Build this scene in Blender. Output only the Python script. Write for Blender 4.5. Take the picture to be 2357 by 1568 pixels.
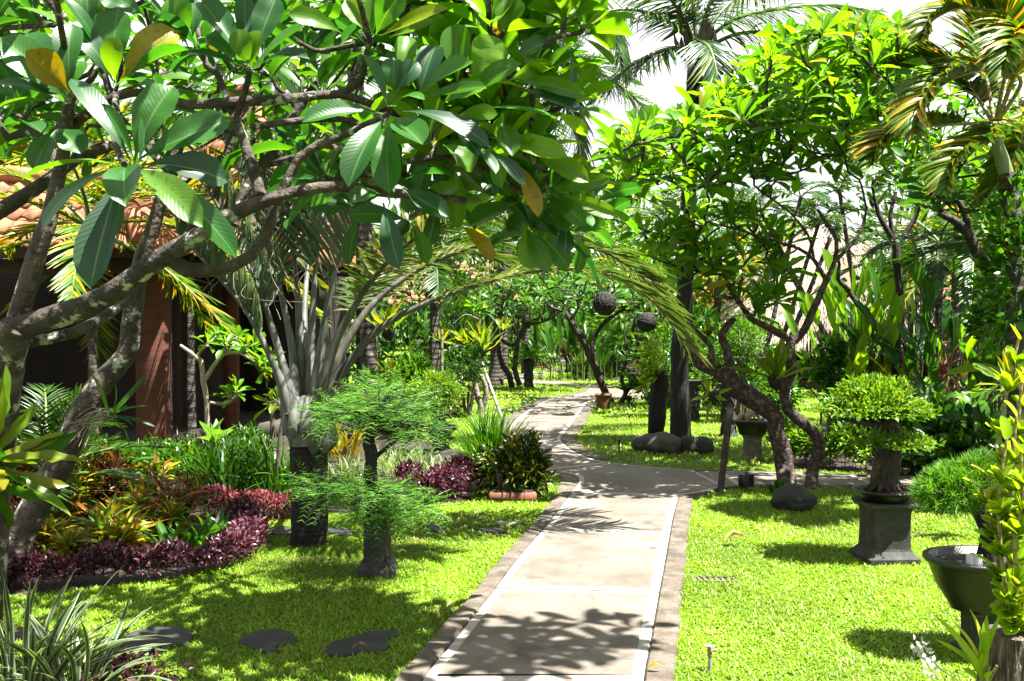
import bpy, math, random
import numpy as np
from mathutils import Vector

# ------------------------------------------------------------------ basics
for o in list(bpy.data.objects):
    bpy.data.objects.remove(o)
SC = bpy.context.scene
COL = SC.collection
RNG = np.random.default_rng(7)
FPX, CX, CY, CAMH = 2290.0, 1178.5, 784.0, 1.6
TH = math.atan(44.0 / FPX)
A3 = lambda *v: np.array(v, dtype=float)


def ray(px, py):
    a = (px - CX) / FPX
    b = (CY - py) / FPX
    return A3(a, math.cos(TH) + b * math.sin(TH), -math.sin(TH) + b * math.cos(TH))


def P(px, py, D):                       # point at distance D in front of the viewpoint
    d = ray(px, py)
    return A3(0, 0, CAMH) + d * (D / d[1])


def G(px, py, z=0.0):                   # point on the ground
    d = ray(px, py)
    return A3(0, 0, CAMH) + d * ((z - CAMH) / d[2])


def crop(x0, y0, k):
    return lambda x, y: (x0 + x * k, y0 + y * k)


Z1 = crop(0, 0, .33335); Z2 = crop(785.7, 0, .33335); Z3 = crop(1571.3, 0, .33335)
Z4 = crop(0, 523, .33335); Z5 = crop(785.7, 523, .33335); Z6 = crop(1571.3, 523, .33335)
Z7 = crop(0, 1045.9, .33335); Z8 = crop(785.7, 1045.9, .33335); Z9 = crop(1571.3, 1045.9, .33335)
QA = crop(1043.5, 613.8, .2348); QB = crop(1473.1, 736.6, .2153)
QC = crop(1780., 552.4, .2448); QD = crop(613.8, 828.6, .2864)


def nrm(v):
    v = np.asarray(v, float)
    n = np.linalg.norm(v, axis=-1, keepdims=True)
    return v / np.maximum(n, 1e-9)


# ------------------------------------------------------------------ mesh collector
class MB:
    def __init__(s):
        s.v, s.q, s.t, s.uvq, s.uvt, s.n = [], [], [], [], [], 0

    def add(s, V, F, UV=None):
        V = np.asarray(V, float).reshape(-1, 3)
        F = np.asarray(F, int)
        if UV is None:
            UV = np.zeros((len(V), 2))
        UV = np.asarray(UV, float)
        if F.shape[1] == 4:
            s.q.append(F + s.n); s.uvq.append(UV[F].reshape(-1, 2))
        else:
            s.t.append(F + s.n); s.uvt.append(UV[F].reshape(-1, 2))
        s.v.append(V); s.n += len(V)

    def poly(s, V, F):                   # faces of any size as triangle fans
        for f in F:
            V2 = np.asarray([V[i] for i in f], float)
            k = len(f)
            s.add(V2, [[0, i, i + 1] for i in range(1, k - 1)], V2[:, :2])

    def build(s, name, mat, parent=None, smooth=True, loc=None):
        V = np.concatenate(s.v) if s.v else np.zeros((0, 3))
        org = A3(0, 0, 0)
        if parent is not None:
            p = parent
            while p is not None:
                org = org + np.array(p.location); p = p.parent
        elif loc is not None:
            org = np.asarray(loc, float)
        V = V - org
        q = np.concatenate(s.q).reshape(-1) if s.q else np.zeros(0, int)
        t = np.concatenate(s.t).reshape(-1) if s.t else np.zeros(0, int)
        nq, nt = len(q) // 4, len(t) // 3
        me = bpy.data.meshes.new(name)
        me.vertices.add(len(V)); me.vertices.foreach_set('co', V.astype(np.float32).ravel())
        me.loops.add(len(q) + len(t)); me.loops.foreach_set('vertex_index', np.concatenate([q, t]).astype(np.int32))
        me.polygons.add(nq + nt)
        st = np.concatenate([np.arange(nq) * 4, nq * 4 + np.arange(nt) * 3]).astype(np.int32)
        me.polygons.foreach_set('loop_start', st)
        me.polygons.foreach_set('use_smooth', np.full(nq + nt, smooth))
        uv = np.concatenate([a for a in (s.uvq + s.uvt)]) if (s.uvq or s.uvt) else np.zeros((0, 2))
        l = me.uv_layers.new(name='UVMap')
        l.data.foreach_set('uv', uv.astype(np.float32).ravel())
        me.update(calc_edges=True); me.validate()
        me.materials.append(mat)
        o = bpy.data.objects.new(name, me); COL.objects.link(o)
        if parent is not None:
            o.parent = parent
        elif loc is not None:
            o.location = loc
        return o


def tag(o, label, cat, group=None, kind=None):
    if label: o['label'] = label
    if cat: o['category'] = cat
    if group: o['group'] = group
    if kind: o['kind'] = kind
    return o


def thing(name, label, cat, loc=(0, 0, 0), group=None):
    o = bpy.data.objects.new(name, None); COL.objects.link(o)
    o.location = tuple(float(x) for x in loc); o.empty_display_size = .1
    return tag(o, label, cat, group, 'thing')


def dup(root, loc, rotz=0, sc=1.0, label=None, cat=None, group=None, tilt=0):
    r = root.copy(); COL.objects.link(r)
    r.location = tuple(float(x) for x in loc); r.rotation_euler = (tilt, 0, rotz); r.scale = (sc, sc, sc)
    if label: r['label'] = label
    if cat: r['category'] = cat
    if group: r['group'] = group
    for ch in list(root.children):
        c = ch.copy(); COL.objects.link(c); c.parent = r
        for g in ch.children:
            d = g.copy(); COL.objects.link(d); d.parent = c
    return r


# ------------------------------------------------------------------ leaf templates
PROF = {
    'frangi': ([0, .06, .14, .3, .5, .68, .82, .92, .98, 1], [.06, .06, .16, .52, .86, 1.0, .9, .62, .26, .03]),
    'lance': ([0, .08, .25, .45, .65, .82, .93, 1], [.08, .2, .7, 1, .88, .55, .25, .02]),
    'ovate': ([0, .08, .2, .38, .6, .8, .93, 1], [.1, .4, .85, 1, .82, .45, .18, .02]),
    'strap': ([0, .15, .5, .8, .93, 1], [.75, .9, 1, .75, .4, .04]),
    'leaflet': ([0, .1, .3, .6, .85, 1], [.5, .9, 1, .8, .4, .04]),
    'nest': ([0, .1, .35, .6, .8, .92, 1], [.25, .4, .8, 1, .85, .5, .06]),
    'banana': ([0, .16, .24, .34, .55, .8, .93, 1], [.06, .06, .5, .9, 1, .85, .5, .05]),
    'pad': ([0, .1, .3, .5, .7, .9, .97, 1], [.6, .9, 1, 1, .9, .7, .4, .1]),
}


def tpl(prof, n, bend=0., fold=0., wave=0., twist=0., wn=5, cols=3, seed=0):
    v = np.linspace(0, 1, n + 1)
    w = np.interp(v, *PROF[prof]) * .5
    ang = bend * (.5 - v)
    dy, dz = np.cos(ang), np.sin(ang)
    y = np.concatenate([[0], np.cumsum((dy[1:] + dy[:-1]) / 2 / n)])
    z = np.concatenate([[0], np.cumsum((dz[1:] + dz[:-1]) / 2 / n)])
    y /= y[-1]; z = z - z[-1] * v
    us = np.linspace(-1, 1, cols)
    V, UV = [], []
    r = np.random.default_rng(seed + 11)
    ph = r.uniform(0, 6, 2)
    for i in range(n + 1):
        for u in us:
            x = u * w[i]
            zz = fold * abs(u) * w[i]
            if wave:
                zz += wave * w[i] * abs(u) * math.sin(wn * 6.28 * v[i] + ph[0 if u > 0 else 1])
                x *= 1 + .35 * wave * math.sin(wn * 6.28 * v[i] + ph[1 if u > 0 else 0])
            if twist:
                a = twist * v[i]
                x, zz2 = x * math.cos(a), zz + x * math.sin(a)
                zz = zz2
            V.append((x, y[i], z[i], zz)); UV.append(((u + 1) / 2, v[i]))
    F = []
    for i in range(n):
        for j in range(cols - 1):
            a = i * cols + j
            F.append((a, a + 1, a + cols + 1, a + cols))
    return np.array(V), np.array(F), np.array(UV)


def tset(prof, n, bends, folds=(.15, .3), waves=(0,), k=5, seed=0, twists=(0,), cols=3, wn=5):
    r = random.Random(seed)
    return [tpl(prof, n, r.uniform(*bends), r.uniform(*folds), r.choice(waves), r.choice(twists), seed=i, cols=cols, wn=wn) for i in range(k)]


def place(mb, T, O, Dv, UP, L, W, rng=RNG):
    O = np.asarray(O, float).reshape(-1, 3); n = len(O)
    if n == 0: return
    Dv = nrm(np.broadcast_to(np.asarray(Dv, float), (n, 3)))
    UP = np.broadcast_to(np.asarray(UP, float), (n, 3)) + rng.normal(0, 1e-4, (n, 3))
    X = nrm(np.cross(Dv, UP)); Zv = np.cross(X, Dv)
    L = np.broadcast_to(L, n); W = np.broadcast_to(W, n)
    ch = rng.integers(0, len(T), n)
    for k, (tv, tf, tu) in enumerate(T):
        m = np.where(ch == k)[0]
        if len(m) == 0: continue
        V = (O[m, None, :] + (tv[None, :, 0:1] * W[m, None, None]) * X[m, None, :]
             + (tv[None, :, 1:2] * L[m, None, None]) * Dv[m, None, :]
             + (tv[None, :, 2:3] * L[m, None, None] + tv[None, :, 3:4] * W[m, None, None]) * Zv[m, None, :])
        nv = len(tv)
        F = tf[None] + (np.arange(len(m)) * nv)[:, None, None]
        UV = np.broadcast_to(tu[None], (len(m),) + tu.shape).reshape(-1, 2)
        mb.add(V.reshape(-1, 3), F.reshape(-1, tf.shape[1]), UV)


def rosette(mb, T, c, axis, n, L, W, e0=75, e1=-20, rng=RNG, jit=.2, Lin=.55, ph=None):
    axis = nrm(axis)
    a = np.cross(axis, [.3, .9, .1]); a = nrm(a); b = np.cross(axis, a)
    i = np.arange(n)
    az = i * 2.39996 + (rng.uniform(0, 6.28) if ph is None else ph) + rng.normal(0, jit, n)
    t = (i + .5) / n
    el = np.radians(e0 + (e1 - e0) * t) + rng.normal(0, jit * .5, n)
    rad = np.cos(az)[:, None] * a + np.sin(az)[:, None] * b
    D = np.cos(el)[:, None] * rad + np.sin(el)[:, None] * axis
    UP = np.sin(el)[:, None] * -rad + np.cos(el)[:, None] * axis
    UP = UP + rng.normal(0, jit, (n, 3))
    sc = (Lin + (1 - Lin) * np.minimum(1, t * 1.6)) * rng.uniform(.8, 1.12, n)
    O = np.asarray(c, float) + rad * .012 - axis * (t[:, None] * .05)
    place(mb, T, O, D, UP, L * sc, W * sc * rng.uniform(.85, 1.1, n), rng)


# ------------------------------------------------------------------ tubes, lathes, boxes
def smooth_line(pts, rad, step):
    pts = np.asarray(pts, float); rad = np.asarray(rad, float)
    if len(pts) == 2:
        n = max(2, int(np.linalg.norm(pts[1] - pts[0]) / step))
        t = np.linspace(0, 1, n + 1)[:, None]
        return pts[0] + (pts[1] - pts[0]) * t, rad[0] + (rad[1] - rad[0]) * t[:, 0]
    E = np.vstack([2 * pts[0] - pts[1], pts, 2 * pts[-1] - pts[-2]])
    out, ro = [], []
    for i in range(len(pts) - 1):
        p0, p1, p2, p3 = E[i:i + 4]
        n = max(1, int(np.linalg.norm(p2 - p1) / step))
        for k in range(n):
            t = k / n
            out.append(.5 * ((2 * p1) + (-p0 + p2) * t + (2 * p0 - 5 * p1 + 4 * p2 - p3) * t * t + (-p0 + 3 * p1 - 3 * p2 + p3) * t ** 3))
            ro.append(rad[i] + (rad[i + 1] - rad[i]) * t)
    out.append(pts[-1]); ro.append(rad[-1])
    return np.array(out), np.array(ro)


def tube(mb, pts, rad, ns=8, jit=0., step=None, rng=RNG, cap=True, lump=0.):
    pts = np.asarray(pts, float)
    rad = np.broadcast_to(np.asarray(rad, float), len(pts)) if np.ndim(rad) else np.full(len(pts), float(rad))
    if step: pts, rad = smooth_line(pts, rad, step)
    n = len(pts)
    T = nrm(np.gradient(pts, axis=0))
    N = np.zeros((n, 3)); ref = A3(0, 0, 1) if abs(T[0, 2]) < .9 else A3(1, 0, 0)
    N[0] = nrm(np.cross(T[0], ref))
    for i in range(1, n):
        N[i] = nrm(N[i - 1] - T[i] * np.dot(N[i - 1], T[i]))
    B = np.cross(T, N)
    az = np.linspace(0, 2 * math.pi, ns, endpoint=False)
    R = rad[:, None] * np.ones((n, ns))
    if lump:
        k = rng.normal(0, 1, (n, ns)); k = (k + np.roll(k, 1, 1) + np.roll(k, -1, 1)) / 2
        k[1:-1] = (k[:-2] + k[1:-1] + k[2:]) / 2
        R = R * (1 + lump * k)
    if jit: R = R * (1 + rng.normal(0, jit, (n, ns)))
    V = pts[:, None, :] + R[:, :, None] * (np.cos(az)[None, :, None] * N[:, None, :] + np.sin(az)[None, :, None] * B[:, None, :])
    ln = np.concatenate([[0], np.cumsum(np.linalg.norm(np.diff(pts, axis=0), axis=1))])
    UV = np.stack([np.broadcast_to(az / 6.2832, (n, ns)), np.broadcast_to(ln[:, None], (n, ns))], -1).reshape(-1, 2)
    i, j = np.meshgrid(np.arange(n - 1), np.arange(ns), indexing='ij')
    j2 = (j + 1) % ns
    F = np.stack([i * ns + j, i * ns + j2, (i + 1) * ns + j2, (i + 1) * ns + j], -1).reshape(-1, 4)
    mb.add(V.reshape(-1, 3), F, UV)
    if cap:
        for e, s in ((0, -1), (n - 1, 1)):
            c = pts[e] + T[e] * s * rad[e] * .3
            Vc = np.vstack([V[e], c[None]])
            mb.add(Vc, [[k, (k + 1) % ns, ns] if s > 0 else [(k + 1) % ns, k, ns] for k in range(ns)])


def lathe(mb, c, prof, ns=24, sx=1., sy=1., sq=0., rot=0., jit=0., rng=RNG):
    """prof: list of (radius, z). sq>0 makes the plan a rounded square."""
    az = np.linspace(0, 2 * math.pi, ns, endpoint=False) + math.pi / ns
    if sq:
        e = 2 / (2 + sq * 10)
        ca, sa = np.cos(az), np.sin(az)
        px, py = np.sign(ca) * np.abs(ca) ** e, np.sign(sa) * np.abs(sa) ** e
    else:
        px, py = np.cos(az), np.sin(az)
    cr, sr = math.cos(rot), math.sin(rot)
    V = []
    for r, z in prof:
        rr = r * (1 + (rng.normal(0, jit, ns) if jit else 0))
        x, y = px * rr * sx, py * rr * sy
        V.append(np.stack([c[0] + x * cr - y * sr, c[1] + x * sr + y * cr, np.full(ns, c[2] + z)], -1))
    n = len(prof)
    V = np.array(V)
    i, j = np.meshgrid(np.arange(n - 1), np.arange(ns), indexing='ij'); j2 = (j + 1) % ns
    F = np.stack([i * ns + j, i * ns + j2, (i + 1) * ns + j2, (i + 1) * ns + j], -1).reshape(-1, 4)
    mb.add(V.reshape(-1, 3), F, np.stack([np.broadcast_to(az / 6.28, (n, ns)), np.broadcast_to(np.array([p[1] for p in prof])[:, None], (n, ns))], -1).reshape(-1, 2))
    for e in (0, n - 1):
        if prof[e][0] > 1e-4:
            Vc = np.vstack([V[e], V[e].mean(0)[None]])
            mb.add(Vc, [[k, (k + 1) % ns, ns] if e else [(k + 1) % ns, k, ns] for k in range(ns)])


def box(mb, c, size, rot=0., bev=0.):
    hx, hy, hz = np.array(size) / 2.
    b = min(bev, hx * .5, hy * .5, hz * .5) if bev else 0
    cr, sr = math.cos(rot), math.sin(rot)

    def ring(x, y, z, b):
        p = [(-x + b, -y), (x - b, -y), (x, -y + b), (x, y - b), (x - b, y), (-x + b, y), (-x, y - b), (-x, -y + b)] if b else [(-x, -y), (x, -y), (x, y), (-x, y)]
        return [(c[0] + a * cr - d * sr, c[1] + a * sr + d * cr, c[2] + z) for a, d in p]
    if b:
        R = [ring(hx - b, hy - b, -hz, b), ring(hx, hy, -hz + b, b), ring(hx, hy, hz - b, b), ring(hx - b, hy - b, hz, b)]
    else:
        R = [ring(hx, hy, -hz, 0), ring(hx, hy, hz, 0)]
    k = len(R[0]); V = np.array(R).reshape(-1, 3)
    F = [(i * k + j, i * k + (j + 1) % k, (i + 1) * k + (j + 1) % k, (i + 1) * k + j) for i in range(len(R) - 1) for j in range(k)]
    mb.add(V, F, V[:, [0, 2]])
    mb.poly(R[0][::-1], [list(range(k))]); mb.poly(R[-1], [list(range(k))])


def prism(mb, poly, z0, z1, bev=0.):
    """Closed outline extruded between z0 and z1 (counter-clockwise)."""
    p = np.asarray(poly, float)[:, :2]
    area = np.sum(p[:, 0] * np.roll(p[:, 1], -1) - np.roll(p[:, 0], -1) * p[:, 1])
    if area < 0: p = p[::-1]
    from mathutils.geometry import tessellate_polygon
    k = len(p)
    rings = [(p, z0), (p, z1 - bev), (inset(p, bev), z1)] if bev else [(p, z0), (p, z1)]
    V = np.vstack([np.column_stack([r, np.full(k, z)]) for r, z in rings])
    F = [(i * k + j, i * k + (j + 1) % k, (i + 1) * k + (j + 1) % k, (i + 1) * k + j) for i in range(len(rings) - 1) for j in range(k)]
    mb.add(V, F, V[:, :2])
    top = np.column_stack([rings[-1][0], np.full(k, z1)])
    tri = tessellate_polygon([[Vector(x) for x in top]])
    T = []
    for t in tri:
        a, b, c = top[t[0]], top[t[1]], top[t[2]]
        T.append(t if np.cross(b - a, c - a)[2] > 0 else t[::-1])
    mb.add(top, [list(t) for t in T], top[:, :2])


def inset(p, d):
    p = np.asarray(p, float)
    e = nrm(np.roll(p, -1, 0) - p); nn = np.column_stack([-e[:, 1], e[:, 0]])
    m = nrm(nn + np.roll(nn, 1, 0)); c = np.maximum(.5, np.sum(m * nn, 1))
    return p + m * (d / c)[:, None]


def inpoly(x, y, poly):
    poly = np.asarray(poly, float); r = np.zeros(len(x), bool)
    j = len(poly) - 1
    for i in range(len(poly)):
        xi, yi, xj, yj = poly[i, 0], poly[i, 1], poly[j, 0], poly[j, 1]
        c = ((yi > y) != (yj > y)) & (x < (xj - xi) * (y - yi) / (yj - yi + 1e-12) + xi)
        r ^= c; j = i
    return r


# ------------------------------------------------------------------ materials
def newmat(name):
    m = bpy.data.materials.new(name); m.use_nodes = True
    nt = m.node_tree; nt.nodes.clear()
    return m, nt, nt.nodes, nt.links


KALB = .6


def kc(c):
    return tuple(x * KALB for x in c)


def ramp(N, cols, interp='LINEAR'):
    r = N.new('ShaderNodeValToRGB'); cr = r.color_ramp; cr.interpolation = interp
    while len(cols) > len(cr.elements): cr.elements.new(.5)
    for e, (p, c) in zip(cr.elements, cols):
        e.position = p; e.color = (*kc(c), 1)
    return r


def leafmat(name, cols, trans=.42, tint=(2.0, 1.9, .8), rough=.4, vein=None, spots=None, edge=None, nscale=3., spec=.32, patchy=None):
    cols = [(p, (c[0] * .93, c[1] * 1.1, c[2] * .55) if c[1] > c[0] * 1.15 and c[2] < c[1] * .4 else c) for p, c in cols]
    m, nt, N, Lk = newmat(name)
    geo = N.new('ShaderNodeNewGeometry')
    r = ramp(N, cols); Lk.new(geo.outputs['Random Per Island'], r.inputs[0])
    tc = N.new('ShaderNodeTexCoord')
    no = N.new('ShaderNodeTexNoise'); no.inputs['Scale'].default_value = nscale; no.inputs['Detail'].default_value = 3
    Lk.new(tc.outputs['Object'], no.inputs['Vector'])
    mr = N.new('ShaderNodeMapRange'); mr.inputs[1].default_value = .3; mr.inputs[2].default_value = .7
    mr.inputs[3].default_value = .72; mr.inputs[4].default_value = 1.25
    Lk.new(no.outputs['Fac'], mr.inputs[0])
    mul = N.new('ShaderNodeMix'); mul.data_type = 'RGBA'; mul.blend_type = 'MULTIPLY'; mul.inputs[0].default_value = 1
    Lk.new(r.outputs[0], mul.inputs[6]); Lk.new(mr.outputs[0], mul.inputs[7])
    col = mul.outputs[2]
    uvn = N.new('ShaderNodeUVMap'); sx = N.new('ShaderNodeSeparateXYZ'); Lk.new(uvn.outputs[0], sx.inputs[0])

    def math_(op, a, b=None, c=None):
        x = N.new('ShaderNodeMath'); x.operation = op
        for i, q in enumerate((a, b, c)):
            if q is None: continue
            if isinstance(q, (int, float)): x.inputs[i].default_value = q
            else: Lk.new(q, x.inputs[i])
        return x.outputs[0]
    ax = math_('ABSOLUTE', math_('SUBTRACT', sx.outputs[0], .5))

    def mix(fac, c):
        nonlocal col
        x = N.new('ShaderNodeMix'); x.data_type = 'RGBA'; Lk.new(fac, x.inputs[0]); Lk.new(col, x.inputs[6])
        x.inputs[7].default_value = (*kc(c), 1); col = x.outputs[2]
    bump = None
    if patchy:
        n2 = N.new('ShaderNodeTexNoise'); n2.inputs['Scale'].default_value = patchy[1]; n2.inputs['Detail'].default_value = 6; n2.inputs['Roughness'].default_value = .7
        Lk.new(tc.outputs['Object'], n2.inputs['Vector'])
        s = N.new('ShaderNodeMapRange'); s.inputs[1].default_value = patchy[2]; s.inputs[2].default_value = patchy[2] + .14; s.inputs[4].default_value = .6
        Lk.new(n2.outputs['Fac'], s.inputs[0]); mix(s.outputs[0], patchy[0])
    if spots:
        n2 = N.new('ShaderNodeTexNoise'); n2.inputs['Scale'].default_value = 60; n2.inputs['Detail'].default_value = 4
        Lk.new(tc.outputs['Object'], n2.inputs['Vector'])
        s = N.new('ShaderNodeMapRange'); s.inputs[1].default_value = .56; s.inputs[2].default_value = .7; s.inputs[4].default_value = .55
        Lk.new(n2.outputs['Fac'], s.inputs[0]); mix(s.outputs[0], spots)
    if vein:
        sv = math_('SINE', math_('MULTIPLY', math_('SUBTRACT', sx.outputs[1], math_('MULTIPLY', ax, .35)), 120.))
        s = N.new('ShaderNodeMapRange'); s.inputs[1].default_value = .6; s.inputs[2].default_value = 1.; s.inputs[4].default_value = .13
        Lk.new(sv, s.inputs[0]); mix(s.outputs[0], vein)
        mid = N.new('ShaderNodeMapRange'); mid.inputs[1].default_value = .022; mid.inputs[2].default_value = .04
        mid.inputs[3].default_value = .85; mid.inputs[4].default_value = 0.
        Lk.new(ax, mid.inputs[0]); mix(mid.outputs[0], vein)
        bump = N.new('ShaderNodeBump'); bump.inputs['Strength'].default_value = .06; bump.inputs['Distance'].default_value = .004
        Lk.new(sv, bump.inputs['Height'])
    if edge:
        e = N.new('ShaderNodeMapRange'); e.inputs[1].default_value = .26; e.inputs[2].default_value = .34
        Lk.new(ax, e.inputs[0]); mix(e.outputs[0], edge)
    bs = N.new('ShaderNodeBsdfPrincipled'); bs.inputs['Roughness'].default_value = rough
    bs.inputs['Specular IOR Level'].default_value = spec
    Lk.new(col, bs.inputs['Base Color'])
    if bump: Lk.new(bump.outputs[0], bs.inputs['Normal'])
    tm = N.new('ShaderNodeMix'); tm.data_type = 'RGBA'; tm.blend_type = 'MULTIPLY'; tm.inputs[0].default_value = 1
    Lk.new(col, tm.inputs[6]); tm.inputs[7].default_value = (*tint, 1)
    tr = N.new('ShaderNodeBsdfTranslucent'); Lk.new(tm.outputs[2], tr.inputs[0])
    ms = N.new('ShaderNodeMixShader'); ms.inputs[0].default_value = trans
    Lk.new(bs.outputs[0], ms.inputs[1]); Lk.new(tr.outputs[0], ms.inputs[2])
    out = N.new('ShaderNodeOutputMaterial'); Lk.new(ms.outputs[0], out.inputs[0])
    return m


def surf(name, cols, scale=6., rough=.8, bump=.4, bdist=.01, bscale=30., detail=6., stretch=(1, 1, 1), patch=None, spec=.4, lo=.3, hi=.7, ring=None, crack=False):
    """Weathered surface: noise ramp, optional second-colour patches (col, scale, threshold), bump."""
    m, nt, N, Lk = newmat(name)
    tc = N.new('ShaderNodeTexCoord'); mp = N.new('ShaderNodeMapping'); mp.inputs['Scale'].default_value = stretch
    Lk.new(tc.outputs['Object'], mp.inputs[0])
    no = N.new('ShaderNodeTexNoise'); no.inputs['Scale'].default_value = scale; no.inputs['Detail'].default_value = detail
    no.inputs['Roughness'].default_value = .65
    Lk.new(mp.outputs[0], no.inputs['Vector'])
    mr = N.new('ShaderNodeMapRange'); mr.inputs[1].default_value = lo; mr.inputs[2].default_value = hi
    Lk.new(no.outputs['Fac'], mr.inputs[0])
    r = ramp(N, cols); Lk.new(mr.outputs[0], r.inputs[0]); col = r.outputs[0]
    if patch:
        for (pc, ps, th) in patch:
            n2 = N.new('ShaderNodeTexNoise'); n2.inputs['Scale'].default_value = ps; n2.inputs['Detail'].default_value = 5
            n2.inputs['Roughness'].default_value = .7
            Lk.new(mp.outputs[0], n2.inputs['Vector'])
            s = N.new('ShaderNodeMapRange'); s.inputs[1].default_value = th; s.inputs[2].default_value = th + .07
            Lk.new(n2.outputs['Fac'], s.inputs[0])
            x = N.new('ShaderNodeMix'); x.data_type = 'RGBA'; Lk.new(s.outputs[0], x.inputs[0]); Lk.new(col, x.inputs[6])
            x.inputs[7].default_value = (*kc(pc), 1); col = x.outputs[2]
    if crack:
        vn = N.new('ShaderNodeTexNoise'); vn.inputs['Scale'].default_value = 3.; vn.inputs['Detail'].default_value = 4; Lk.new(mp.outputs[0], vn.inputs['Vector'])
        vm = N.new('ShaderNodeMix'); vm.data_type = 'RGBA'; vm.inputs[0].default_value = .35; Lk.new(mp.outputs[0], vm.inputs[6]); Lk.new(vn.outputs['Color'], vm.inputs[7])
        vo = N.new('ShaderNodeTexVoronoi'); vo.feature = 'DISTANCE_TO_EDGE'; vo.inputs['Scale'].default_value = .55; Lk.new(vm.outputs[2], vo.inputs['Vector'])
        s = N.new('ShaderNodeMapRange'); s.inputs[1].default_value = .0008; s.inputs[2].default_value = .0035; s.inputs[3].default_value = .45; s.inputs[4].default_value = 0
        Lk.new(vo.outputs['Distance'], s.inputs[0]); x = N.new('ShaderNodeMix'); x.data_type = 'RGBA'; Lk.new(s.outputs[0], x.inputs[0]); Lk.new(col, x.inputs[6])
        x.inputs[7].default_value = (.05, .04, .03, 1); col = x.outputs[2]
    bs = N.new('ShaderNodeBsdfPrincipled'); bs.inputs['Roughness'].default_value = rough
    bs.inputs['Specular IOR Level'].default_value = spec
    nb = N.new('ShaderNodeTexNoise'); nb.inputs['Scale'].default_value = bscale; nb.inputs['Detail'].default_value = 6
    Lk.new(mp.outputs[0], nb.inputs['Vector'])
    h = nb.outputs['Fac']
    if ring:                                   # rings along the tube's length (uv y)
        uvn = N.new('ShaderNodeUVMap'); s2 = N.new('ShaderNodeSeparateXYZ'); Lk.new(uvn.outputs[0], s2.inputs[0])
        w = N.new('ShaderNodeMath'); w.operation = 'MULTIPLY_ADD'; Lk.new(s2.outputs[1], w.inputs[0]); w.inputs[1].default_value = ring[0]
        w2 = N.new('ShaderNodeMath'); w2.operation = 'MULTIPLY'; Lk.new(no.outputs['Fac'], w2.inputs[0]); w2.inputs[1].default_value = ring[2]
        Lk.new(w2.outputs[0], w.inputs[2])
        sn = N.new('ShaderNodeMath'); sn.operation = 'SINE'; Lk.new(w.outputs[0], sn.inputs[0])
        s = N.new('ShaderNodeMapRange'); s.inputs[1].default_value = .7; s.inputs[2].default_value = .95; s.inputs[4].default_value = .8
        Lk.new(sn.outputs[0], s.inputs[0])
        x = N.new('ShaderNodeMix'); x.data_type = 'RGBA'; Lk.new(s.outputs[0], x.inputs[0]); Lk.new(col, x.inputs[6])
        x.inputs[7].default_value = (*kc(ring[1]), 1); col = x.outputs[2]
        ad = N.new('ShaderNodeMath'); ad.operation = 'ADD'; Lk.new(h, ad.inputs[0]); Lk.new(sn.outputs[0], ad.inputs[1]); h = ad.outputs[0]
    Lk.new(col, bs.inputs['Base Color'])
    if bump:
        b = N.new('ShaderNodeBump'); b.inputs['Strength'].default_value = bump; b.inputs['Distance'].default_value = bdist
        Lk.new(h, b.inputs['Height']); Lk.new(b.outputs[0], bs.inputs['Normal'])
    out = N.new('ShaderNodeOutputMaterial'); Lk.new(bs.outputs[0], out.inputs[0])
    return m


def brickmat(name, c1, c2, mortar, sc=1., bw=.5, rh=.25):
    m, nt, N, Lk = newmat(name)
    tc = N.new('ShaderNodeTexCoord'); mp = N.new('ShaderNodeMapping'); mp.inputs['Rotation'].default_value = (math.radians(90), 0, 0)
    Lk.new(tc.outputs['Object'], mp.inputs[0])
    b = N.new('ShaderNodeTexBrick'); b.inputs['Color1'].default_value = (*kc(c1), 1); b.inputs['Color2'].default_value = (*kc(c2), 1)
    b.inputs['Mortar'].default_value = (*kc(mortar), 1); b.inputs['Scale'].default_value = sc
    b.inputs['Brick Width'].default_value = bw; b.inputs['Row Height'].default_value = rh; b.inputs['Mortar Size'].default_value = .006
    Lk.new(mp.outputs[0], b.inputs['Vector'])
    bs = N.new('ShaderNodeBsdfPrincipled'); bs.inputs['Roughness'].default_value = .85
    Lk.new(b.outputs['Color'], bs.inputs['Base Color'])
    bp = N.new('ShaderNodeBump'); bp.inputs['Strength'].default_value = .5; bp.inputs['Distance'].default_value = .01; bp.invert = True
    Lk.new(b.outputs['Fac'], bp.inputs['Height']); Lk.new(bp.outputs[0], bs.inputs['Normal'])
    out = N.new('ShaderNodeOutputMaterial'); Lk.new(bs.outputs[0], out.inputs[0])
    return m


M = {}
g = lambda *c: c
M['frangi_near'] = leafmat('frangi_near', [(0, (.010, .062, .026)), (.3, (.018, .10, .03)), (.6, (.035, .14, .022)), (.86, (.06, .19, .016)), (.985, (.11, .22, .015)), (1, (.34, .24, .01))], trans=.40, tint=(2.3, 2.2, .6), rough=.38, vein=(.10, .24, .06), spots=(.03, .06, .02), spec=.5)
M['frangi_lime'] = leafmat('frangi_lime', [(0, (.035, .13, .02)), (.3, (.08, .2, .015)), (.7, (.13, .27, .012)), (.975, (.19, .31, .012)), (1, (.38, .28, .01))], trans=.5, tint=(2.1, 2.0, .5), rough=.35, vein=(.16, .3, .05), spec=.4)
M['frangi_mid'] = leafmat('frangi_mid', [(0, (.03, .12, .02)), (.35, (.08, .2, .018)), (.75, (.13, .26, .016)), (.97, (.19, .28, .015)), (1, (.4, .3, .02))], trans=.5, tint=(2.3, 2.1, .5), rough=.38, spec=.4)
M['frangi_dark'] = leafmat('frangi_dark', [(0, (.02, .08, .018)), (.6, (.055, .16, .016)), (.97, (.11, .22, .014)), (1, (.2, .17, .01))], trans=.4, tint=(2.2, 2.0, .6), rough=.4)
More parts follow.
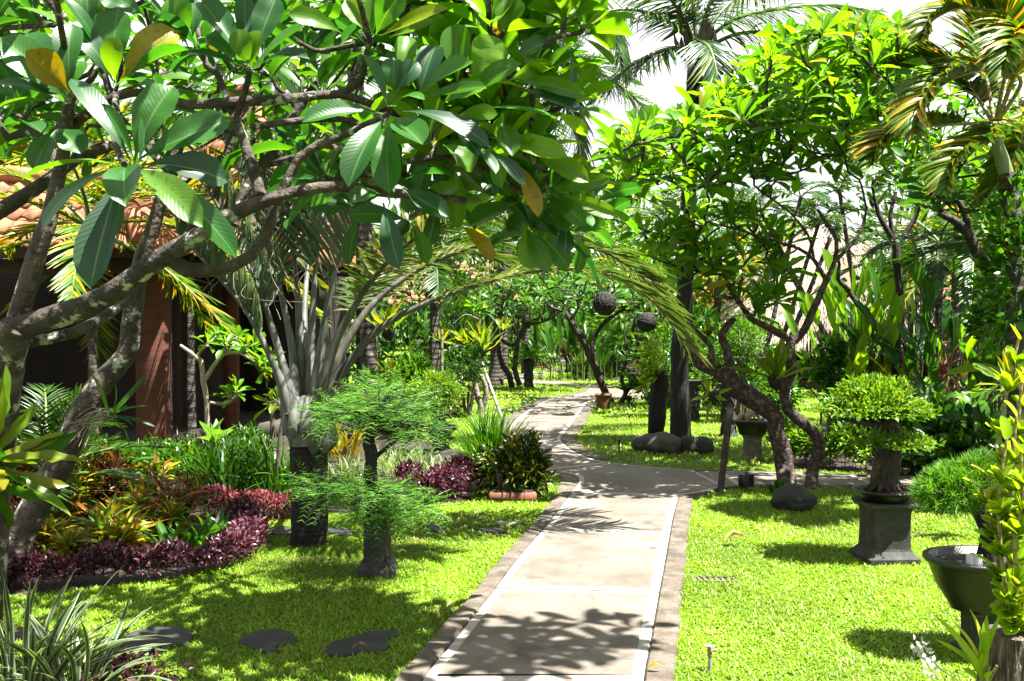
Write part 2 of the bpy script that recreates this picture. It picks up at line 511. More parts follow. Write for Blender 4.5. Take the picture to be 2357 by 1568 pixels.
M['palm_grey'] = leafmat('palm_grey', [(0, (.07, .12, .075)), (.6, (.15, .2, .14)), (1, (.2, .25, .15))], trans=.25, tint=(1.5, 1.6, .8), rough=.42)
M['palm_arch'] = leafmat('palm_arch', [(0, (.05, .095, .035)), (.5, (.095, .14, .05)), (.85, (.18, .2, .09)), (1, (.34, .28, .12))], trans=.28, tint=(1.7, 1.7, .6), rough=.42)
M['coconut'] = leafmat('coconut', [(0, (.02, .07, .03)), (.6, (.05, .12, .045)), (.9, (.11, .17, .06)), (1, (.25, .25, .08))], trans=.3, tint=(1.8, 1.8, .6), rough=.36)
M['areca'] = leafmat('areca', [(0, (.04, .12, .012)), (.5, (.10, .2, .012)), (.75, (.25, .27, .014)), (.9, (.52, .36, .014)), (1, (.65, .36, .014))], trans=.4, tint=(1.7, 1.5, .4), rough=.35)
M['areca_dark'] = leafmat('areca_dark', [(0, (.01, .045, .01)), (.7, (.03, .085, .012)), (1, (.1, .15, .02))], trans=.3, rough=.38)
M['bonsai_lime'] = leafmat('bonsai_lime', [(0, (.07, .17, .012)), (.5, (.13, .25, .018)), (.9, (.22, .31, .03)), (1, (.33, .36, .07))], trans=.35, rough=.4)
M['tamarind'] = leafmat('tamarind', [(0, (.04, .16, .014)), (.6, (.09, .27, .016)), (.92, (.17, .34, .016)), (1, (.36, .4, .03))], trans=.4, rough=.5)
M['nest'] = leafmat('nest', [(0, (.1, .19, .012)), (.6, (.17, .25, .012)), (.92, (.26, .28, .012)), (1, (.36, .28, .01))], trans=.5, tint=(2.0, 1.8, .4), rough=.35, vein=(.24, .3, .05))
M['strap_green'] = leafmat('strap_green', [(0, (.02, .08, .014)), (.6, (.05, .14, .014)), (1, (.1, .2, .015))], trans=.4, rough=.4)
M['strap_dark'] = leafmat('strap_dark', [(0, (.025, .09, .03)), (.7, (.06, .15, .045)), (1, (.13, .23, .08))], trans=.3, rough=.35)
M['stripe'] = leafmat('stripe', [(0, (.03, .09, .05)), (1, (.06, .13, .06))], trans=.25, rough=.4, edge=(.38, .42, .22))
M['stripe_light'] = leafmat('stripe_light', [(0, (.06, .15, .05)), (1, (.11, .2, .07))], trans=.3, rough=.4, edge=(.4, .46, .25))
M['purple'] = leafmat('purple', [(0, (.035, .012, .022)), (.5, (.075, .024, .042)), (.85, (.14, .05, .075)), (1, (.2, .07, .08))], trans=.22, tint=(2.2, .6, .8), rough=.35)
M['red_leaf'] = leafmat('red_leaf', [(0, (.10, .02, .035)), (.6, (.24, .06, .075)), (1, (.36, .14, .14))], trans=.35, tint=(1.8, .8, .7), rough=.4)
M['croton'] = leafmat('croton', [(0, (.08, .2, .02)), (.35, (.2, .3, .02)), (.6, (.45, .4, .02)), (.75, (.55, .2, .035)), (.88, (.34, .05, .035)), (1, (.1, .2, .02))], trans=.35, tint=(1.7, 1.5, .5), rough=.35, vein=(.34, .26, .03))
M['croton_dark'] = leafmat('croton_dark', [(0, (.08, .02, .02)), (.4, (.2, .06, .03)), (.7, (.1, .11, .02)), (1, (.36, .18, .03))], trans=.3, tint=(1.7, 1., .6), rough=.35)
M['croton_bush'] = leafmat('croton_bush', [(0, (.015, .04, .01)), (.6, (.04, .075, .01)), (1, (.16, .16, .01))], trans=.3, rough=.3, vein=(.14, .15, .01))
M['hedge'] = leafmat('hedge', [(0, (.02, .085, .012)), (.5, (.05, .15, .014)), (.9, (.12, .24, .016)), (1, (.2, .28, .02))], trans=.35, rough=.32)
M['shrub_dark'] = leafmat('shrub_dark', [(0, (.01, .05, .012)), (.6, (.03, .10, .015)), (1, (.08, .16, .015))], trans=.35, rough=.4)
M['shrub_light'] = leafmat('shrub_light', [(0, (.05, .15, .016)), (.6, (.09, .21, .016)), (1, (.16, .28, .02))], trans=.4, rough=.42)
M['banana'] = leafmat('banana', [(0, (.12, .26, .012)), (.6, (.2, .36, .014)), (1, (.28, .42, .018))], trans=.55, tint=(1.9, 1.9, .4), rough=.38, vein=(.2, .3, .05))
M['banana_shaded'] = leafmat('banana_shaded', [(0, (.02, .085, .014)), (1, (.05, .15, .016))], trans=.45, rough=.38, vein=(.1, .2, .04))  # darker copy of banana, with shade put into the leaf colour
M['dieff'] = leafmat('dieff', [(0, (.09, .22, .03)), (1, (.2, .34, .07))], trans=.4, rough=.35, vein=(.34, .42, .18))
M['orchid'] = leafmat('orchid', [(0, (.26, .44, .02)), (.7, (.42, .56, .03)), (1, (.6, .62, .06))], trans=.4, tint=(1.6, 1.5, .4), rough=.35)
M['needle'] = leafmat('needle', [(0, (.06, .19, .012)), (.7, (.11, .27, .014)), (1, (.2, .33, .02))], trans=.35, rough=.5)
M['flower_red'] = leafmat('flower_red', [(0, (.5, .03, .02)), (1, (.6, .12, .02))], trans=.3, tint=(1.2, .8, .8), rough=.4)
M['flower_orange'] = leafmat('flower_orange', [(0, (.55, .16, .01)), (1, (.6, .28, .02))], trans=.3, tint=(1.2, 1, .8), rough=.4)
M['flower_white'] = leafmat('flower_white', [(0, (.75, .78, .72)), (1, (.85, .85, .8))], trans=.3, tint=(1.1, 1.1, 1.1), rough=.5)
M['flower_pink'] = leafmat('flower_pink', [(0, (.55, .16, .4)), (1, (.7, .4, .6))], trans=.3, tint=(1.1, 1., 1.1), rough=.5)
M['dry_leaf'] = leafmat('dry_leaf', [(0, (.28, .17, .06)), (1, (.4, .27, .1))], trans=.2, tint=(1.3, 1., .6), rough=.7)
M['grass'] = leafmat('grass', [(0, (.17, .29, .014)), (.4, (.22, .345, .018)), (.8, (.28, .39, .03)), (.95, (.36, .42, .06)), (1, (.5, .42, .18))], trans=.4, tint=(1.7, 1.7, .6), rough=.5, nscale=1.1, patchy=((.42, .34, .12), 1.7, .56))
M['far'] = leafmat('far', [(0, (.012, .05, .012)), (.6, (.035, .10, .015)), (1, (.09, .17, .016))], trans=.35, rough=.45)
M['bark_near'] = surf('bark_near', [(0, (.016, .011, .008)), (.5, (.06, .044, .033)), (1, (.19, .15, .12))], scale=10, bump=1., bdist=.035, bscale=24, patch=[((.03, .022, .018), 5, .56), ((.52, .52, .44), 9, .57)], rough=.85)
M['bark_frangi'] = surf('bark_frangi', [(0, (.014, .010, .008)), (.6, (.045, .032, .025)), (1, (.12, .09, .07))], scale=11, bump=1., bdist=.02, bscale=22, patch=[((.3, .26, .21), 13, .66)], rough=.9)
M['bark_rough'] = surf('bark_rough', [(0, (.012, .008, .007)), (.5, (.05, .034, .028)), (1, (.22, .16, .13))], scale=20, bump=1., bdist=.03, bscale=26, rough=.9)
M['bark_pale'] = surf('bark_pale', [(0, (.12, .10, .08)), (.6, (.26, .23, .19)), (1, (.38, .35, .3))], scale=12, bump=.7, bdist=.02, bscale=20, rough=.9)
M['trunk_palm'] = surf('trunk_palm', [(0, (.014, .011, .009)), (.6, (.04, .03, .024)), (1, (.1, .08, .065))], scale=14, bump=1., bdist=.03, ring=(150, (.008, .006, .005), 14), stretch=(1, 1, 3))
M['trunk_coco'] = surf('trunk_coco', [(0, (.04, .032, .026)), (.6, (.11, .09, .07)), (1, (.3, .28, .24))], scale=9, bump=.9, bdist=.03, ring=(60, (.025, .02, .017), 8), stretch=(1, 1, 2.5))
M['petiole'] = surf('petiole', [(0, (.045, .044, .04)), (.5, (.13, .134, .122)), (1, (.27, .28, .26))], scale=6, bump=.25, bscale=60, stretch=(3, 3, .6), rough=.55, patch=[((.07, .035, .03), 5, .64)])
M['petiole_dark'] = surf('petiole_dark', [(0, (.03, .027, .022)), (.5, (.075, .07, .055)), (1, (.17, .165, .14))], scale=6, bump=.25, bscale=60, stretch=(3, 3, .6), rough=.55)
M['green_stem'] = surf('green_stem', [(0, (.06, .12, .02)), (1, (.14, .2, .04))], scale=8, bump=.1, rough=.5)
M['yellow_stem'] = surf('yellow_stem', [(0, (.2, .2, .05)), (1, (.36, .3, .1))], scale=10, bump=.15, rough=.5, ring=(140, (.12, .09, .04), 3))
M['crownshaft'] = surf('crownshaft', [(0, (.14, .22, .08)), (1, (.28, .33, .16))], scale=4, bump=.1, rough=.4, stretch=(3, 3, .5))
M['twig'] = surf('twig', [(0, (.05, .035, .025)), (1, (.2, .15, .1))], scale=20, bump=.5)
M['twig_pale'] = surf('twig_pale', [(0, (.25, .2, .14)), (1, (.42, .36, .27))], scale=14, bump=.4)
M['blackwood'] = surf('blackwood', [(0, (.006, .005, .005)), (.7, (.02, .016, .014)), (1, (.07, .05, .04))], scale=9, bump=1., bdist=.03, bscale=16, stretch=(3, 3, .7), rough=.85)
M['stump'] = surf('stump', [(0, (.03, .022, .016)), (.5, (.12, .09, .065)), (1, (.3, .25, .19))], scale=22, bump=1., bdist=.03, bscale=30, stretch=(3, 3, .5))
M['stone_dark'] = surf('stone_dark', [(0, (.014, .014, .0135)), (.5, (.03, .0295, .0275)), (1, (.06, .058, .052))], scale=16, bump=.6, bdist=.006, bscale=90, patch=[((.07, .07, .045), 5, .6), ((.012, .012, .012), 6, .6), ((.11, .11, .09), 17, .68)])
M['stone_grey'] = surf('stone_grey', [(0, (.08, .07, .055)), (.5, (.15, .135, .11)), (1, (.24, .22, .18))], scale=14, bump=.7, bdist=.008, bscale=60, patch=[((.05, .05, .03), 5, .62)])
M['pot_black'] = surf('pot_black', [(0, (.004, .004, .0045)), (.7, (.01, .01, .011)), (1, (.03, .03, .032))], scale=5, bump=.2, bdist=.004, bscale=40, rough=.42, spec=.5, patch=[((.14, .14, .14), 8, .72)])
M['pot_brown'] = surf('pot_brown', [(0, (.03, .025, .02)), (1, (.1, .085, .065))], scale=9, bump=.4, rough=.8)
M['soil'] = surf('soil', [(0, (.012, .008, .006)), (.5, (.035, .022, .015)), (1, (.08, .05, .032))], scale=40, bump=1., bdist=.03, bscale=60)
M['boulder'] = surf('boulder', [(0, (.025, .021, .018)), (.5, (.065, .056, .048)), (1, (.14, .125, .105))], scale=5, bump=.6, bdist=.02, bscale=18, patch=[((.26, .25, .22), 6, .64)])
M['boulder_dark'] = surf('boulder_dark', [(0, (.012, .012, .0125)), (1, (.045, .045, .046))], scale=8, bump=.5, bdist=.01, bscale=40)
M['slate'] = surf('slate', [(0, (.011, .0115, .0135)), (.5, (.023, .024, .028)), (1, (.045, .047, .054))], scale=7, bump=.6, bdist=.008, bscale=14, rough=.7, patch=[((.07, .073, .08), 5, .66)])
M['red_pot'] = surf('red_pot', [(0, (.14, .018, .01)), (1, (.3, .05, .03))], scale=9, bump=.3, rough=.5)
M['terracotta'] = surf('terracotta', [(0, (.12, .045, .025)), (1, (.26, .1, .055))], scale=9, bump=.5)
M['wicker'] = surf('wicker', [(0, (.12, .045, .018)), (1, (.32, .15, .06))], scale=12, bump=.8, bdist=.01, bscale=50)
M['wicker_dark'] = surf('wicker_dark', [(0, (.006, .004, .003)), (1, (.022, .015, .010))], scale=14, bump=.8, bdist=.01)
M['bamboo'] = surf('bamboo', [(0, (.2, .18, .12)), (1, (.42, .38, .27))], scale=6, bump=.1, rough=.5, ring=(28, (.03, .025, .02), 1))
M['bamboo_dark'] = surf('bamboo_dark', [(0, (.02, .013, .01)), (.6, (.05, .03, .022)), (1, (.17, .11, .07))], scale=7, bump=.3, ring=(34, (.012, .01, .008), 1), stretch=(3, 3, .6))
M['black_metal'] = surf('black_metal', [(0, (.012, .012, .013)), (1, (.035, .035, .037))], scale=10, bump=.1, rough=.4)
M['steel'] = surf('steel', [(0, (.2, .2, .2)), (1, (.4, .4, .4))], scale=10, bump=.1, rough=.35)
M['brass'] = surf('brass', [(0, (.16, .1, .05)), (1, (.35, .24, .13))], scale=20, bump=.2, rough=.45)
M['white_plastic'] = surf('white_plastic', [(0, (.7, .71, .74)), (1, (.78, .79, .82))], scale=4, bump=0, rough=.5)
M['driftwood'] = surf('driftwood', [(0, (.3, .24, .16)), (1, (.6, .52, .38))], scale=12, bump=.8, bdist=.02, stretch=(1, 1, 4))
M['concrete'] = surf('concrete', [(0, (.08, .064, .048)), (.35, (.14, .117, .094)), (.7, (.21, .185, .155)), (1, (.29, .26, .222))], scale=1.6, bump=.35, bdist=.003, bscale=160, rough=.7, detail=9, patch=[((.10, .08, .061), 1.3, .56), ((.15, .126, .10), 4.5, .56), ((.08, .064, .048), 14, .66)], crack=True, lo=.25, hi=.75)
M['concrete_edge'] = surf('concrete_edge', [(0, (.34, .31, .27)), (1, (.50, .465, .42))], scale=5, bump=.3, bdist=.003, bscale=120, rough=.75)
M['joint'] = surf('joint', [(0, (.09, .072, .05)), (.5, (.2, .17, .13)), (1, (.32, .28, .22))], scale=30, bump=1., bdist=.01, bscale=90)
M['kerb'] = surf('kerb', [(0, (.05, .037, .026)), (.4, (.10, .08, .06)), (.75, (.165, .138, .108)), (1, (.25, .215, .175))], scale=7, bump=.9, bdist=.01, bscale=50, patch=[((.075, .06, .042), 3.5, .60), ((.42, .39, .34), 9, .69)])
M['ground'] = surf('ground', [(0, (.035, .075, .012)), (.45, (.075, .14, .02)), (.8, (.12, .17, .03)), (1, (.18, .16, .06))], scale=9, bump=.8, bdist=.03, bscale=70)
M['tile'] = surf('tile', [(0, (.13, .05, .025)), (.4, (.34, .13, .06)), (.8, (.46, .21, .1)), (1, (.55, .32, .18))], scale=2.6, bump=.4, bdist=.01, bscale=40, patch=[((.05, .035, .028), 3.0, .60)])
M['tile_red'] = surf('tile_red', [(0, (.35, .10, .05)), (1, (.55, .22, .12))], scale=4, bump=.3, patch=[((.05, .04, .035), 5, .66)])
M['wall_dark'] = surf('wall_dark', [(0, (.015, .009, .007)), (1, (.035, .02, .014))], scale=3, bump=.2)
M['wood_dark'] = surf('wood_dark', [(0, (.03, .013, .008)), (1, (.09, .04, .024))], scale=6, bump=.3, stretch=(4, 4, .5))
M['wood_red'] = surf('wood_red', [(0, (.1, .03, .015)), (1, (.22, .08, .04))], scale=6, bump=.3, stretch=(4, 4, .5))
M['brick'] = brickmat('brick', (.15, .036, .014), (.10, .024, .01), (.09, .035, .018), sc=1., bw=.22, rh=.06)
M['brick_lit'] = brickmat('brick_lit', (.42, .2, .11), (.34, .15, .08), (.5, .42, .33), sc=1., bw=.3, rh=.12)
M['thatch'] = leafmat('thatch', [(0, (.34, .26, .19)), (.5, (.58, .48, .38)), (1, (.7, .61, .51))], trans=.1, tint=(1, 1, 1), rough=.9)
M['thatch_base'] = surf('thatch_base', [(0, (.2, .15, .1)), (1, (.42, .34, .25))], scale=30, bump=1., bdist=.04, stretch=(4, 4, .6))
M['carved'] = surf('carved', [(0, (.10, .06, .04)), (.5, (.24, .15, .1)), (1, (.42, .32, .24))], scale=9, bump=1., bdist=.05, bscale=14, detail=8)
M['bluegrey'] = surf('bluegrey', [(0, (.12, .2, .21)), (1, (.2, .3, .3))], scale=5, bump=.1)
# ------------------------------------------------------------------ leaf sets
LF_NEAR = tset('frangi', 12, (.05, 1.2), (.12, .6), waves=(0, .05, .1), k=14, seed=1, cols=5, twists=(0, 0, .35, -.35), wn=3)
LF_MID = tset('frangi', 5, (.1, .9), (.2, .5), k=6, seed=2)
LF_FAR = tset('lance', 3, (.1, .8), (.2, .5), k=4, seed=3)
LF_LET = tset('leaflet', 4, (.3, 1.5), (.2, .5), k=6, seed=4)
LF_LETS = tset('leaflet', 3, (.1, .7), (.2, .5), k=5, seed=5)
LF_NEST = tset('nest', 9, (-1.1, .7), (.3, .6), waves=(.22, .34), k=7, seed=6, wn=6, cols=5)
LF_STRAP = tset('strap', 7, (.5, 2.0), (.15, .4), k=8, seed=7, twists=(0, .4, -.4))
LF_STRAP4 = tset('strap', 4, (.3, 1.5), (.15, .4), k=6, seed=8)
LF_OV = tset('ovate', 2, (.1, .8), (.2, .5), k=5, seed=9)
LF_OV4 = tset('ovate', 5, (.2, .9), (.2, .5), k=5, seed=10)
LF_LANCE = tset('lance', 5, (.3, 1.3), (.2, .5), k=6, seed=12)
LF_BAN = tset('banana', 9, (-.2, 1.1), (.15, .45), waves=(.05, .12), k=6, seed=13, wn=4, cols=5)
LF_PAD = tset('pad', 6, (-.3, .5), (.25, .5), k=5, seed=14)
GR = tset('strap', 2, (.3, 1.6), (0, .1), k=6, seed=15, cols=2)
UPZ = A3(0, 0, 1)
LF_COMB = tset('leaflet', 5, (.5, 1.6), (.2, .5), k=6, seed=44)


def rr(a, b, n=None):
    return RNG.uniform(a, b, n)


# ------------------------------------------------------------------ frangipani builder
def frangi(name, label, lines, tips, leafL=.26, leafW=.085, nleaf=11, T=None, alt=None, lm='frangi_mid', bark='bark_frangi', extra=None,
           tipr=.011, group=None, cat='tree', lump=.06, ns=8, bend=.25, root=None, e=(72, -22), seed=1):
    """lines: [(polyline of (px,py,D,widthpx))]; tips: list of (xyz). Twigs grow from the limbs to the tips."""
    rng = np.random.default_rng(seed)
    tr, cr = MB(), MB()
    nodes, nrad, ndir = [], [], []
    for ln in lines:
        pts = [P(a[0], a[1], a[2]) for a in ln]; rad = [a[3] * .5 * a[2] / FPX for a in ln]
        sp, sr = smooth_line(pts, rad, .07)
        tube(tr, sp, sr, ns=max(ns, 10), lump=lump, rng=rng)
        d = nrm(np.gradient(sp, axis=0))
        k0 = len(sp) // 4 if ln is lines[0] else 1
        nodes += list(sp[k0:]); nrad += list(sr[k0:]); ndir += list(d[k0:])
    tips = [np.asarray(t, float) for t in tips]
    if root is None: root = P(*lines[0][0][:3])
    rt = thing(name, label, cat, (root[0], root[1], root[2]), group)
    if tips:
        NB = np.array(nodes)
        order = np.argsort([np.min(np.linalg.norm(NB - t, axis=1)) for t in tips])
        for oi in order:
            t = tips[oi]
            NA = np.array(nodes); v = t - NA; dist = np.linalg.norm(v, axis=1)
            cosv = np.sum(v * np.array(ndir), 1) / np.maximum(dist, 1e-6)
            cost = dist * (1.35 - .5 * cosv) + np.maximum(0, NA[:, 2] - t[2]) * .6 + (dist < .05) * .3
            k = int(np.argmin(cost)); a = NA[k]; L = dist[k]
            c = a + (t - a) * .5 + np.array(ndir[k]) * L * .22 - UPZ * L * bend * .5 + rng.normal(0, .04 * L, 3)
            c2 = a + (t - a) * .82 - UPZ * L * bend * .35
            n = max(4, int(L / .09))
            r0 = min(nrad[k] * .82, tipr + .013 * L + .003); r0 = max(r0, tipr)
            sp, sr = smooth_line([a, c, c2, t], [r0, r0 * .9, (r0 + tipr) / 2, tipr], max(.06, L / 9))
            tube(tr, sp, sr, ns=6, lump=.07, rng=rng)
            dd = nrm(np.gradient(sp, axis=0))
            nodes += list(sp[2:]); nrad += list(sr[2:]); ndir += list(dd[2:])
            ax = nrm(dd[-1] * .7 + UPZ * .55 + rng.normal(0, .2, 3))
            rosette(alt[0] if alt and alt[1](t) else cr, T or LF_MID, t, ax, int(nleaf * rng.uniform(.75, 1.25)), leafL * rng.uniform(.85, 1.12), leafW, e[0], e[1], rng)
    if extra: extra(cr, tr)
    tr.build('trunk', M[bark], rt)
    cr.build('crown', M[lm], rt)
    return rt


def crown_tips(poly, D0, D1, n, seed, mind=.16, jz=0.):
    """Tips spread over a crown seen as the outline poly (pixels), between distances D0 and D1."""
    rng = np.random.default_rng(seed); poly = np.asarray(poly, float)
    lo, hi = poly.min(0), poly.max(0); out = []
    for _ in range(n * 60):
        p = rng.uniform(lo, hi)
        if not inpoly(p[0:1], p[1:2], poly)[0]: continue
        q = P(p[0], p[1], rng.uniform(D0, D1))
        if all(np.linalg.norm(q - o) > mind for o in out):
            out.append(q)
            if len(out) >= n: break
    return out


# ------------------------------------------------------------------ palms
def frond(st, lf, pts, r0_, n, Lmax, W, T=LF_LET, ang=55, droop=.35, up=UPZ, start=.2, vee=.3, prof=None, rng=RNG, sides=(1, -1), jit=.08, curl=0.):
    rb = r0_ if np.ndim(r0_) else None; r0 = r0_ if rb is None else rb[1]
    sp, sr = smooth_line(pts, np.linspace(r0, r0 * .22, len(pts)) if rb is None else np.interp(np.linspace(0, 1, len(pts)), [0, .12, .3, 1], rb), max(.04, r0 * 1.5))
    tube(st, sp, sr, ns=8)
    s = np.concatenate([[0], np.cumsum(np.linalg.norm(np.diff(sp, axis=0), axis=1))]); s /= s[-1]
    t = np.linspace(start, .995, n)
    C = np.stack([np.interp(t, s, sp[:, k]) for k in range(3)], -1)
    Tn = nrm(np.gradient(sp, axis=0)); Tc = nrm(np.stack([np.interp(t, s, Tn[:, k]) for k in range(3)], -1))
    S = nrm(np.cross(Tc, np.broadcast_to(np.asarray(up, float), Tc.shape))); U = np.cross(S, Tc)
    x = (t - start) / (1 - start)
    Lp = Lmax * (np.interp(x, [0, .12, .45, .8, 1], [.5, .85, 1, .7, .3]) if prof is None else np.interp(x, *prof))
    for sd in sides:
        a = np.radians(ang - 22 * x) + rng.normal(0, jit, n)
        D = np.cos(a)[:, None] * Tc + np.sin(a)[:, None] * S * sd + vee * U - droop * UPZ * (1 + rng.normal(0, .25, n))[:, None] + rng.normal(0, jit, (n, 3))
        place(lf, T, C + rng.normal(0, .004, (n, 3)), D, U + S * sd * -.5, Lp * rng.uniform(.85, 1.1, n), W, rng)


def arc_frond(st, lf, base, az, el, L, r0, n, Lm, W, sag=.5, **kw):
    d = A3(math.cos(az) * math.cos(el), math.sin(az) * math.cos(el), math.sin(el))
    h = nrm(A3(d[0], d[1], 0))
    pts = [np.asarray(base) + d * L * t - UPZ * L * sag * t * t + h * L * .12 * t * t for t in (0, .2, .4, .6, .8, 1)]
    frond(st, lf, pts, r0, n, Lm, W, **kw)


def palm_tree(name, label, base, H, tr0, nf, L, Lm, W, lm, n=34, cat='palm tree', trunk='trunk_coco', lean=(0, 0), el=(75, -25), sag=(.35, .7), seed=1, group=None, shaft=0, droop=.35, nstems=1):
    rng = np.random.default_rng(seed)
    rt = thing(name, label, cat, base, group)
    t, lf, st, cs = MB(), MB(), MB(), MB()
    for k in range(nstems):
        off = A3(0, 0, 0) if nstems == 1 else A3(rng.uniform(-.5, .5), rng.uniform(-.5, .5), 0)
        h = H * (1 if k == 0 else rng.uniform(.55, .95)); ln = A3(lean[0], lean[1], 0) + (off * .8 if nstems > 1 else 0)
        b = np.asarray(base, float) + off
        pts = [b, b + UPZ * h * .35 + ln * .15, b + UPZ * h * .7 + ln * .5, b + UPZ * h + ln]
        tube(t, pts, [tr0 * 1.3, tr0, tr0 * .9, tr0 * .85], ns=10, step=.15, lump=.04, rng=rng)
        top = pts[-1]
        if shaft:
            tube(cs, [top, top + UPZ * shaft], [tr0 * 1.05, tr0 * .6], ns=10, step=.1); top = top + UPZ * shaft
        for i in range(nf):
            f = (i + .5) / nf
            arc_frond(st, lf, top - UPZ * .1 * f, i * 2.39996 + rng.normal(0, .2), math.radians(el[0] + (el[1] - el[0]) * f) + rng.normal(0, .1), L * rng.uniform(.85, 1.1), .012 + L * .008, n, Lm, W, sag=rng.uniform(*sag), T=LF_LETS if L < 2.5 else LF_LET, droop=droop, rng=rng)
    t.build('trunk', M[trunk], rt)
    if shaft: cs.build('crownshaft', M['crownshaft'], rt)
    st.build('frond_stem', M['green_stem'], rt)
    lf.build('crown', M[lm], rt)
    return rt


# ------------------------------------------------------------------ small plants
def blob(lf, c, R, n, L, W, T=LF_OV, lumps=14, rng=RNG, top=.25, spread=.45, flat=.0, inner=.25):
    """Leaf clumps over an ellipsoid: uneven outline, gaps between clumps."""
    c = np.asarray(c, float); R = np.asarray(R, float)
    d = nrm(rng.normal(0, 1, (lumps, 3)) + A3(0, 0, top)); lc = d * R * rng.uniform(.62, 1.0, (lumps, 1))
    lr = rng.uniform(.22, .5, lumps)
    k = rng.integers(0, lumps, n)
    p = lc[k] + nrm(rng.normal(0, 1, (n, 3))) * (R * lr[k][:, None]) * rng.uniform(.5, 1, (n, 1)) ** .5
    m = int(n * inner); p[:m] = nrm(rng.normal(0, 1, (m, 3))) * R * rng.uniform(.3, .95, (m, 1))
    if flat: p[:, 2] = np.maximum(p[:, 2], -R[2] * flat)
    out = nrm(p / R)
    D = out + rng.normal(0, spread, (n, 3)) + A3(0, 0, .15)
    UP = out * .6 + UPZ * .7 + rng.normal(0, .35, (n, 3))
    place(lf, T, c + p, D, UP, L * rng.uniform(.65, 1.25, n), W * rng.uniform(.75, 1.2, n), rng)
    return c + p


def shrub(name, label, base, R, n, L, W, lm, T=LF_OV, lumps=18, cat='shrub', stems=7, group=None, lift=None, seed=None, stem='twig', **kw):
    rt = thing(name, label, cat, base, group)
    b = np.asarray(base, float); R = np.asarray(R, float)
    c = b + UPZ * (lift if lift is not None else R[2] * .95)
    rng = np.random.default_rng(seed if seed is not None else int(RNG.integers(1e9)))
    lf, st = MB(), MB()
    blob(lf, c, R, n, L, W, T, lumps, rng, **kw)
    for i in range(stems):
        a = rng.uniform(0, 6.28); e = c + A3(math.cos(a), math.sin(a), 0) * R * rng.uniform(.2, .7) + UPZ * R[2] * rng.uniform(-.2, .5)
        tube(st, [b + A3(math.cos(a), math.sin(a), 0) * R * .08, (b + e) / 2 + rng.normal(0, .06, 3) * R, e], [.012 + R[0] * .02, .01 + R[0] * .012, .005], ns=5, step=max(.05, R[2] * .15))
    st.build('stem', M[stem], rt); lf.build('foliage', M[lm], rt)
    return rt


def clump(name, label, base, n, L, W, lm, T=LF_STRAP, spread=.1, e=(85, 25), cat='plant', group=None, rng=None, parts=True, up=1.):
    rng = rng or RNG
    rt = thing(name, label, cat, base, group); lf = MB()
    az = rng.uniform(0, 6.28, n); el = np.radians(rng.uniform(e[1], e[0], n))
    rad = np.stack([np.cos(az), np.sin(az), np.zeros(n)], -1)
    O = np.asarray(base, float) + rad * spread * np.sqrt(rng.uniform(0, 1, (n, 1))) * A3(1, 1, 0)
    D = rad * np.cos(el)[:, None] + UPZ * np.sin(el)[:, None]
    UP = UPZ * np.cos(el)[:, None] - rad * np.sin(el)[:, None] + rng.normal(0, .25, (n, 3))
    place(lf, T, O, D, UP, L * rng.uniform(.55, 1.1, n), W * rng.uniform(.8, 1.15, n), rng)
    lf.build('foliage', M[lm], rt)
    return rt


def bed(name, label, pts, width, hgt, n, L, W, lm, T=LF_OV, cat='hedge', kind=None, h0=.02, group=None, stems=0, stem='twig', e=.35):
    """Planting that follows a line (a low hedge)."""
    P2, _ = smooth_line(np.asarray(pts, float), np.ones(len(pts)), .05)
    rt = thing(name, label, cat, P2[len(P2) // 2], group); lf, st = MB(), MB()
    T2 = nrm(np.gradient(P2, axis=0)); S = np.stack([-T2[:, 1], T2[:, 0], 0 * T2[:, 0]], -1)
    k = RNG.integers(0, len(P2), n); u = RNG.normal(0, .33, n).clip(-1, 1)
    hh = hgt * np.sqrt(np.maximum(.05, 1 - (u * .85) ** 2)) * (1 + .16 * np.sin(k * .9) + .12 * np.sin(k * .37 + 1))
    z = h0 + hh * np.sqrt(RNG.uniform(.03, 1, n))
    O = P2[k] + S[k] * (u * width)[:, None] + np.stack([RNG.normal(0, .03, n), RNG.normal(0, .03, n), z], -1)
    out = S[k] * u[:, None] * 1.3 + UPZ * (z / hgt)[:, None] * .5
    D = out + RNG.normal(0, .55, (n, 3)); UP = UPZ + out * .5 + RNG.normal(0, e, (n, 3))
    place(lf, T, O, D, UP, L * rr(.6, 1.2, n), W * rr(.7, 1.2, n))
    for i in range(stems):
        q = RNG.integers(0, len(P2)); a = P2[q] + S[q] * rr(-.7, .7) * width
        tube(st, [a, a + A3(rr(-.04, .04), rr(-.04, .04), hgt * rr(.6, .95))], [.004, .002], ns=4, cap=False)
    if stems: st.build('stem', M[stem], rt)
    lf.build('foliage', M[lm], rt)
    return rt


def nest_fern(label, base, axis, n, L, W, group="bird's nest ferns on trunks and posts", lm='nest', e=(84, 22), clumpr=.09, seed=None, T=None, cat='fern'):
    rng = np.random.default_rng(seed if seed is not None else int(RNG.integers(1e9)))
    rt = thing('nest_fern', label, cat, base, group); lf, rt_b = MB(), MB()
    rosette(lf, T or LF_NEST, base, axis, n, L, W, e[0], e[1], rng, jit=.16, Lin=.7)
    ax = nrm(axis); b = np.asarray(base, float)
    tube(rt_b, [b - ax * clumpr * 1.7, b - ax * clumpr * 1.1, b - ax * clumpr * .4, b + ax * clumpr * .25], [clumpr * .3, clumpr * .8, clumpr, clumpr * .45], ns=10, lump=.12, step=.03)
    lf.build('fronds', M[lm], rt); rt_b.build('root_ball', M['blackwood'], rt)
    return rt


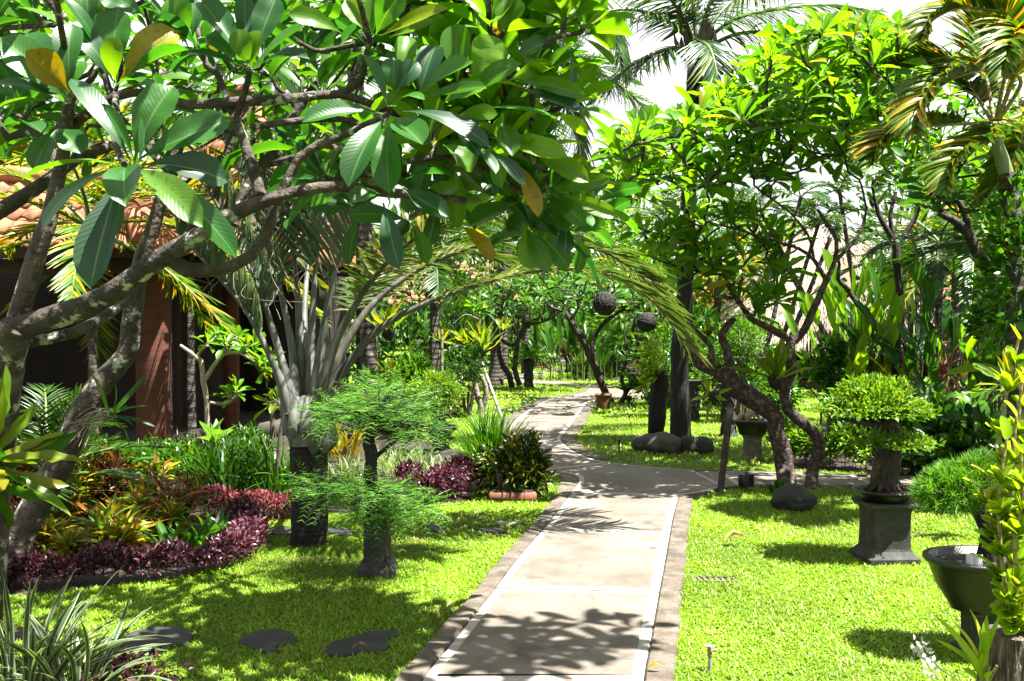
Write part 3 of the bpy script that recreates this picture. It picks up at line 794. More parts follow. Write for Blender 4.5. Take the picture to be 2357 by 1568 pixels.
def croton(label, base, H, L, W, lm, nst=4, nl=13, T=None, seed=1, group='crotons in the shaded bed', name='croton_plant'):
    rng = np.random.default_rng(seed); rt = thing(name, label, 'plant', base, group); lf, st = MB(), MB(); b = np.asarray(base, float)
    for i in range(nst):
        a = rng.uniform(0, 6.28); r = .16 * H * (i > 0); t = b + A3(math.cos(a) * r * 2, math.sin(a) * r * 2, H * rng.uniform(.55, 1))
        tube(st, [b + A3(math.cos(a) * .02, math.sin(a) * .02, 0), (b + t) / 2 + rng.normal(0, .02, 3), t], [.012, .009, .006], ns=5, step=.06)
        for h in (1., .72, .45):
            rosette(lf, T or LF_LANCE, b + (t - b) * h, UPZ * .9 + rng.normal(0, .25, 3), int(nl * (.6 + .4 * h)), L * rng.uniform(.8, 1.1), W, 70 if h == 1 else 45, -12, rng, jit=.25)
    st.build('stem', M['twig'], rt); lf.build('foliage', M[lm], rt)
    return rt


def pinnate_pad(lf, st, c, R, n, org, L=.11, rng=RNG):
    """Feathery twigs (small compound leaves) over a flat pad."""
    c = np.asarray(c, float); R = np.asarray(R, float)
    for i in range(n):
        d = nrm(rng.normal(0, 1, 3) * A3(1, 1, .8)); p = c + d * R * rng.uniform(.35, 1) ** .6
        D = nrm((p - c) / R * A3(1, 1, .25) + rng.normal(0, .4, 3) + A3(0, 0, .08)); l = L * rng.uniform(.7, 1.3)
        m = 7; t = np.linspace(.12, 1, m)
        C = p + D * (t * l)[:, None] - UPZ * (l * .22 * t * t)[:, None]
        S = nrm(np.cross(D, UPZ))
        for sd in (1, -1):
            place(lf, GR2, C, S * sd * .9 + D * .5 - UPZ * .12 + rng.normal(0, .1, (m, 3)), UPZ + A3(0, -.75, 0) + rng.normal(0, .45, (m, 3)), l * .30 * np.interp(t, [0, .3, 1], [.7, 1, .6]), l * .2, rng)
        if i % 3 == 0:
            mid = (p + np.asarray(org)) / 2 + rng.normal(0, .03, 3)
            tube(st, [org, mid, p, C[-1]], [.006, .004, .0025, .001], ns=4, step=.05, cap=False)


GR2 = tset('ovate', 1, (0, .2), (0, .1), k=3, seed=16, cols=3)


def pedestal_square(name, label, base, w, h, mat='stone_dark', rot=0., cat='pedestal', group=None, neck=.84):
    rt = thing(name, label, cat, base, group)
    b = MB(); n = neck
    lathe(b, base, [(w * .575, -.02), (w * .575, h * .10), (w * .55, h * .12), (w * .50, h * .15), (w * .5 * n + w * .015, h * .21), (w * .5 * n, h * .25)], 32, sq=1.4, rot=rot); b.build('base', M[mat], rt, smooth=False)
    s = MB(); lathe(s, base, [(w * .5 * n, h * .25), (w * .49 * n, h * .6), (w * .5 * n, h * .84)], 32, sq=1.4, rot=rot); s.build('shaft', M[mat], rt, smooth=False)
    c = MB(); lathe(c, base, [(w * .5 * n, h * .84), (w * .5 * n + w * .02, h * .88), (w * .5 * n + w * .02, h * .91), (w * .53, h * .93), (w * .55, h * .95), (w * .55, h)], 32, sq=1.4, rot=rot); c.build('capital', M[mat], rt, smooth=False)
    return rt


def pot(label, base, r, h, mat='pot_black', sx=1., sy=1., foot=.7, rim=.03, name='plant_pot', cat='pot', group=None, soil=True, curve=.0):
    rt = thing(name, label, cat, base, group); b = MB(); t = r * .09
    lathe(b, base, [(r * foot, 0), (r * foot * 1.02, h * .05), (r * (foot + (1 - foot) * (.45 + curve)), h * .45), (r * .96, h * .85), (r * 1.0, h * .88), (r * 1.05, h * .93), (r * 1.05, h), (r - t, h), (r - t * 1.2, h * .82), (0.0, h * .80)], 40, sx=sx, sy=sy)
    b.build('body', M[mat], rt)
    if soil:
        s = MB(); k = r - t * 1.3
        lathe(s, base, [(k, h * .80), (k * .98, h * .87), (k * .6, h * .92), (k * .2, h * .93), (0.001, h * .94)], 28, sx=sx, sy=sy, jit=.03); s.build('soil', M['soil'], rt)
    return rt


def rock(mb, c, R, seed=1, rough=.12):
    import mathutils
    r = np.random.default_rng(seed); n, m = 22, 32
    V = []
    for i in range(n + 1):
        th = math.pi * i / n
        for j in range(m):
            ph = 2 * math.pi * j / m
            d = A3(math.sin(th) * math.cos(ph), math.sin(th) * math.sin(ph), math.cos(th))
            nn = mathutils.noise.noise(Vector(d * 1.3 + seed * 7.1)) * 1.6 + mathutils.noise.noise(Vector(d * 3.5 + seed * 3.3)) * .5
            V.append(np.asarray(c) + d * np.asarray(R) * (1 + rough * nn))
    F = [(i * m + j, (i + 1) * m + j, (i + 1) * m + (j + 1) % m, i * m + (j + 1) % m) for i in range(n) for j in range(m)]
    mb.add(np.array(V), F)
# ================================================================== CAMERA, LIGHT, SKY
cam = bpy.data.cameras.new('camera'); co = bpy.data.objects.new('camera', cam); COL.objects.link(co)
cam.sensor_width = 36; cam.lens = 36 * FPX / 2357; cam.clip_end = 400; cam.clip_start = .05
co.location = (0, 0, CAMH); co.rotation_euler = (math.pi / 2 - TH, 0, 0)
SC.camera = co
SUN = nrm(A3(.33, -.15, .93))
sun = bpy.data.lights.new('sun', 'SUN'); sun.energy = 5; sun.angle = math.radians(.55); sun.color = (1, .96, .88)
so = bpy.data.objects.new('sun', sun); COL.objects.link(so); so.rotation_euler = Vector(SUN).to_track_quat('Z', 'Y').to_euler()
so.location = (0, 0, 20)
w = bpy.data.worlds.new('World'); SC.world = w; w.use_nodes = True
nt = w.node_tree; nt.nodes.clear()
sky = nt.nodes.new('ShaderNodeTexSky'); sky.sky_type = 'NISHITA'; sky.sun_disc = False
sky.sun_elevation = math.asin(SUN[2]); sky.sun_rotation = math.atan2(SUN[0], SUN[1])
sky.dust_density = 6; sky.air_density = 1.0; sky.ozone_density = 1.0
tc = nt.nodes.new('ShaderNodeTexCoord'); ns = nt.nodes.new('ShaderNodeTexNoise'); ns.inputs['Scale'].default_value = 2.2; ns.inputs['Detail'].default_value = 7
nt.links.new(tc.outputs['Generated'], ns.inputs['Vector'])
mr = nt.nodes.new('ShaderNodeMapRange'); mr.inputs[1].default_value = .12; mr.inputs[2].default_value = .38
nt.links.new(ns.outputs['Fac'], mr.inputs[0])
mx = nt.nodes.new('ShaderNodeMix'); mx.data_type = 'RGBA'
nt.links.new(mr.outputs[0], mx.inputs[0]); nt.links.new(sky.outputs[0], mx.inputs[6]); mx.inputs[7].default_value = (8.2, 8.3, 8.4, 1)
bg = nt.nodes.new('ShaderNodeBackground'); bg.inputs[1].default_value = .025
ow = nt.nodes.new('ShaderNodeOutputWorld'); nt.links.new(mx.outputs[2], bg.inputs[0]); nt.links.new(bg.outputs[0], ow.inputs[0])
SC.view_settings.view_transform = 'Standard'; SC.view_settings.look = 'None'; SC.view_settings.gamma = 1; SC.view_settings.exposure = 2.72
try:
    SC.cycles.max_bounces = 8; SC.cycles.diffuse_bounces = 2; SC.cycles.transmission_bounces = 3; SC.cycles.caustics_reflective = False; SC.cycles.caustics_refractive = False
    SC.cycles.use_denoising = True
except Exception: pass


def struct(o): o['kind'] = 'structure'; return o


# ================================================================== GROUND AND PATH
def gl(*p): return [G(*q) for q in p]


gm = MB(); gm.add([(-150, -30, 0), (150, -30, 0), (150, 250, 0), (-150, 250, 0)], [[0, 1, 2, 3]]); struct(gm.build('ground', M['ground']))

# outlines of the concrete (left and right edges)
L1 = [(850, 1790), (979, 1568), (1026, 1509), (1086, 1433), (1138, 1367), (1196, 1289), (1252, 1224), (1286, 1179), (1319, 1136)]
R1 = [(1470, 1790), (1482, 1568), (1493, 1509), (1506, 1433), (1517, 1371), (1530, 1300), (1541, 1237), (1550, 1190), (1562, 1149)]
L2 = [(1319, 1136), (1332, 1114), (1326, 1099), (1286, 1091), (1249, 1088)]
L3 = [(1249, 1088), (1205, 1062), (1178, 1030), (1172, 1000), (1179, 980), (1199, 960), (1226, 941), (1252, 927), (1279, 919), (1332, 911), (1352, 903), (1358, 897), (1345, 892), (1300, 888), (1232, 885), (1205, 881)]
R3 = [(1409, 1071), (1366, 1062), (1326, 1046), (1303, 1030), (1290, 1014), (1297, 1003), (1318, 975), (1336, 950), (1356, 928), (1400, 921), (1452, 920), (1520, 917)]
RB_near = [(1571, 1146), (1615, 1139), (1671, 1126), (1760, 1122), (1871, 1123), (1971, 1124), (2200, 1127)]
RB_far = [(1409, 1071), (1500, 1080), (1571, 1086), (1680, 1090), (1791, 1093), (1900, 1097), (2005, 1101), (2200, 1106)]


def curve2(p, step=.12):
    q, _ = smooth_line(gl(*p), np.ones(len(p)), step); return q


cL1, cR1, cL2, cL3, cR3, cN, cF = (curve2(x) for x in (L1, R1, L2, L3, R3, RB_near, RB_far))


def cut(c, y0, y1):           # piece of an edge between two distances
    return c[(c[:, 1] >= y0) & (c[:, 1] <= y1)]


slabs = []
def at_y(c, y):
    i = np.argsort(c[:, 1]); return A3(np.interp(y, c[i, 1], c[i, 0]), y, 0)


jl = [G(x, y)[1] for x, y in ((1140, 1363), (1252, 1226), (1319, 1138))]
jr = [G(x, y)[1] for x, y in ((1517, 1372), (1541, 1237), (1562, 1149))]
yl = [2.75, 4.32] + jl; yr = [2.75, 4.32] + jr
for i in range(4):
    gp = .024 if i else .02
    a, b = yl[i] + gp, yl[i + 1] - gp; c, d = yr[i] + gp, yr[i + 1] - gp
    Lp = np.vstack([[at_y(cL1, a)], cut(cL1, a + .05, b - .05), [at_y(cL1, b)]])
    Rp = np.vstack([[at_y(cR1, c)], cut(cR1, c + .05, d - .05), [at_y(cR1, d)]])
    slabs.append(np.vstack([Rp, Lp[::-1]]))
# junction slab, then the far winding stretch and the crossing arm
jA = at_y(cL1, yl[4] - .001) + A3(0, .03, 0); jB = at_y(cR1, yr[4] - .001) + A3(0, .03, 0)
slabs.append(np.vstack([[jB], cN[(cN[:, 0] > jB[0] + .05) & (cN[:, 0] < 2.05)], cF[(cF[:, 0] < 2.02)][::-1], cL2[::-1][1:-1], [jA]]))
xs = [2.08, 3.6, 5.2]
for a, b in zip(xs[:-1], xs[1:]):
    n_, f_ = cN[(cN[:, 0] > a) & (cN[:, 0] < b - .03)], cF[(cF[:, 0] > a) & (cF[:, 0] < b - .03)]
    slabs.append(np.vstack([n_, f_[::-1]]))
# winding part: cross cuts at given pixel rows
cutsL = [0, .10, .19, .29, .385, .50, .62]
def by_frac(c, f):
    s = np.concatenate([[0], np.cumsum(np.linalg.norm(np.diff(c, axis=0), axis=1))]); s /= s[-1]
    return np.array([np.interp(f, s, c[:, k]) for k in range(3)]), s
rows = [((1249, 1088), (1409, 1071)), ((1182, 1036), (1303, 1033)), ((1172, 1001), (1302, 1001)), ((1190, 970), (1321, 971)), ((1235, 936), (1349, 937)), ((1332, 911), (1400, 921)), ]
def near_i(c, p): return int(np.argmin(np.linalg.norm(c - G(*p), axis=1)))
for (a, b), (c, d) in zip(rows[:-1], rows[1:]):
    i0, i1 = near_i(cL3, a), near_i(cL3, c); k0, k1 = near_i(cR3, b), near_i(cR3, d)
    Lp = cL3[i0:i1 + 1].copy(); Rp = cR3[k0:k1 + 1].copy()
    if len(Lp) > 2 and len(Rp) > 2:
        Lp[0] += (Lp[1] - Lp[0]) * .25; Lp[-1] += (Lp[-2] - Lp[-1]) * .25; Rp[0] += (Rp[1] - Rp[0]) * .25; Rp[-1] += (Rp[-2] - Rp[-1]) * .25
    slabs.append(np.vstack([Rp, Lp[::-1]]))
far_out = gl((1332, 911), (1400, 921), (1452, 920), (1560, 917), (1560, 900), (1479, 897), (1420, 893), (1340, 884), (1290, 880), (1240, 878), (1200, 874), (1150, 868), (1140, 874), (1170, 880), (1205, 883), (1232, 886), (1300, 889), (1345, 893), (1357, 898), (1352, 904))
far_out2 = gl((1150, 866), (1170, 860), (1230, 860), (1275, 851), (1310, 846), (1318, 842), (1290, 838), (1262, 836), (1258, 829), (1285, 823), (1297, 818), (1275, 814), (1300, 815), (1312, 820), (1300, 828), (1318, 836), (1335, 842), (1325, 850), (1285, 858), (1240, 866), (1200, 873), (1165, 876))
slabs_far = [np.array(far_out), np.array(far_out2)]
pm = MB(); pe = MB()
path_root = thing('path', None, None, (0, 5, 0)); path_root['kind'] = 'structure'
for s in slabs + slabs_far:
    p = s[:, :2]
    area = np.sum(p[:, 0] * np.roll(p[:, 1], -1) - np.roll(p[:, 0], -1) * p[:, 1])
    if area < 0: p = p[::-1]
    keep = np.linalg.norm(p - np.roll(p, 1, 0), axis=1) > 1e-3; p = p[keep]
    prism(pe, np.column_stack([p, 0 * p[:, 0]]), -.03, .026, bev=.006)
    if len(s) and s is not slabs_far[0] and s is not slabs_far[1]:
        q = inset(p, .055); prism(pm, np.column_stack([q, 0 * q[:, 0]]), .0, .030, bev=.002)
    else:
        q = inset(p, .04); prism(pm, np.column_stack([q, 0 * q[:, 0]]), .0, .030)
pe.build('slab_border', M['concrete_edge'], path_root, smooth=False); pm.build('slab', M['concrete'], path_root, smooth=False)
jm = MB()
base_poly = np.vstack([cR1, cN[cN[:, 0] < 5.2], cF[(cF[:, 0] < 5.2)][::-1], cR3[1:], cL3[::-1][10:], cL2[::-1][1:], cL1[::-1][1:]])
for pl in (np.vstack([cR1, cL1[::-1]]), np.vstack([cL1[-1:], cR1[-1:], cN[cN[:, 0] < 5.2], cF[cF[:, 0] < 5.2][::-1], cL2[::-1]]), np.vstack([cR3[:near_i(cR3, (1400, 921))], cL3[:near_i(cL3, (1332, 911))][::-1]])):
    prism(jm, pl, -.03, .016)
jm.build('joint_bed', M['joint'], path_root, smooth=False)

# kerb stones
kb = MB()
def kerb(c, w, side, seglen=1.35, w1=None):
    s = np.concatenate([[0], np.cumsum(np.linalg.norm(np.diff(c, axis=0), axis=1))])
    T = nrm(np.gradient(c, axis=0)); N_ = np.stack([-T[:, 1], T[:, 0], 0 * T[:, 0]], -1) * side
    n = max(1, round(s[-1] / seglen))
    out = []
    for i in range(n):
        a, b = s[-1] * i / n + .006, s[-1] * (i + 1) / n - .006
        t = np.linspace(a, b, max(3, int((b - a) / .12)))
        C = np.stack([np.interp(t, s, c[:, k]) for k in range(3)], -1); NN = np.stack([np.interp(t, s, N_[:, k]) for k in range(3)], -1)
        ww = w if w1 is None else w + (w1 - w) * (t / s[-1])[:, None]
        jig = RNG.normal(0, .006, (len(t), 1))
        pl = np.vstack([C + NN * .004, (C + NN * (ww + jig))[::-1]])
        prism(kb, pl, -.05, .030 + RNG.uniform(-.004, .005), bev=.010); out.append(pl)
    return out
kerbs = kerb(cL1, .12, 1) + kerb(cR1, .132, -1) + kerb(cL2, .17, 1, 1.1) + kerb(cN[cN[:, 0] < 5], .06, -1) + kerb(cF[cF[:, 0] < 5], .07, 1)
i0 = near_i(cL3, (1178, 1030)); kerbs += kerb(cL3[i0:near_i(cL3, (1356, 900))], .2, 1) + kerb(cR3[2:near_i(cR3, (1356, 928))], .2, -1, 1.3)
struct(kb.build('kerb', M['kerb']))

# soil beds
bedL = gl((-900, 1420), (20, 1376), (250, 1352), (400, 1333), (520, 1303), (598, 1262), (618, 1232), (600, 1202), (680, 1197), (760, 1186), (900, 1182), (960, 1170), (1080, 1156), (1104, 1120), (1080, 1080), (1060, 1040), (1000, 1020), (930, 1010), (880, 960), (800, 925), (760, 880), (-900, 880))
bedR = gl((1795, 1080), (2000, 1092), (2030, 1112), (2357, 1150), (2900, 1230), (2900, 890), (2130, 885), (2000, 930), (1900, 975), (1800, 1010))
bedC = gl((1100, 1120), (1130, 1155), (1260, 1150), (1262, 1125), (1180, 1085), (1100, 1085))
sb = MB()
for b in (bedL, bedR): prism(sb, b, -.05, .006)
struct(sb.build('soil_bed', M['soil'], smooth=False))
def shrink(k):
    h = len(k) // 2; a, b = k[:h], k[h:][::-1]
    return np.vstack([a, (a + (b - a) * (.86 + .12 * np.sin(np.arange(h) * 2.3))[:, None])[::-1]])


NOGRASS = [np.array(x)[:, :2] for x in [np.vstack([cR1, cL1[::-1]]), np.vstack([cL1[-1:], cR1[-1:], cN, cF[::-1], cL2[::-1]]), np.vstack([cR3[:near_i(cR3, (1400, 921))], cL3[:near_i(cL3, (1332, 911))][::-1]])] + slabs + slabs_far + [shrink(k) for k in kerbs] + [bedL, bedR]]

# ------------------------------------------------------------------ stepping stones
def stone(label, px, name='stepping_stone', cat='stepping stone', group='slate stepping stones in the lawn', mat='slate', h=.022, jag=.03):
    p = np.array(gl(*px)); c = p.mean(0)
    q, _ = smooth_line(np.vstack([p, p[:1]]), np.ones(len(p) + 1), .04); q = q[:-1]
    q = q + RNG.normal(0, .006, q.shape) * A3(1, 1, 0)
    m = MB(); prism(m, q, -.02, h, bev=.008)
    o = m.build(name, M[mat], loc=(c[0], c[1], 0), smooth=False); tag(o, label, cat, group); NOGRASS.append(inset(q[:, :2] if np.sum(q[:, 0] * np.roll(q[:, 1], -1) - np.roll(q[:, 0], -1) * q[:, 1]) > 0 else q[::-1, :2], .012)); return o


def z7(*p): return [Z7(*q) for q in p]
def z8(*p): return [Z8(*q) for q in p]


stone('large cracked slate stepping stone beside the striped strap-leaf plant', z7((800, 1320), (880, 1270), (1000, 1230), (1200, 1212), (1310, 1240), (1325, 1300), (1280, 1335), (1130, 1345), (1010, 1378), (850, 1350)))
stone('middle slate stepping stone of the near row, between two fallen leaves', z7((1645, 1310), (1730, 1255), (1850, 1230), (1990, 1248), (2050, 1300), (2030, 1325), (1900, 1340), (1940, 1380), (1860, 1390), (1740, 1355)))
stone('angular slate stepping stone closest to the left path kerb', z8((-130, 1400), (-40, 1310), (60, 1290), (190, 1250), (380, 1225), (410, 1240), (330, 1300), (300, 1385), (150, 1380), (20, 1410)))
stone('dark stepping stone half hidden under the striped strap leaves', z7((60, 1260), (180, 1215), (300, 1225), (340, 1265), (260, 1290), (100, 1290)))
stone('grey slate stone against the left foot of the silvery palm trunk', z7((1840, 550), (1900, 520), (1970, 512), (2050, 530), (2060, 565), (1920, 572)))
stone('grey slate stone on the lawn just past the palm trunk', z7((2250, 535), (2310, 522), (2400, 528), (2440, 550), (2400, 570), (2280, 568)))
stone('blue-grey slate stone right of the leafy pedestal', z8((560, 505), (690, 508), (725, 525), (720, 548), (660, 552), (610, 530)))
stone('long slate stone in the lawn near the pale concrete plate', z8((880, 520), (1000, 525), (1080, 518), (1135, 545), (1100, 560), (980, 548)))
stone('small pale concrete plate flush in the lawn by the kerb', z8((1070, 478), (1230, 480), (1245, 490), (1090, 497)), name='concrete_plate', cat='plate', group=None, mat='concrete_edge', jag=0)
stone('thin pale slab set in the grass beside the dark croton bush', z8((1380, 210), (1450, 212), (1455, 219), (1385, 218)), name='concrete_plate', cat='plate', group=None, mat='concrete_edge')
stone('dark flat stone in the far lawn below the kerb bend', [QA(820, 1290), QA(940, 1285), QA(960, 1300), QA(830, 1306)], group='slate stepping stones in the far lawn')
stone('dark flat stone in the far lawn nearer the bamboo prop', [QA(660, 1318), QA(750, 1315), QA(760, 1332), QA(670, 1336)], group='slate stepping stones in the far lawn')
stone('pale flat stone in the lawn beside the foot of the bamboo prop', [QA(500, 1408), QA(570, 1405), QA(585, 1425), QA(510, 1428)], mat='stone_grey', group='slate stepping stones in the far lawn')

# ------------------------------------------------------------------ lawn
def grass():
    m = MB()
    kk = [id(k) for k in kerbs]; NOG2 = [np.asarray(x) for x in NOGRASS]
    def ring(y0, y1, dens, L, W):
        wd = .56 * y1 + .8; n = int(dens * 2 * wd * (y1 - y0))
        x = RNG.uniform(-wd, wd, n); y = RNG.uniform(y0, y1, n)
        k = np.abs(x) < .56 * y + .8; x, y = x[k], y[k]
        # patchy cover
        ok = np.ones(len(x), bool)
        for p in NOG2:
            lo, hi = p.min(0), p.max(0)
            c = np.where((x > lo[0]) & (x < hi[0]) & (y > lo[1]) & (y < hi[1]))[0]
            if len(c): ok[c[inpoly(x[c], y[c], p)]] = False
        x, y = x[ok], y[ok]; n = len(x)
        az = RNG.uniform(0, 6.28, n); el = np.radians(RNG.uniform(4, 48, n))
        D = np.stack([np.cos(az) * np.cos(el), np.sin(az) * np.cos(el), np.sin(el)], -1)
        UP = np.stack([-np.cos(az) * np.sin(el), -np.sin(az) * np.sin(el), np.cos(el)], -1)
        place(m, GR, np.stack([x, y, np.zeros(n)], -1), D, UP, L * RNG.uniform(.5, 1.2, n), W * RNG.uniform(.7, 1.2, n))
    ring(3.4, 5, 10500, .036, .0068); ring(5, 7.5, 8000, .038, .0078); ring(7.5, 11, 4300, .045, .0105); ring(11, 17, 1000, .065, .017)
    ring(17, 30, 320, .08, .03); ring(30, 60, 60, .12, .07)
    o = m.build('lawn_grass', M['grass']); tag(o, 'short broad-bladed green lawn covering the garden floor', 'grass', kind='stuff')
# ================================================================== NEAR FRANGIPANIS (upper left)
def z1l(D, *p): return [(*Z1(a, b), d if d else D, w) for a, b, d, w in p]


nearA = [
    [(-70, 1620, 4.6, 112), (-45, 1330, 4.6, 104), (-22, 1080, 4.6, 98), (-2, 920, 4.55, 94), (14, 820, 4.5, 88), (42, 752, 4.45, 72)],
    [(14, 800, 4.5, 70), (50, 757, 4.47, 62), (100, 738, 4.45, 56), (187, 708, 4.4, 54), (267, 668, 4.35, 52), (333, 618, 4.3, 48), (400, 578, 4.28, 44), (460, 540, 4.25, 40), (520, 500, 4.22, 36), (600, 466, 4.2, 32), (693, 440, 4.2, 28), (783, 430, 4.22, 26), (900, 445, 4.3, 24), (1000, 450, 4.4, 20), (1070, 462, 4.5, 16)],
    [(30, 765, 4.5, 50), (67, 650, 4.5, 46), (93, 563, 4.5, 42), (110, 520, 4.5, 40), (128, 440, 4.5, 34), (150, 335, 4.5, 28), (160, 250, 4.4, 22), (165, 215, 4.3, 18)],
    [(60, 790, 4.6, 24), (167, 766, 4.65, 26), (250, 724, 4.75, 24), (290, 690, 4.85, 22), (335, 636, 4.95, 20), (420, 560, 5.0, 20), (470, 470, 5.0, 18)],
    [(385, 592, 4.3, 34), (430, 622, 4.3, 34), (480, 623, 4.3, 32), (533, 614, 4.28, 30), (580, 588, 4.25, 28), (615, 535, 4.25, 25), (650, 440, 4.25, 24), (690, 362, 4.25, 22), (735, 332, 4.25, 20), (783, 317, 4.25, 18), (840, 288, 4.1, 15), (890, 264, 3.95, 14)],
    [(600, 452, 4.25, 28), (578, 380, 4.3, 26), (560, 320, 4.35, 24), (540, 272, 4.4, 22), (552, 246, 4.4, 18), (570, 190, 4.3, 15), (574, 158, 4.15, 14)],
    [(158, 300, 4.5, 22), (200, 262, 4.45, 22), (267, 222, 4.4, 20), (345, 214, 4.4, 20), (427, 240, 4.4, 24), (563, 233, 4.4, 24), (683, 226, 4.45, 22), (783, 217, 4.5, 20), (880, 250, 4.55, 18), (1000, 296, 4.6, 16), (1060, 318, 4.6, 14)],
    [(580, 292, 4.4, 16), (700, 277, 4.45, 16), (790, 275, 4.5, 14), (860, 300, 4.5, 12)],
    [(783, 217, 4.5, 18), (830, 190, 4.5, 16), (842, 130, 4.4, 14), (852, 96, 4.3, 13)],
    [(939, 372, 4.35, 14), (1039, 363, 4.4, 14), (1130, 400, 4.5, 13), (1200, 440, 4.5, 12), (1258, 445, 4.5, 11)],
    [(267, 222, 4.4, 16), (262, 290, 4.1, 15), (268, 340, 3.85, 14), (286, 378, 3.72, 14)],
    [(160, 300, 4.5, 20), (150, 265, 4.25, 18), (156, 232, 4.05, 14)],
]
SZ = {1: Z1, 2: Z2}
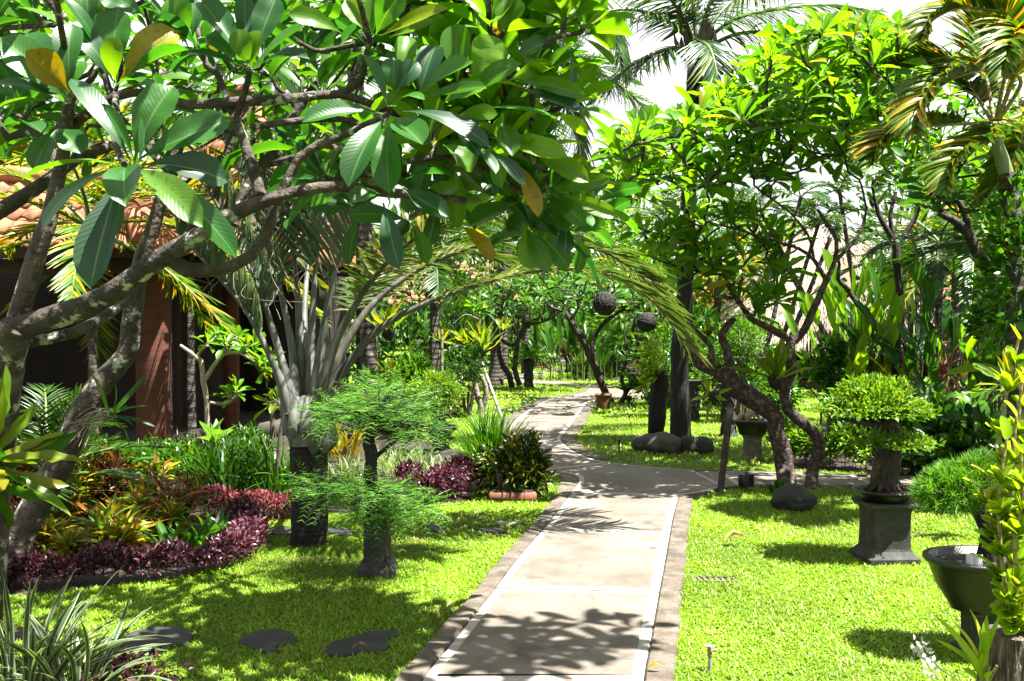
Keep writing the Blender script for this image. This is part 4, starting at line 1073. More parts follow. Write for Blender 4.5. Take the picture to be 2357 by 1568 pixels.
# leaves that show one by one: (crop, base x,y,dist, tip x,y,dist, width px of the crop, facing)
HERO = [
    (1, 860, 1150, 3.72, 150, 1245, 3.6, 135, 0), (1, 830, 1160, 3.72, 285, 1600, 3.65, 190, 1), (1, 870, 1160, 3.7, 868, 1425, 3.45, 255, 2),
    (1, 850, 1200, 3.72, 765, 1650, 3.7, 175, 1), (1, 845, 1180, 3.7, 625, 1985, 3.55, 250, 2), (1, 940, 1170, 3.7, 1400, 1568, 3.5, 200, 1),
    (1, 960, 1190, 3.74, 1630, 1780, 3.8, 190, 1), (1, 980, 1140, 3.74, 1570, 1260, 3.85, 230, 1), (1, 960, 1100, 3.74, 1590, 830, 3.85, 225, 2),
    (1, 930, 1110, 3.75, 1200, 595, 3.8, 270, 2), (1, 900, 1110, 3.75, 490, 545, 3.8, 175, 1), (1, 925, 1100, 3.74, 700, 715, 3.6, 110, 1), (1, 960, 1120, 3.72, 1090, 770, 3.8, 120, 2),
    (1, 480, 690, 4.03, 0, 260, 3.95, 260, 2), (1, 480, 640, 4.0, 175, 350, 3.8, 210, 4), (1, 470, 620, 4.05, 180, 235, 4.15, 240, 2), (1, 490, 600, 4.05, 500, 165, 4.1, 190, 2),
    (1, 460, 720, 4.03, -60, 590, 3.95, 150, 1), (1, 450, 730, 4.03, -50, 770, 3.9, 110, 0), (1, 480, 640, 4.05, 560, 420, 4.1, 170, 2), (1, 470, 680, 4.05, 230, 480, 4.0, 200, 2),
    (1, 400, 890, 4.2, 560, 1065, 4.1, 200, 1), (1, 390, 900, 4.2, 235, 1180, 4.1, 160, 1),
    (1, 800, 570, 4.35, 820, 65, 4.35, 235, 2), (1, 780, 560, 4.3, 520, 195, 4.25, 170, 1), (1, 800, 560, 4.25, 812, 255, 4.15, 150, 3), (1, 830, 560, 4.35, 1225, 215, 4.4, 240, 2),
    (1, 850, 570, 4.3, 1310, 345, 4.3, 130, 0), (1, 720, 480, 4.3, 120, 50, 4.2, 140, 0), (1, 790, 600, 4.3, 1060, 620, 4.1, 85, 0), (1, 720, 470, 4.35, 425, -30, 4.2, 120, 1),
    (1, 1720, 460, 4.15, 1640, 200, 4.1, 150, 3), (1, 1735, 460, 4.15, 1800, 210, 4.12, 150, 3), (1, 1680, 460, 4.15, 1285, 360, 4.0, 110, 0), (1, 1760, 450, 4.15, 2145, 150, 4.2, 150, 1),
    (1, 1780, 460, 4.15, 2140, 410, 4.1, 100, 0), (1, 1690, 420, 4.2, 1360, -20, 4.2, 190, 1), (1, 1700, 380, 4.25, 1690, -30, 4.3, 140, 2), (1, 1750, 400, 4.25, 1910, -20, 4.3, 190, 2),
    (1, 1640, 420, 4.2, 1420, 250, 4.2, 150, 1), (1, 1300, 330, 4.5, 1010, 0, 4.4, 190, 1), (1, 1300, 250, 4.5, 1180, -30, 4.4, 200, 2), (1, 1330, 260, 4.5, 1330, 20, 4.5, 120, 1),
    (1, 2360, 230, 4.2, 1990, 100, 4.1, 140, 3), (1, 1000, 120, 4.4, 700, -60, 4.4, 200, 2), (1, 640, 210, 4.4, 600, -60, 4.4, 180, 2), (1, 700, 210, 4.5, 760, -100, 4.5, 220, 3),
    (2, 300, 790, 3.95, -270, 845, 3.8, 155, 1), (2, 290, 830, 3.93, 50, 1290, 3.75, 230, 2), (2, 335, 850, 3.93, 330, 1335, 3.85, 205, 2), (2, 360, 810, 3.93, 560, 1000, 3.7, 235, 2),
    (2, 420, 770, 3.95, 1030, 1020, 3.9, 150, 1), (2, 320, 740, 3.95, 150, 380, 3.9, 120, 1), (2, 360, 640, 4.0, 365, 400, 4.0, 150, 2), (2, 350, 740, 3.95, 575, 690, 3.8, 70, 0),
    (2, 530, 690, 4.05, 910, 430, 3.95, 175, 1), (2, 540, 640, 4.1, 650, 315, 4.15, 185, 2), (2, 380, 640, 4.0, 530, 430, 4.0, 140, 2), (2, 440, 560, 4.15, 460, 250, 4.2, 150, 3),
    (2, 700, 720, 4.1, 1000, 600, 4.0, 150, 3), (2, 890, 560, 4.2, 1090, 265, 4.2, 250, 3), (2, 800, 560, 4.3, 790, 165, 4.3, 210, 3), (2, 560, 670, 4.0, 1000, 600, 3.9, 110, 3),
    (2, 860, 660, 4.1, 1240, 440, 4.0, 160, 3), (2, 1150, 560, 4.2, 1470, 470, 4.2, 130, 3), (2, 1180, 440, 4.4, 1450, 290, 4.4, 190, 1), (2, 980, 290, 4.6, 990, 10, 4.6, 150, 3),
    (2, 1130, 230, 4.6, 1180, 0, 4.6, 230, 3), (2, 1290, 270, 4.7, 1450, 40, 4.7, 190, 3), (2, 1200, 560, 4.2, 1690, 670, 4.1, 110, 3), (2, 1220, 620, 4.15, 1660, 790, 4.1, 150, 1),
    (2, 980, 740, 4.1, 1450, 800, 4.0, 90, 1), (2, 800, 800, 4.1, 1080, 790, 4.05, 110, 3), (2, 1030, 950, 4.2, 1560, 1080, 4.1, 150, 3), (2, 1300, 1040, 4.3, 1710, 1260, 4.2, 150, 3),
    (2, 750, 870, 4.0, 950, 1080, 3.9, 130, 1), (2, 940, 1000, 4.1, 1065, 1200, 4.0, 110, 1), (2, 1030, 1050, 4.1, 1270, 1280, 4.0, 90, 1), (2, 1210, 1120, 4.3, 1360, 1500, 4.2, 130, 4),
    (2, 1400, 1330, 4.4, 1860, 1230, 4.3, 110, 3), (2, 1440, 1340, 4.4, 1920, 1500, 4.3, 110, 3), (2, 1420, 1340, 4.4, 1690, 1560, 4.3, 130, 3), (2, 1400, 1310, 4.4, 1840, 1280, 4.45, 90, 3),
    (2, 420, 1300, 4.2, 740, 1500, 4.15, 170, 2), (2, 270, 1340, 4.1, 60, 1400, 4.0, 150, 2), (2, 440, 1240, 4.2, 780, 1220, 4.1, 80, 0), (2, 290, 1400, 4.2, 400, 1860, 4.1, 170, 2),
    (2, 1100, 830, 4.2, 1180, 1080, 4.1, 160, 2), (2, 700, 1000, 4.2, 900, 1190, 4.2, 190, 1), (2, 200, 240, 4.3, 30, 0, 4.3, 130, 3), (2, 220, 240, 4.3, 220, -30, 4.3, 110, 3),
    (2, 240, 240, 4.3, 430, -60, 4.2, 190, 3), (2, 270, 250, 4.3, 735, 60, 4.2, 150, 3), (2, 330, 260, 4.4, 640, 140, 4.4, 110, 3), (2, 980, 1180, 4.4, 1060, 1360, 4.3, 130, 1),
    (2, 1450, 1420, 4.5, 1560, 1600, 4.4, 120, 1), (2, 1260, 1560, 4.55, 1310, 1860, 4.5, 170, 3), (2, 1275, 1560, 4.55, 1430, 1880, 4.45, 130, 3), (2, 1290, 1560, 4.55, 1570, 1850, 4.5, 160, 3),
    (2, 820, 1560, 4.5, 1050, 1800, 4.4, 110, 4), (2, 1550, 1560, 4.5, 1540, 1760, 4.4, 110, 1),
]


def hero_leaves(cr, lime, yel):
    rng = np.random.default_rng(5)
    for sv, bx, by, bd, tx, ty, td, wpx, face in HERO:
        b = P(*SZ[sv](bx, by), bd); t = P(*SZ[sv](tx, ty), td)
        d = t - b; L = np.linalg.norm(d); wd = wpx * .33335 * (bd + td) / 2 / FPX * (1.25 if face == 0 else 1.06)
        up = [A3(0, -.25, 1), A3(.1, -.7, .75), A3(.05, -1, .4), A3(.05, -1, .25), A3(.1, -.9, .4)][face] + rng.normal(0, .12, 3)
        mb = lime if face == 3 else (yel if face == 4 else cr)
        place(mb, LF_NEAR, b, d, up, L, wd, rng)


# rosettes of the near crown
nt_ = []
rg = np.random.default_rng(21)
massA = crown_tips([(770, -60), (1340, -60), (1350, 120), (1330, 260), (1300, 400), (1180, 470), (1050, 430), (960, 330), (900, 160), (780, 110)], 4.3, 5.3, 62, 3, .13)
massB = crown_tips([(-60, -80), (780, -80), (760, 60), (640, 150), (400, 100), (280, 150), (60, 260), (-80, 300)], 4.4, 5.6, 26, 4, .2)
massC = crown_tips([(-400, -700), (1150, -650), (1300, -60), (-300, -80)], 3.0, 5.2, 24, 6, .3)
massC += [A3(rg.uniform(.5, 2.1), rg.uniform(3.8, 4.7), rg.uniform(4.0, 4.9)) for _ in range(24)]
massD = crown_tips([(700, 300), (960, 330), (1080, 500), (900, 520), (740, 470)], 4.4, 5.0, 9, 8, .2)
massE = crown_tips([(1150, 440), (1340, 420), (1400, 480), (1330, 560), (1200, 540)], 4.5, 5.2, 6, 9, .2)
limeMB, yelMB = MB(), MB()


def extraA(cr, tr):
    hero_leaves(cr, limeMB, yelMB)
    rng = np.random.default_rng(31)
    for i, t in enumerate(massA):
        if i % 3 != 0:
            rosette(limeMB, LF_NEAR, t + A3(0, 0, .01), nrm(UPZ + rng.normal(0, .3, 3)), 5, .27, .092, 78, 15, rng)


A_ = frangi('frangipani_tree', 'spreading near frangipani with huge glossy leaves overhanging the path and lichen-mottled limbs', nearA,
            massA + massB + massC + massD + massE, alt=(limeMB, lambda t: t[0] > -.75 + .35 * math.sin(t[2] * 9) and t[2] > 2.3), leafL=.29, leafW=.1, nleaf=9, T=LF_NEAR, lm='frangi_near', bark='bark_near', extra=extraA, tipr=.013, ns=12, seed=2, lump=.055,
            root=G(-95, 1620), e=(70, -15))
limeMB.build('lime_leaves', M['frangi_lime'], A_)  # backlit glow put into the leaf colour on the path side
M['frangi_yellow'] = leafmat('frangi_yellow', [(0, (.2, .22, .015)), (.5, (.3, .24, .012)), (1, (.42, .29, .015))], trans=.4, tint=(1.7, 1.5, .4), rough=.4, vein=(.3, .3, .04), spots=(.07, .035, .01))
yelMB.build('yellow_leaves', M['frangi_yellow'], A_)

# the darker trunk that leans up from the lower left, its smaller crown behind
nearB = [
    [(-40, 1400, 6.0, 74), (0, 1330, 6.0, 70), (27, 1279, 6.0, 68), (67, 1190, 6.05, 66), (108, 1120, 6.1, 64), (150, 1046, 6.1, 58), (185, 956, 6.15, 54), (240, 876, 6.2, 54), (290, 818, 6.2, 46), (303, 740, 6.2, 44), (313, 673, 6.2, 40), (327, 590, 6.2, 36), (350, 535, 6.2, 34), (370, 467, 6.2, 32), (395, 400, 6.2, 28), (412, 333, 6.2, 24)],
    [(370, 467, 6.2, 26), (440, 400, 6.3, 22), (520, 360, 6.4, 20), (540, 300, 6.4, 16), (590, 240, 6.5, 14)],
    [(395, 400, 6.2, 20), (330, 330, 6.2, 18), (270, 260, 6.2, 16), (240, 170, 6.2, 14)],
    [(-30, 505, 5.6, 38), (50, 455, 5.7, 34), (120, 410, 5.8, 30), (190, 360, 5.9, 24), (280, 330, 6.1, 20)],
    [(540, 520, 5.9, 26), (570, 430, 6.0, 26), (640, 330, 6.1, 24), (700, 230, 6.2, 20), (760, 160, 6.3, 16)],
]
massF = crown_tips([(-40, -60), (800, -60), (900, 100), (900, 330), (720, 420), (560, 330), (300, 330), (120, 360), (-40, 320)], 5.6, 7.4, 84, 12, .2)
frangi('frangipani_tree', 'dark-trunked frangipani leaning up from the purple hedge behind the mottled limb', nearB, massF, leafL=.27, leafW=.088, nleaf=8, T=LF_MID, lm='frangi_dark', bark='bark_near', seed=3, root=G(-40, 1400), lump=.06)

# bright bird's nest fern on the left trunk
nest_fern('yellow-green nest fern on the mottled trunk at the left edge', P(-22, 1052, 4.3), A3(.75, -.3, .62), 15, .42, .075, e=(60, -10), seed=3)
nest_fern('dim green nest fern low on the mottled trunk, under the bright one', P(-30, 1100, 4.4), A3(.6, -.4, -.25), 8, .38, .09, e=(70, 0), seed=4, lm='strap_green')


# ================================================================== SILVERY PALM (three-ranked, grey petioles)
pb = G(713, 1252)
PR = thing('silver_palm', 'silvery palm with dark ringed trunk and a fan of long grey petioles', 'palm tree', pb)
t = MB(); tube(t, [P(713, 1268, 7.1), P(712, 1235, 7.1), P(712, 1150, 7.1), P(712, 1060, 7.1), P(710, 1000, 7.1)], [.142, .128, .127, .132, .135], ns=18, step=.04, lump=.035)
t.build('trunk', M['trunk_palm'], PR)
sh = MB(); tube(sh, [P(711, 1022, 7.08), P(708, 995, 7.08), P(706, 970, 7.08), P(708, 940, 7.08), P(712, 915, 7.1)], [.137, .148, .15, .12, .06], ns=18, step=.03, lump=.08)
for k in range(15):                                  # old leaf bases clasping the top of the trunk
    a = k * 2.4; c0 = P(711, 1040 - (k % 5) * 16, 7.1); u = A3(math.cos(a), math.sin(a), 0)
    tube(sh, [c0 + u * .118, c0 + u * .15 + UPZ * .07, c0 + u * .155 + UPZ * .17, c0 + u * .12 + UPZ * .3], [.022, .05, .04, .016], ns=8, step=.03, lump=.1)
sh.build('sheath', M['petiole'], PR)
FR = [
    ([(668, 950, 7.0, 0), (635, 850, 6.95, 0), (570, 722, 6.9, 0), (500, 635, 6.8, 0), (445, 575, 6.7, 0), (405, 530, 6.6, 0)], .30, 0),
    ([(675, 945, 7.0, 0), (648, 830, 7.0, 0), (605, 690, 7.0, 0), (560, 590, 7.0, 0), (515, 500, 7.0, 0), (470, 425, 6.9, 0), (430, 390, 6.8, 0)], .36, 0),
    ([(685, 940, 7.15, 0), (672, 800, 7.2, 0), (640, 650, 7.25, 0), (605, 540, 7.3, 0), (565, 430, 7.3, 0), (520, 330, 7.3, 0), (470, 270, 7.2, 0)], .42, 0),
    ([(690, 940, 7.2, 0), (690, 780, 7.25, 0), (680, 620, 7.35, 0), (660, 480, 7.5, 0), (635, 340, 7.6, 0), (600, 225, 7.7, 0), (540, 150, 7.7, 0)], .5, 0),
    ([(712, 935, 7.2, 0), (716, 780, 7.25, 0), (726, 620, 7.3, 0), (735, 480, 7.35, 0), (735, 350, 7.4, 0), (700, 240, 7.4, 0), (640, 190, 7.4, 0)], .5, 0),
    ([(722, 935, 7.1, 0), (742, 780, 7.1, 0), (768, 640, 7.1, 0), (806, 520, 7.0, 0), (850, 420, 6.9, 0), (905, 340, 6.8, 0), (965, 300, 6.7, 0)], .5, 0),
    ([(730, 935, 7.0, 0), (768, 800, 6.95, 0), (826, 690, 6.9, 0), (895, 600, 6.8, 0), (985, 530, 6.7, 0), (1080, 495, 6.6, 0), (1180, 490, 6.5, 0), (1270, 520, 6.4, 0)], .5, 1),
    ([(742, 930, 7.1, 0), (798, 842, 7.1, 0), (880, 752, 7.1, 0), (1000, 690, 7.15, 0), (1150, 640, 7.2, 0), (1300, 618, 7.25, 0), (1420, 640, 7.3, 0), (1510, 702, 7.35, 0), (1575, 790, 7.4, 0)], .5, 1),
    ([(738, 925, 7.15, 0), (790, 800, 7.2, 0), (868, 690, 7.3, 0), (980, 612, 7.4, 0), (1120, 560, 7.5, 0), (1260, 552, 7.6, 0), (1390, 580, 7.7, 0), (1480, 640, 7.8, 0), (1540, 700, 7.8, 0)], .5, 1),
    ([(700, 930, 7.3, 0), (700, 760, 7.6, 0), (712, 600, 7.9, 0), (760, 450, 8.2, 0), (820, 350, 8.5, 0), (900, 280, 8.7, 0)], .5, 0),
    ([(735, 930, 7.3, 0), (775, 800, 7.6, 0), (830, 690, 7.9, 0), (920, 610, 8.3, 0), (1040, 580, 8.6, 0), (1150, 600, 8.9, 0)], .5, 1),
]
for i, (pl, Lm, arch) in enumerate(FR):
    st, lf = MB(), MB()
    pts = [P(a, b, c) for a, b, c, _ in pl]
    if arch:
        frond(st, lf, pts, (.052, .033, .02, .006), 112, .42, .029, T=LF_LETS, ang=66, droop=.28, vee=.22, start=.34, prof=([0, .1, .4, .75, 1], [.5, .9, 1.1, 1.0, .75]), jit=.09)
    else:
        frond(st, lf, pts, (.055, .033, .018, .006), 56, Lm * 1.25, .024, T=LF_COMB, ang=40, droop=.05, vee=.5, start=.40, jit=.06)
    fo = st.build('petiole', M['petiole' if not arch else 'petiole_dark'], PR)
    lf.build('leaflets', M['palm_arch' if arch else 'palm_grey'], fo)
st = MB()
for i in range(16):                                  # loose fibres hanging from the leaf bases
    a = P(430 + 22 * i + rr(-10, 10), rr(560, 640), rr(6.7, 7.0)); k = rr(.08, .3)
    tube(st, [a, a + A3(k * rr(-1, 1), rr(-.1, .1), -.15), a + A3(k * rr(-1, 1.5), rr(-.1, .1), -.3 * rr(.3, 1.2))], [.002, .0018, .001], ns=4, step=.03)
st.build('hanging_fibres', M['twig_pale'], PR)
# ================================================================== LEFT HOUSES
def tiled(mb, a, b, c, d, tw=.2, rh=.27, clip=None):
    """Clay pantiles on the plane a-b (eave) to d-c (top); a,b,c,d run anticlockwise seen from outside."""
    a, b, c, d = map(lambda x: np.asarray(x, float), (a, b, c, d))
    ex = nrm(b - a); nn = nrm(np.cross(b - a, d - a)); ey = np.cross(nn, ex)
    W_ = max(np.dot(q - a, ex) for q in (b, c)); x0 = min(0, np.dot(d - a, ex)); H_ = np.dot(d - a, ey)
    poly = np.array([[np.dot(q - a, ex), np.dot(q - a, ey)] for q in (a, b, c, d)])
    nx = int((W_ - x0) / tw * 8); ny = int(H_ / rh)
    for r in range(ny):
        xs_ = np.linspace(x0, W_, nx); off = 0
        w = .045 * (.5 + .5 * np.sin((xs_ - x0) / tw * 2 * math.pi)) ** 1.3
        y0_, y1_ = r * rh - .03, (r + 1) * rh
        V = np.vstack([a + ex * xs_[:, None] + ey * y0_ + nn * (w + .03)[:, None], a + ex * xs_[:, None] + ey * y1_ + nn * w[:, None],
                       a + ex * xs_[:, None] + ey * y0_ + nn * (w + .008)[:, None]])
        V = V + np.tile(RNG.normal(0, .004, (nx // 8 + 1, 1)).repeat(8, 0)[:nx] * nn, (3, 1))
        i = np.arange(nx - 1); cx_ = (xs_[:-1] + xs_[1:]) / 2
        k = inpoly(cx_, np.full(len(cx_), max(y0_ + .1, .02)), poly + 1e-4)
        i = i[k]
        if len(i) == 0: continue
        mb.add(V, np.vstack([np.stack([i, i + 1, i + 1 + nx, i + nx], -1), np.stack([i + 2 * nx, i + 1 + 2 * nx, i + 1, i], -1)]))


def ridge(mb, a, b, r=.11):
    n = max(2, int(np.linalg.norm(np.asarray(b) - a) / .34)); d = (np.asarray(b) - a) / n
    for i in range(n):
        p = np.asarray(a) + d * i
        tube(mb, [p + UPZ * .03, p + d * 1.05 + UPZ * .015], [r, r * .86], ns=12)


def house(label, eA, eB, tA, tB, back, floorz=.0, pillars=(), name='tiled_house'):
    h = thing(name, label, 'house', (eB[0], eB[1], 0)); rf = MB(); rd = MB()
    eA, eB, tA, tB = map(lambda x: np.asarray(x, float), (eA, eB, tA, tB))
    tiled(rf, eA, eB, tB, tA)
    side = eB + A3(back * .25, back, 0); tiled(rf, eB, side, tB + A3(0, .3, 0), tB)
    roof = rf.build('roof', M['tile'], h)
    ridge(rd, eB + UPZ * .05, tB + UPZ * .05); ridge(rd, tA + UPZ * .05, tB + UPZ * .05)
    rd.build('ridge_caps', M['tile_red'], roof)
    un = MB()                                        # boarded underside, eave beam, unseen back slopes added to shade the wall
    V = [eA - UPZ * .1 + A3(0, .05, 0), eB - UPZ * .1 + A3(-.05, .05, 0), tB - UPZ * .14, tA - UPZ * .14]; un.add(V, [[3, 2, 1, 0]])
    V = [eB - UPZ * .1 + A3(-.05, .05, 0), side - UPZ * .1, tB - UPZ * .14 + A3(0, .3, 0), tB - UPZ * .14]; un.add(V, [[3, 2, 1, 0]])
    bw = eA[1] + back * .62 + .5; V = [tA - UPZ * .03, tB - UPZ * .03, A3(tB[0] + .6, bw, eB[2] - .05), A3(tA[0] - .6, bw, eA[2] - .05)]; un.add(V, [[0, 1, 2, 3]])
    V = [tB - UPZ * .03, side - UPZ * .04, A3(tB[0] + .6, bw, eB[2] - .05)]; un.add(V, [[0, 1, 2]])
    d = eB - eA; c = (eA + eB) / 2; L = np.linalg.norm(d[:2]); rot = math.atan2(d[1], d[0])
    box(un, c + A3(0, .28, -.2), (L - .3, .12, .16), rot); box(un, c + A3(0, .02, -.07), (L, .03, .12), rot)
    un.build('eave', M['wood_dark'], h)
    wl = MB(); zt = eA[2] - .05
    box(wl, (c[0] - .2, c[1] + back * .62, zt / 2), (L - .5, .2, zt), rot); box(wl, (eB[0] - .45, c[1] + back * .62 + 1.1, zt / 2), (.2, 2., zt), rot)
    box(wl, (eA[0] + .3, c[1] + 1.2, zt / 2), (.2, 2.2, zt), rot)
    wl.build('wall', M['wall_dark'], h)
    fl = MB(); box(fl, (c[0] - .1, c[1] + back * .62 / 2 + .5, .1), (L - .2, back * .62 + .2, .2), rot, bev=.02); fl.build('floor_plinth', M['pot_brown'], h)
    for (px, D, wpx, lit) in pillars:
        m = MB(); x = (px - CX) / FPX * D; box(m, (x, D, zt / 2), (wpx / FPX * D, wpx / FPX * D, zt)); m.build('pillar', M['brick'], h)
    return h


e1A, e1B = P(-420, 560, 10.7), P(328, 574, 10.5)
house('clay-tiled house front behind the leaning trunk with a brick pillar under its dark eaves', e1A, e1B, e1A + A3(1.2, 1.05, .82), e1B + A3(-.65, 1.05, .82), 4.0, pillars=((354, 11.4, 62, 1), (-60, 11.4, 60, 0)))
e2A, e2B = P(372, 588, 13.6), P(694, 602, 13.2)
house('taller steep-roofed tiled house seen between the grey palm petioles', e2A, e2B, P(505, 235, 15.2), P(575, 215, 15.0), 3.6, pillars=((532, 13.7, 30, 1),))

# ================================================================== LEFT BED PLANTS
def z7g(x, y): return G(*Z7(x, y))


bed('purple_hedge', 'low clipped purple-leaved hedge curving along the front of the left bed', [z7g(-350, 960), z7g(60, 935), z7g(400, 905), z7g(800, 880), z7g(1150, 865), z7g(1450, 810), z7g(1640, 740), z7g(1730, 660), z7g(1720, 570), z7g(1640, 500)], .14, .175, 9000, .04, .02, 'purple', T=LF_OV)
bed('purple_hedge', 'pinkish red low hedge with bare stems behind the purple one, left of the palm trunk', [z7g(1420, 440), z7g(1600, 440), z7g(1800, 450), z7g(2040, 450)], .14, .15, 2400, .045, .018, 'red_leaf', T=LF_OV, stems=150, h0=.06, stem='terracotta')
bed('purple_hedge', 'dark wine-red low hedge between the pedestal bonsai and the tall grass tuft', [G(*QD(1080, 1150)), G(*QD(1250, 1160)), G(*QD(1450, 1120)), G(*QD(1600, 1050))], .22, .27, 3800, .055, .022, 'purple', T=LF_OV)
shrub('purple_shrub', 'rounded purple shrub beside the brown bonsai bowl', G(*QD(1480, 470)), (.19, .17, .13), 900, .04, .024, 'purple', stems=8, lift=.13)
shrub('purple_shrub', 'small dark purple shrub in the shade under the brown bonsai bowl', G(*QD(1400, 650)), (.14, .14, .12), 500, .04, .018, 'purple', stems=6, lift=.11)
shrub('purple_shrub', 'small purple plant at the bottom edge beside the striped strap leaves', G(305, 1580), (.20, .14, .07), 300, .05, .028, 'purple', stems=6, lift=.05)
# big striped clump at the lower left corner
clump('strap_plant', 'large cream-edged strap-leaf plant in the lower left corner', G(45, 1600), 85, .52, .026, 'stripe', spread=.2, e=(86, 12), T=LF_STRAP)
clump('strap_plant', 'second cream-edged strap-leaf tuft leaning right at the bottom edge', G(175, 1610), 45, .42, .024, 'stripe', spread=.12, e=(75, 8), T=LF_STRAP)

cro = [  # px, py, H, L, W, mat, label
    ((440, 520), .34, .26, .028, 'croton', 'yellow and green croton right behind the dark leaning trunk, topmost of the bright ones'),
    ((330, 690), .18, .2, .026, 'croton', 'croton with drooping yellow-tipped leaves close to the leaning trunk'),
    ((500, 745), .14, .19, .028, 'croton', 'low croton with thin green and yellow leaves just above the purple hedge'),
    ((700, 700), .26, .26, .03, 'croton', 'croton with orange drooping leaves in the middle of the bed front'),
    ((830, 730), .2, .27, .032, 'croton', 'croton with long orange and pink leaves lowest over the purple hedge'),
    ((960, 560), .3, .2, .03, 'croton', 'small-leaved green and yellow croton in mid bed'),
    ((1100, 600), .26, .2, .03, 'croton', 'croton with jagged yellow leaves beside the brown grassy one'),
    ((640, 330), .42, .28, .03, 'croton_dark', 'dark red-leaved croton at the back of the bed'),
    ((760, 420), .38, .26, .03, 'croton_dark', 'dark purple-red croton behind the orange one'),
    ((880, 330), .4, .26, .04, 'strap_green', 'broad green-leaved croton at the back of the bed'),
    ((1020, 420), .36, .22, .035, 'croton', 'green croton with lit leaf tips behind the jagged one'),
    ((1230, 560), .34, .3, .018, 'croton_dark', 'brown narrow-leaved croton, grassy looking, near the bend of the hedge'),
    ((60, 520), .45, .24, .04, 'croton_dark', 'pink-lit dark croton left of the leaning trunk'),
    ((130, 720), .3, .2, .035, 'croton_dark', 'dim red croton at the foot of the leaning trunk'),
    ((560, 430), .4, .26, .026, 'croton', 'tall slim-leaved yellow croton in the middle of the bed'),
    ((420, 380), .45, .28, .03, 'croton_dark', 'reddish croton in the shade behind the trunk'),
    ((300, 470), .4, .26, .03, 'croton', 'yellow-edged croton seen just left of the leaning trunk'),
]
for i, (p, H, L, W, m, lab) in enumerate(cro):
    croton(lab, z7g(*p), H * 1.15, L * .95, W * 1.2, m, nst=5, nl=13, T=LF_LANCE if W > .02 else LF_STRAP, seed=40 + i)
for i, (p, lab) in enumerate([((1330, 660), 'broad-leaved green lily plant between hedge bend and crotons'), ((1480, 620), 'dark green broad-leaved plant tucked inside the hedge bend'), ((1180, 700), 'small heart-leaved plant just behind the purple hedge')]):
    clump('lily_plant', lab, z7g(*p), 18, .3, .07, 'strap_green', T=LF_OV4, spread=.1, e=(70, 15), group='broad-leaved plants inside the hedge bend')
for i, (p, n, lab) in enumerate([((1430, 330), 70, 'tall iris-like strap leaves standing behind the pinkish hedge'), ((1560, 310), 60, 'iris-like strap leaves in the middle of the row behind the pinkish hedge'), ((1930, 330), 55, 'iris-like strap leaves right beside the palm trunk'), ((1300, 250), 50, 'iris-like strap leaves at the left end of the row')]):
    clump('iris_plant', lab, z7g(*p), n, .58, .022, 'strap_green', T=LF_STRAP, spread=.2, e=(88, 55), group='iris-like plants at the back of the left bed')
for i, (p, lab) in enumerate([((1660, 280), 'bushy narrow-leaved herb behind the red hedge'), ((1790, 300), 'bushy narrow-leaved herb nearest the palm trunk'), ((1700, 150), 'narrow-leaved herb further back in the bed')]):
    shrub('herb_plant', lab, z7g(*p), (.26, .26, .24), 520, .11, .016, 'strap_green', T=LF_LANCE, group='narrow-leaved herbs', spread=.7, stem='green_stem')
# green ixora hedge and dieffenbachia
bed('leafy_hedge', 'glossy green hedge with tiny orange flowers at the back of the left bed', [P(180, 1010, 9.6) * A3(1, 1, 0), P(330, 1000, 9.4) * A3(1, 1, 0), P(430, 1000, 9.2) * A3(1, 1, 0), P(560, 1010, 9.0) * A3(1, 1, 0)], .42, .36, 4200, .075, .034, 'hedge', T=LF_OV, h0=.05)
d_ = thing('dieffenbachia', 'dumb cane with big pale-veined leaves rising over the glossy hedge', 'plant', P(490, 1050, 9.1) * A3(1, 1, 0))
m1, m2 = MB(), MB(); c = P(495, 1010, 9.1); tube(m1, [d_.location[:], c], [.03, .02], ns=8, step=.1); rosette(m2, LF_OV4, c, UPZ, 9, .32, .11, 78, 8, np.random.default_rng(3))
m1.build('stem', M['green_stem'], d_); m2.build('foliage', M['dieff'], d_)
for i, (px, py, D, lab) in enumerate([((400), 960, 10.2, 'spotted-leaf dumb cane in the shade left of the bare frangipani'), (450, 985, 9.9, 'shaded dumb cane just under the bare frangipani twigs'), (560, 960, 9.8, 'shaded broad-leaved plant below the grey petioles'), (330, 990, 10.2, 'shaded dumb cane by the foot of the brick pillar')]):
    clump('dieffenbachia', lab, P(px, py + 60, D) * A3(1, 1, 0), 12, .42, .11, 'shrub_dark', T=LF_OV4, spread=.06, e=(80, 20), group='shaded dumb canes')
for i, (px, py, D, n, lab) in enumerate([(300, 1000, 8.9, 46, 'dark long-bladed dracaena beside the leaning trunk'), (215, 980, 9.4, 36, 'dark strap-leaved dracaena left of the brick pillar'), (590, 1000, 9.0, 40, 'long green blades under the palm petioles'), (640, 1010, 8.8, 30, 'long green blades touching the palm trunk'), (520, 1040, 8.6, 36, 'grassy blades in front of the dumb cane')]):
    clump('dracaena', lab, P(px, py, D) * A3(1, 1, 0), n, .55, .026, 'strap_dark', T=LF_STRAP, spread=.15, e=(85, 25), group='long-bladed plants at the back of the left bed')
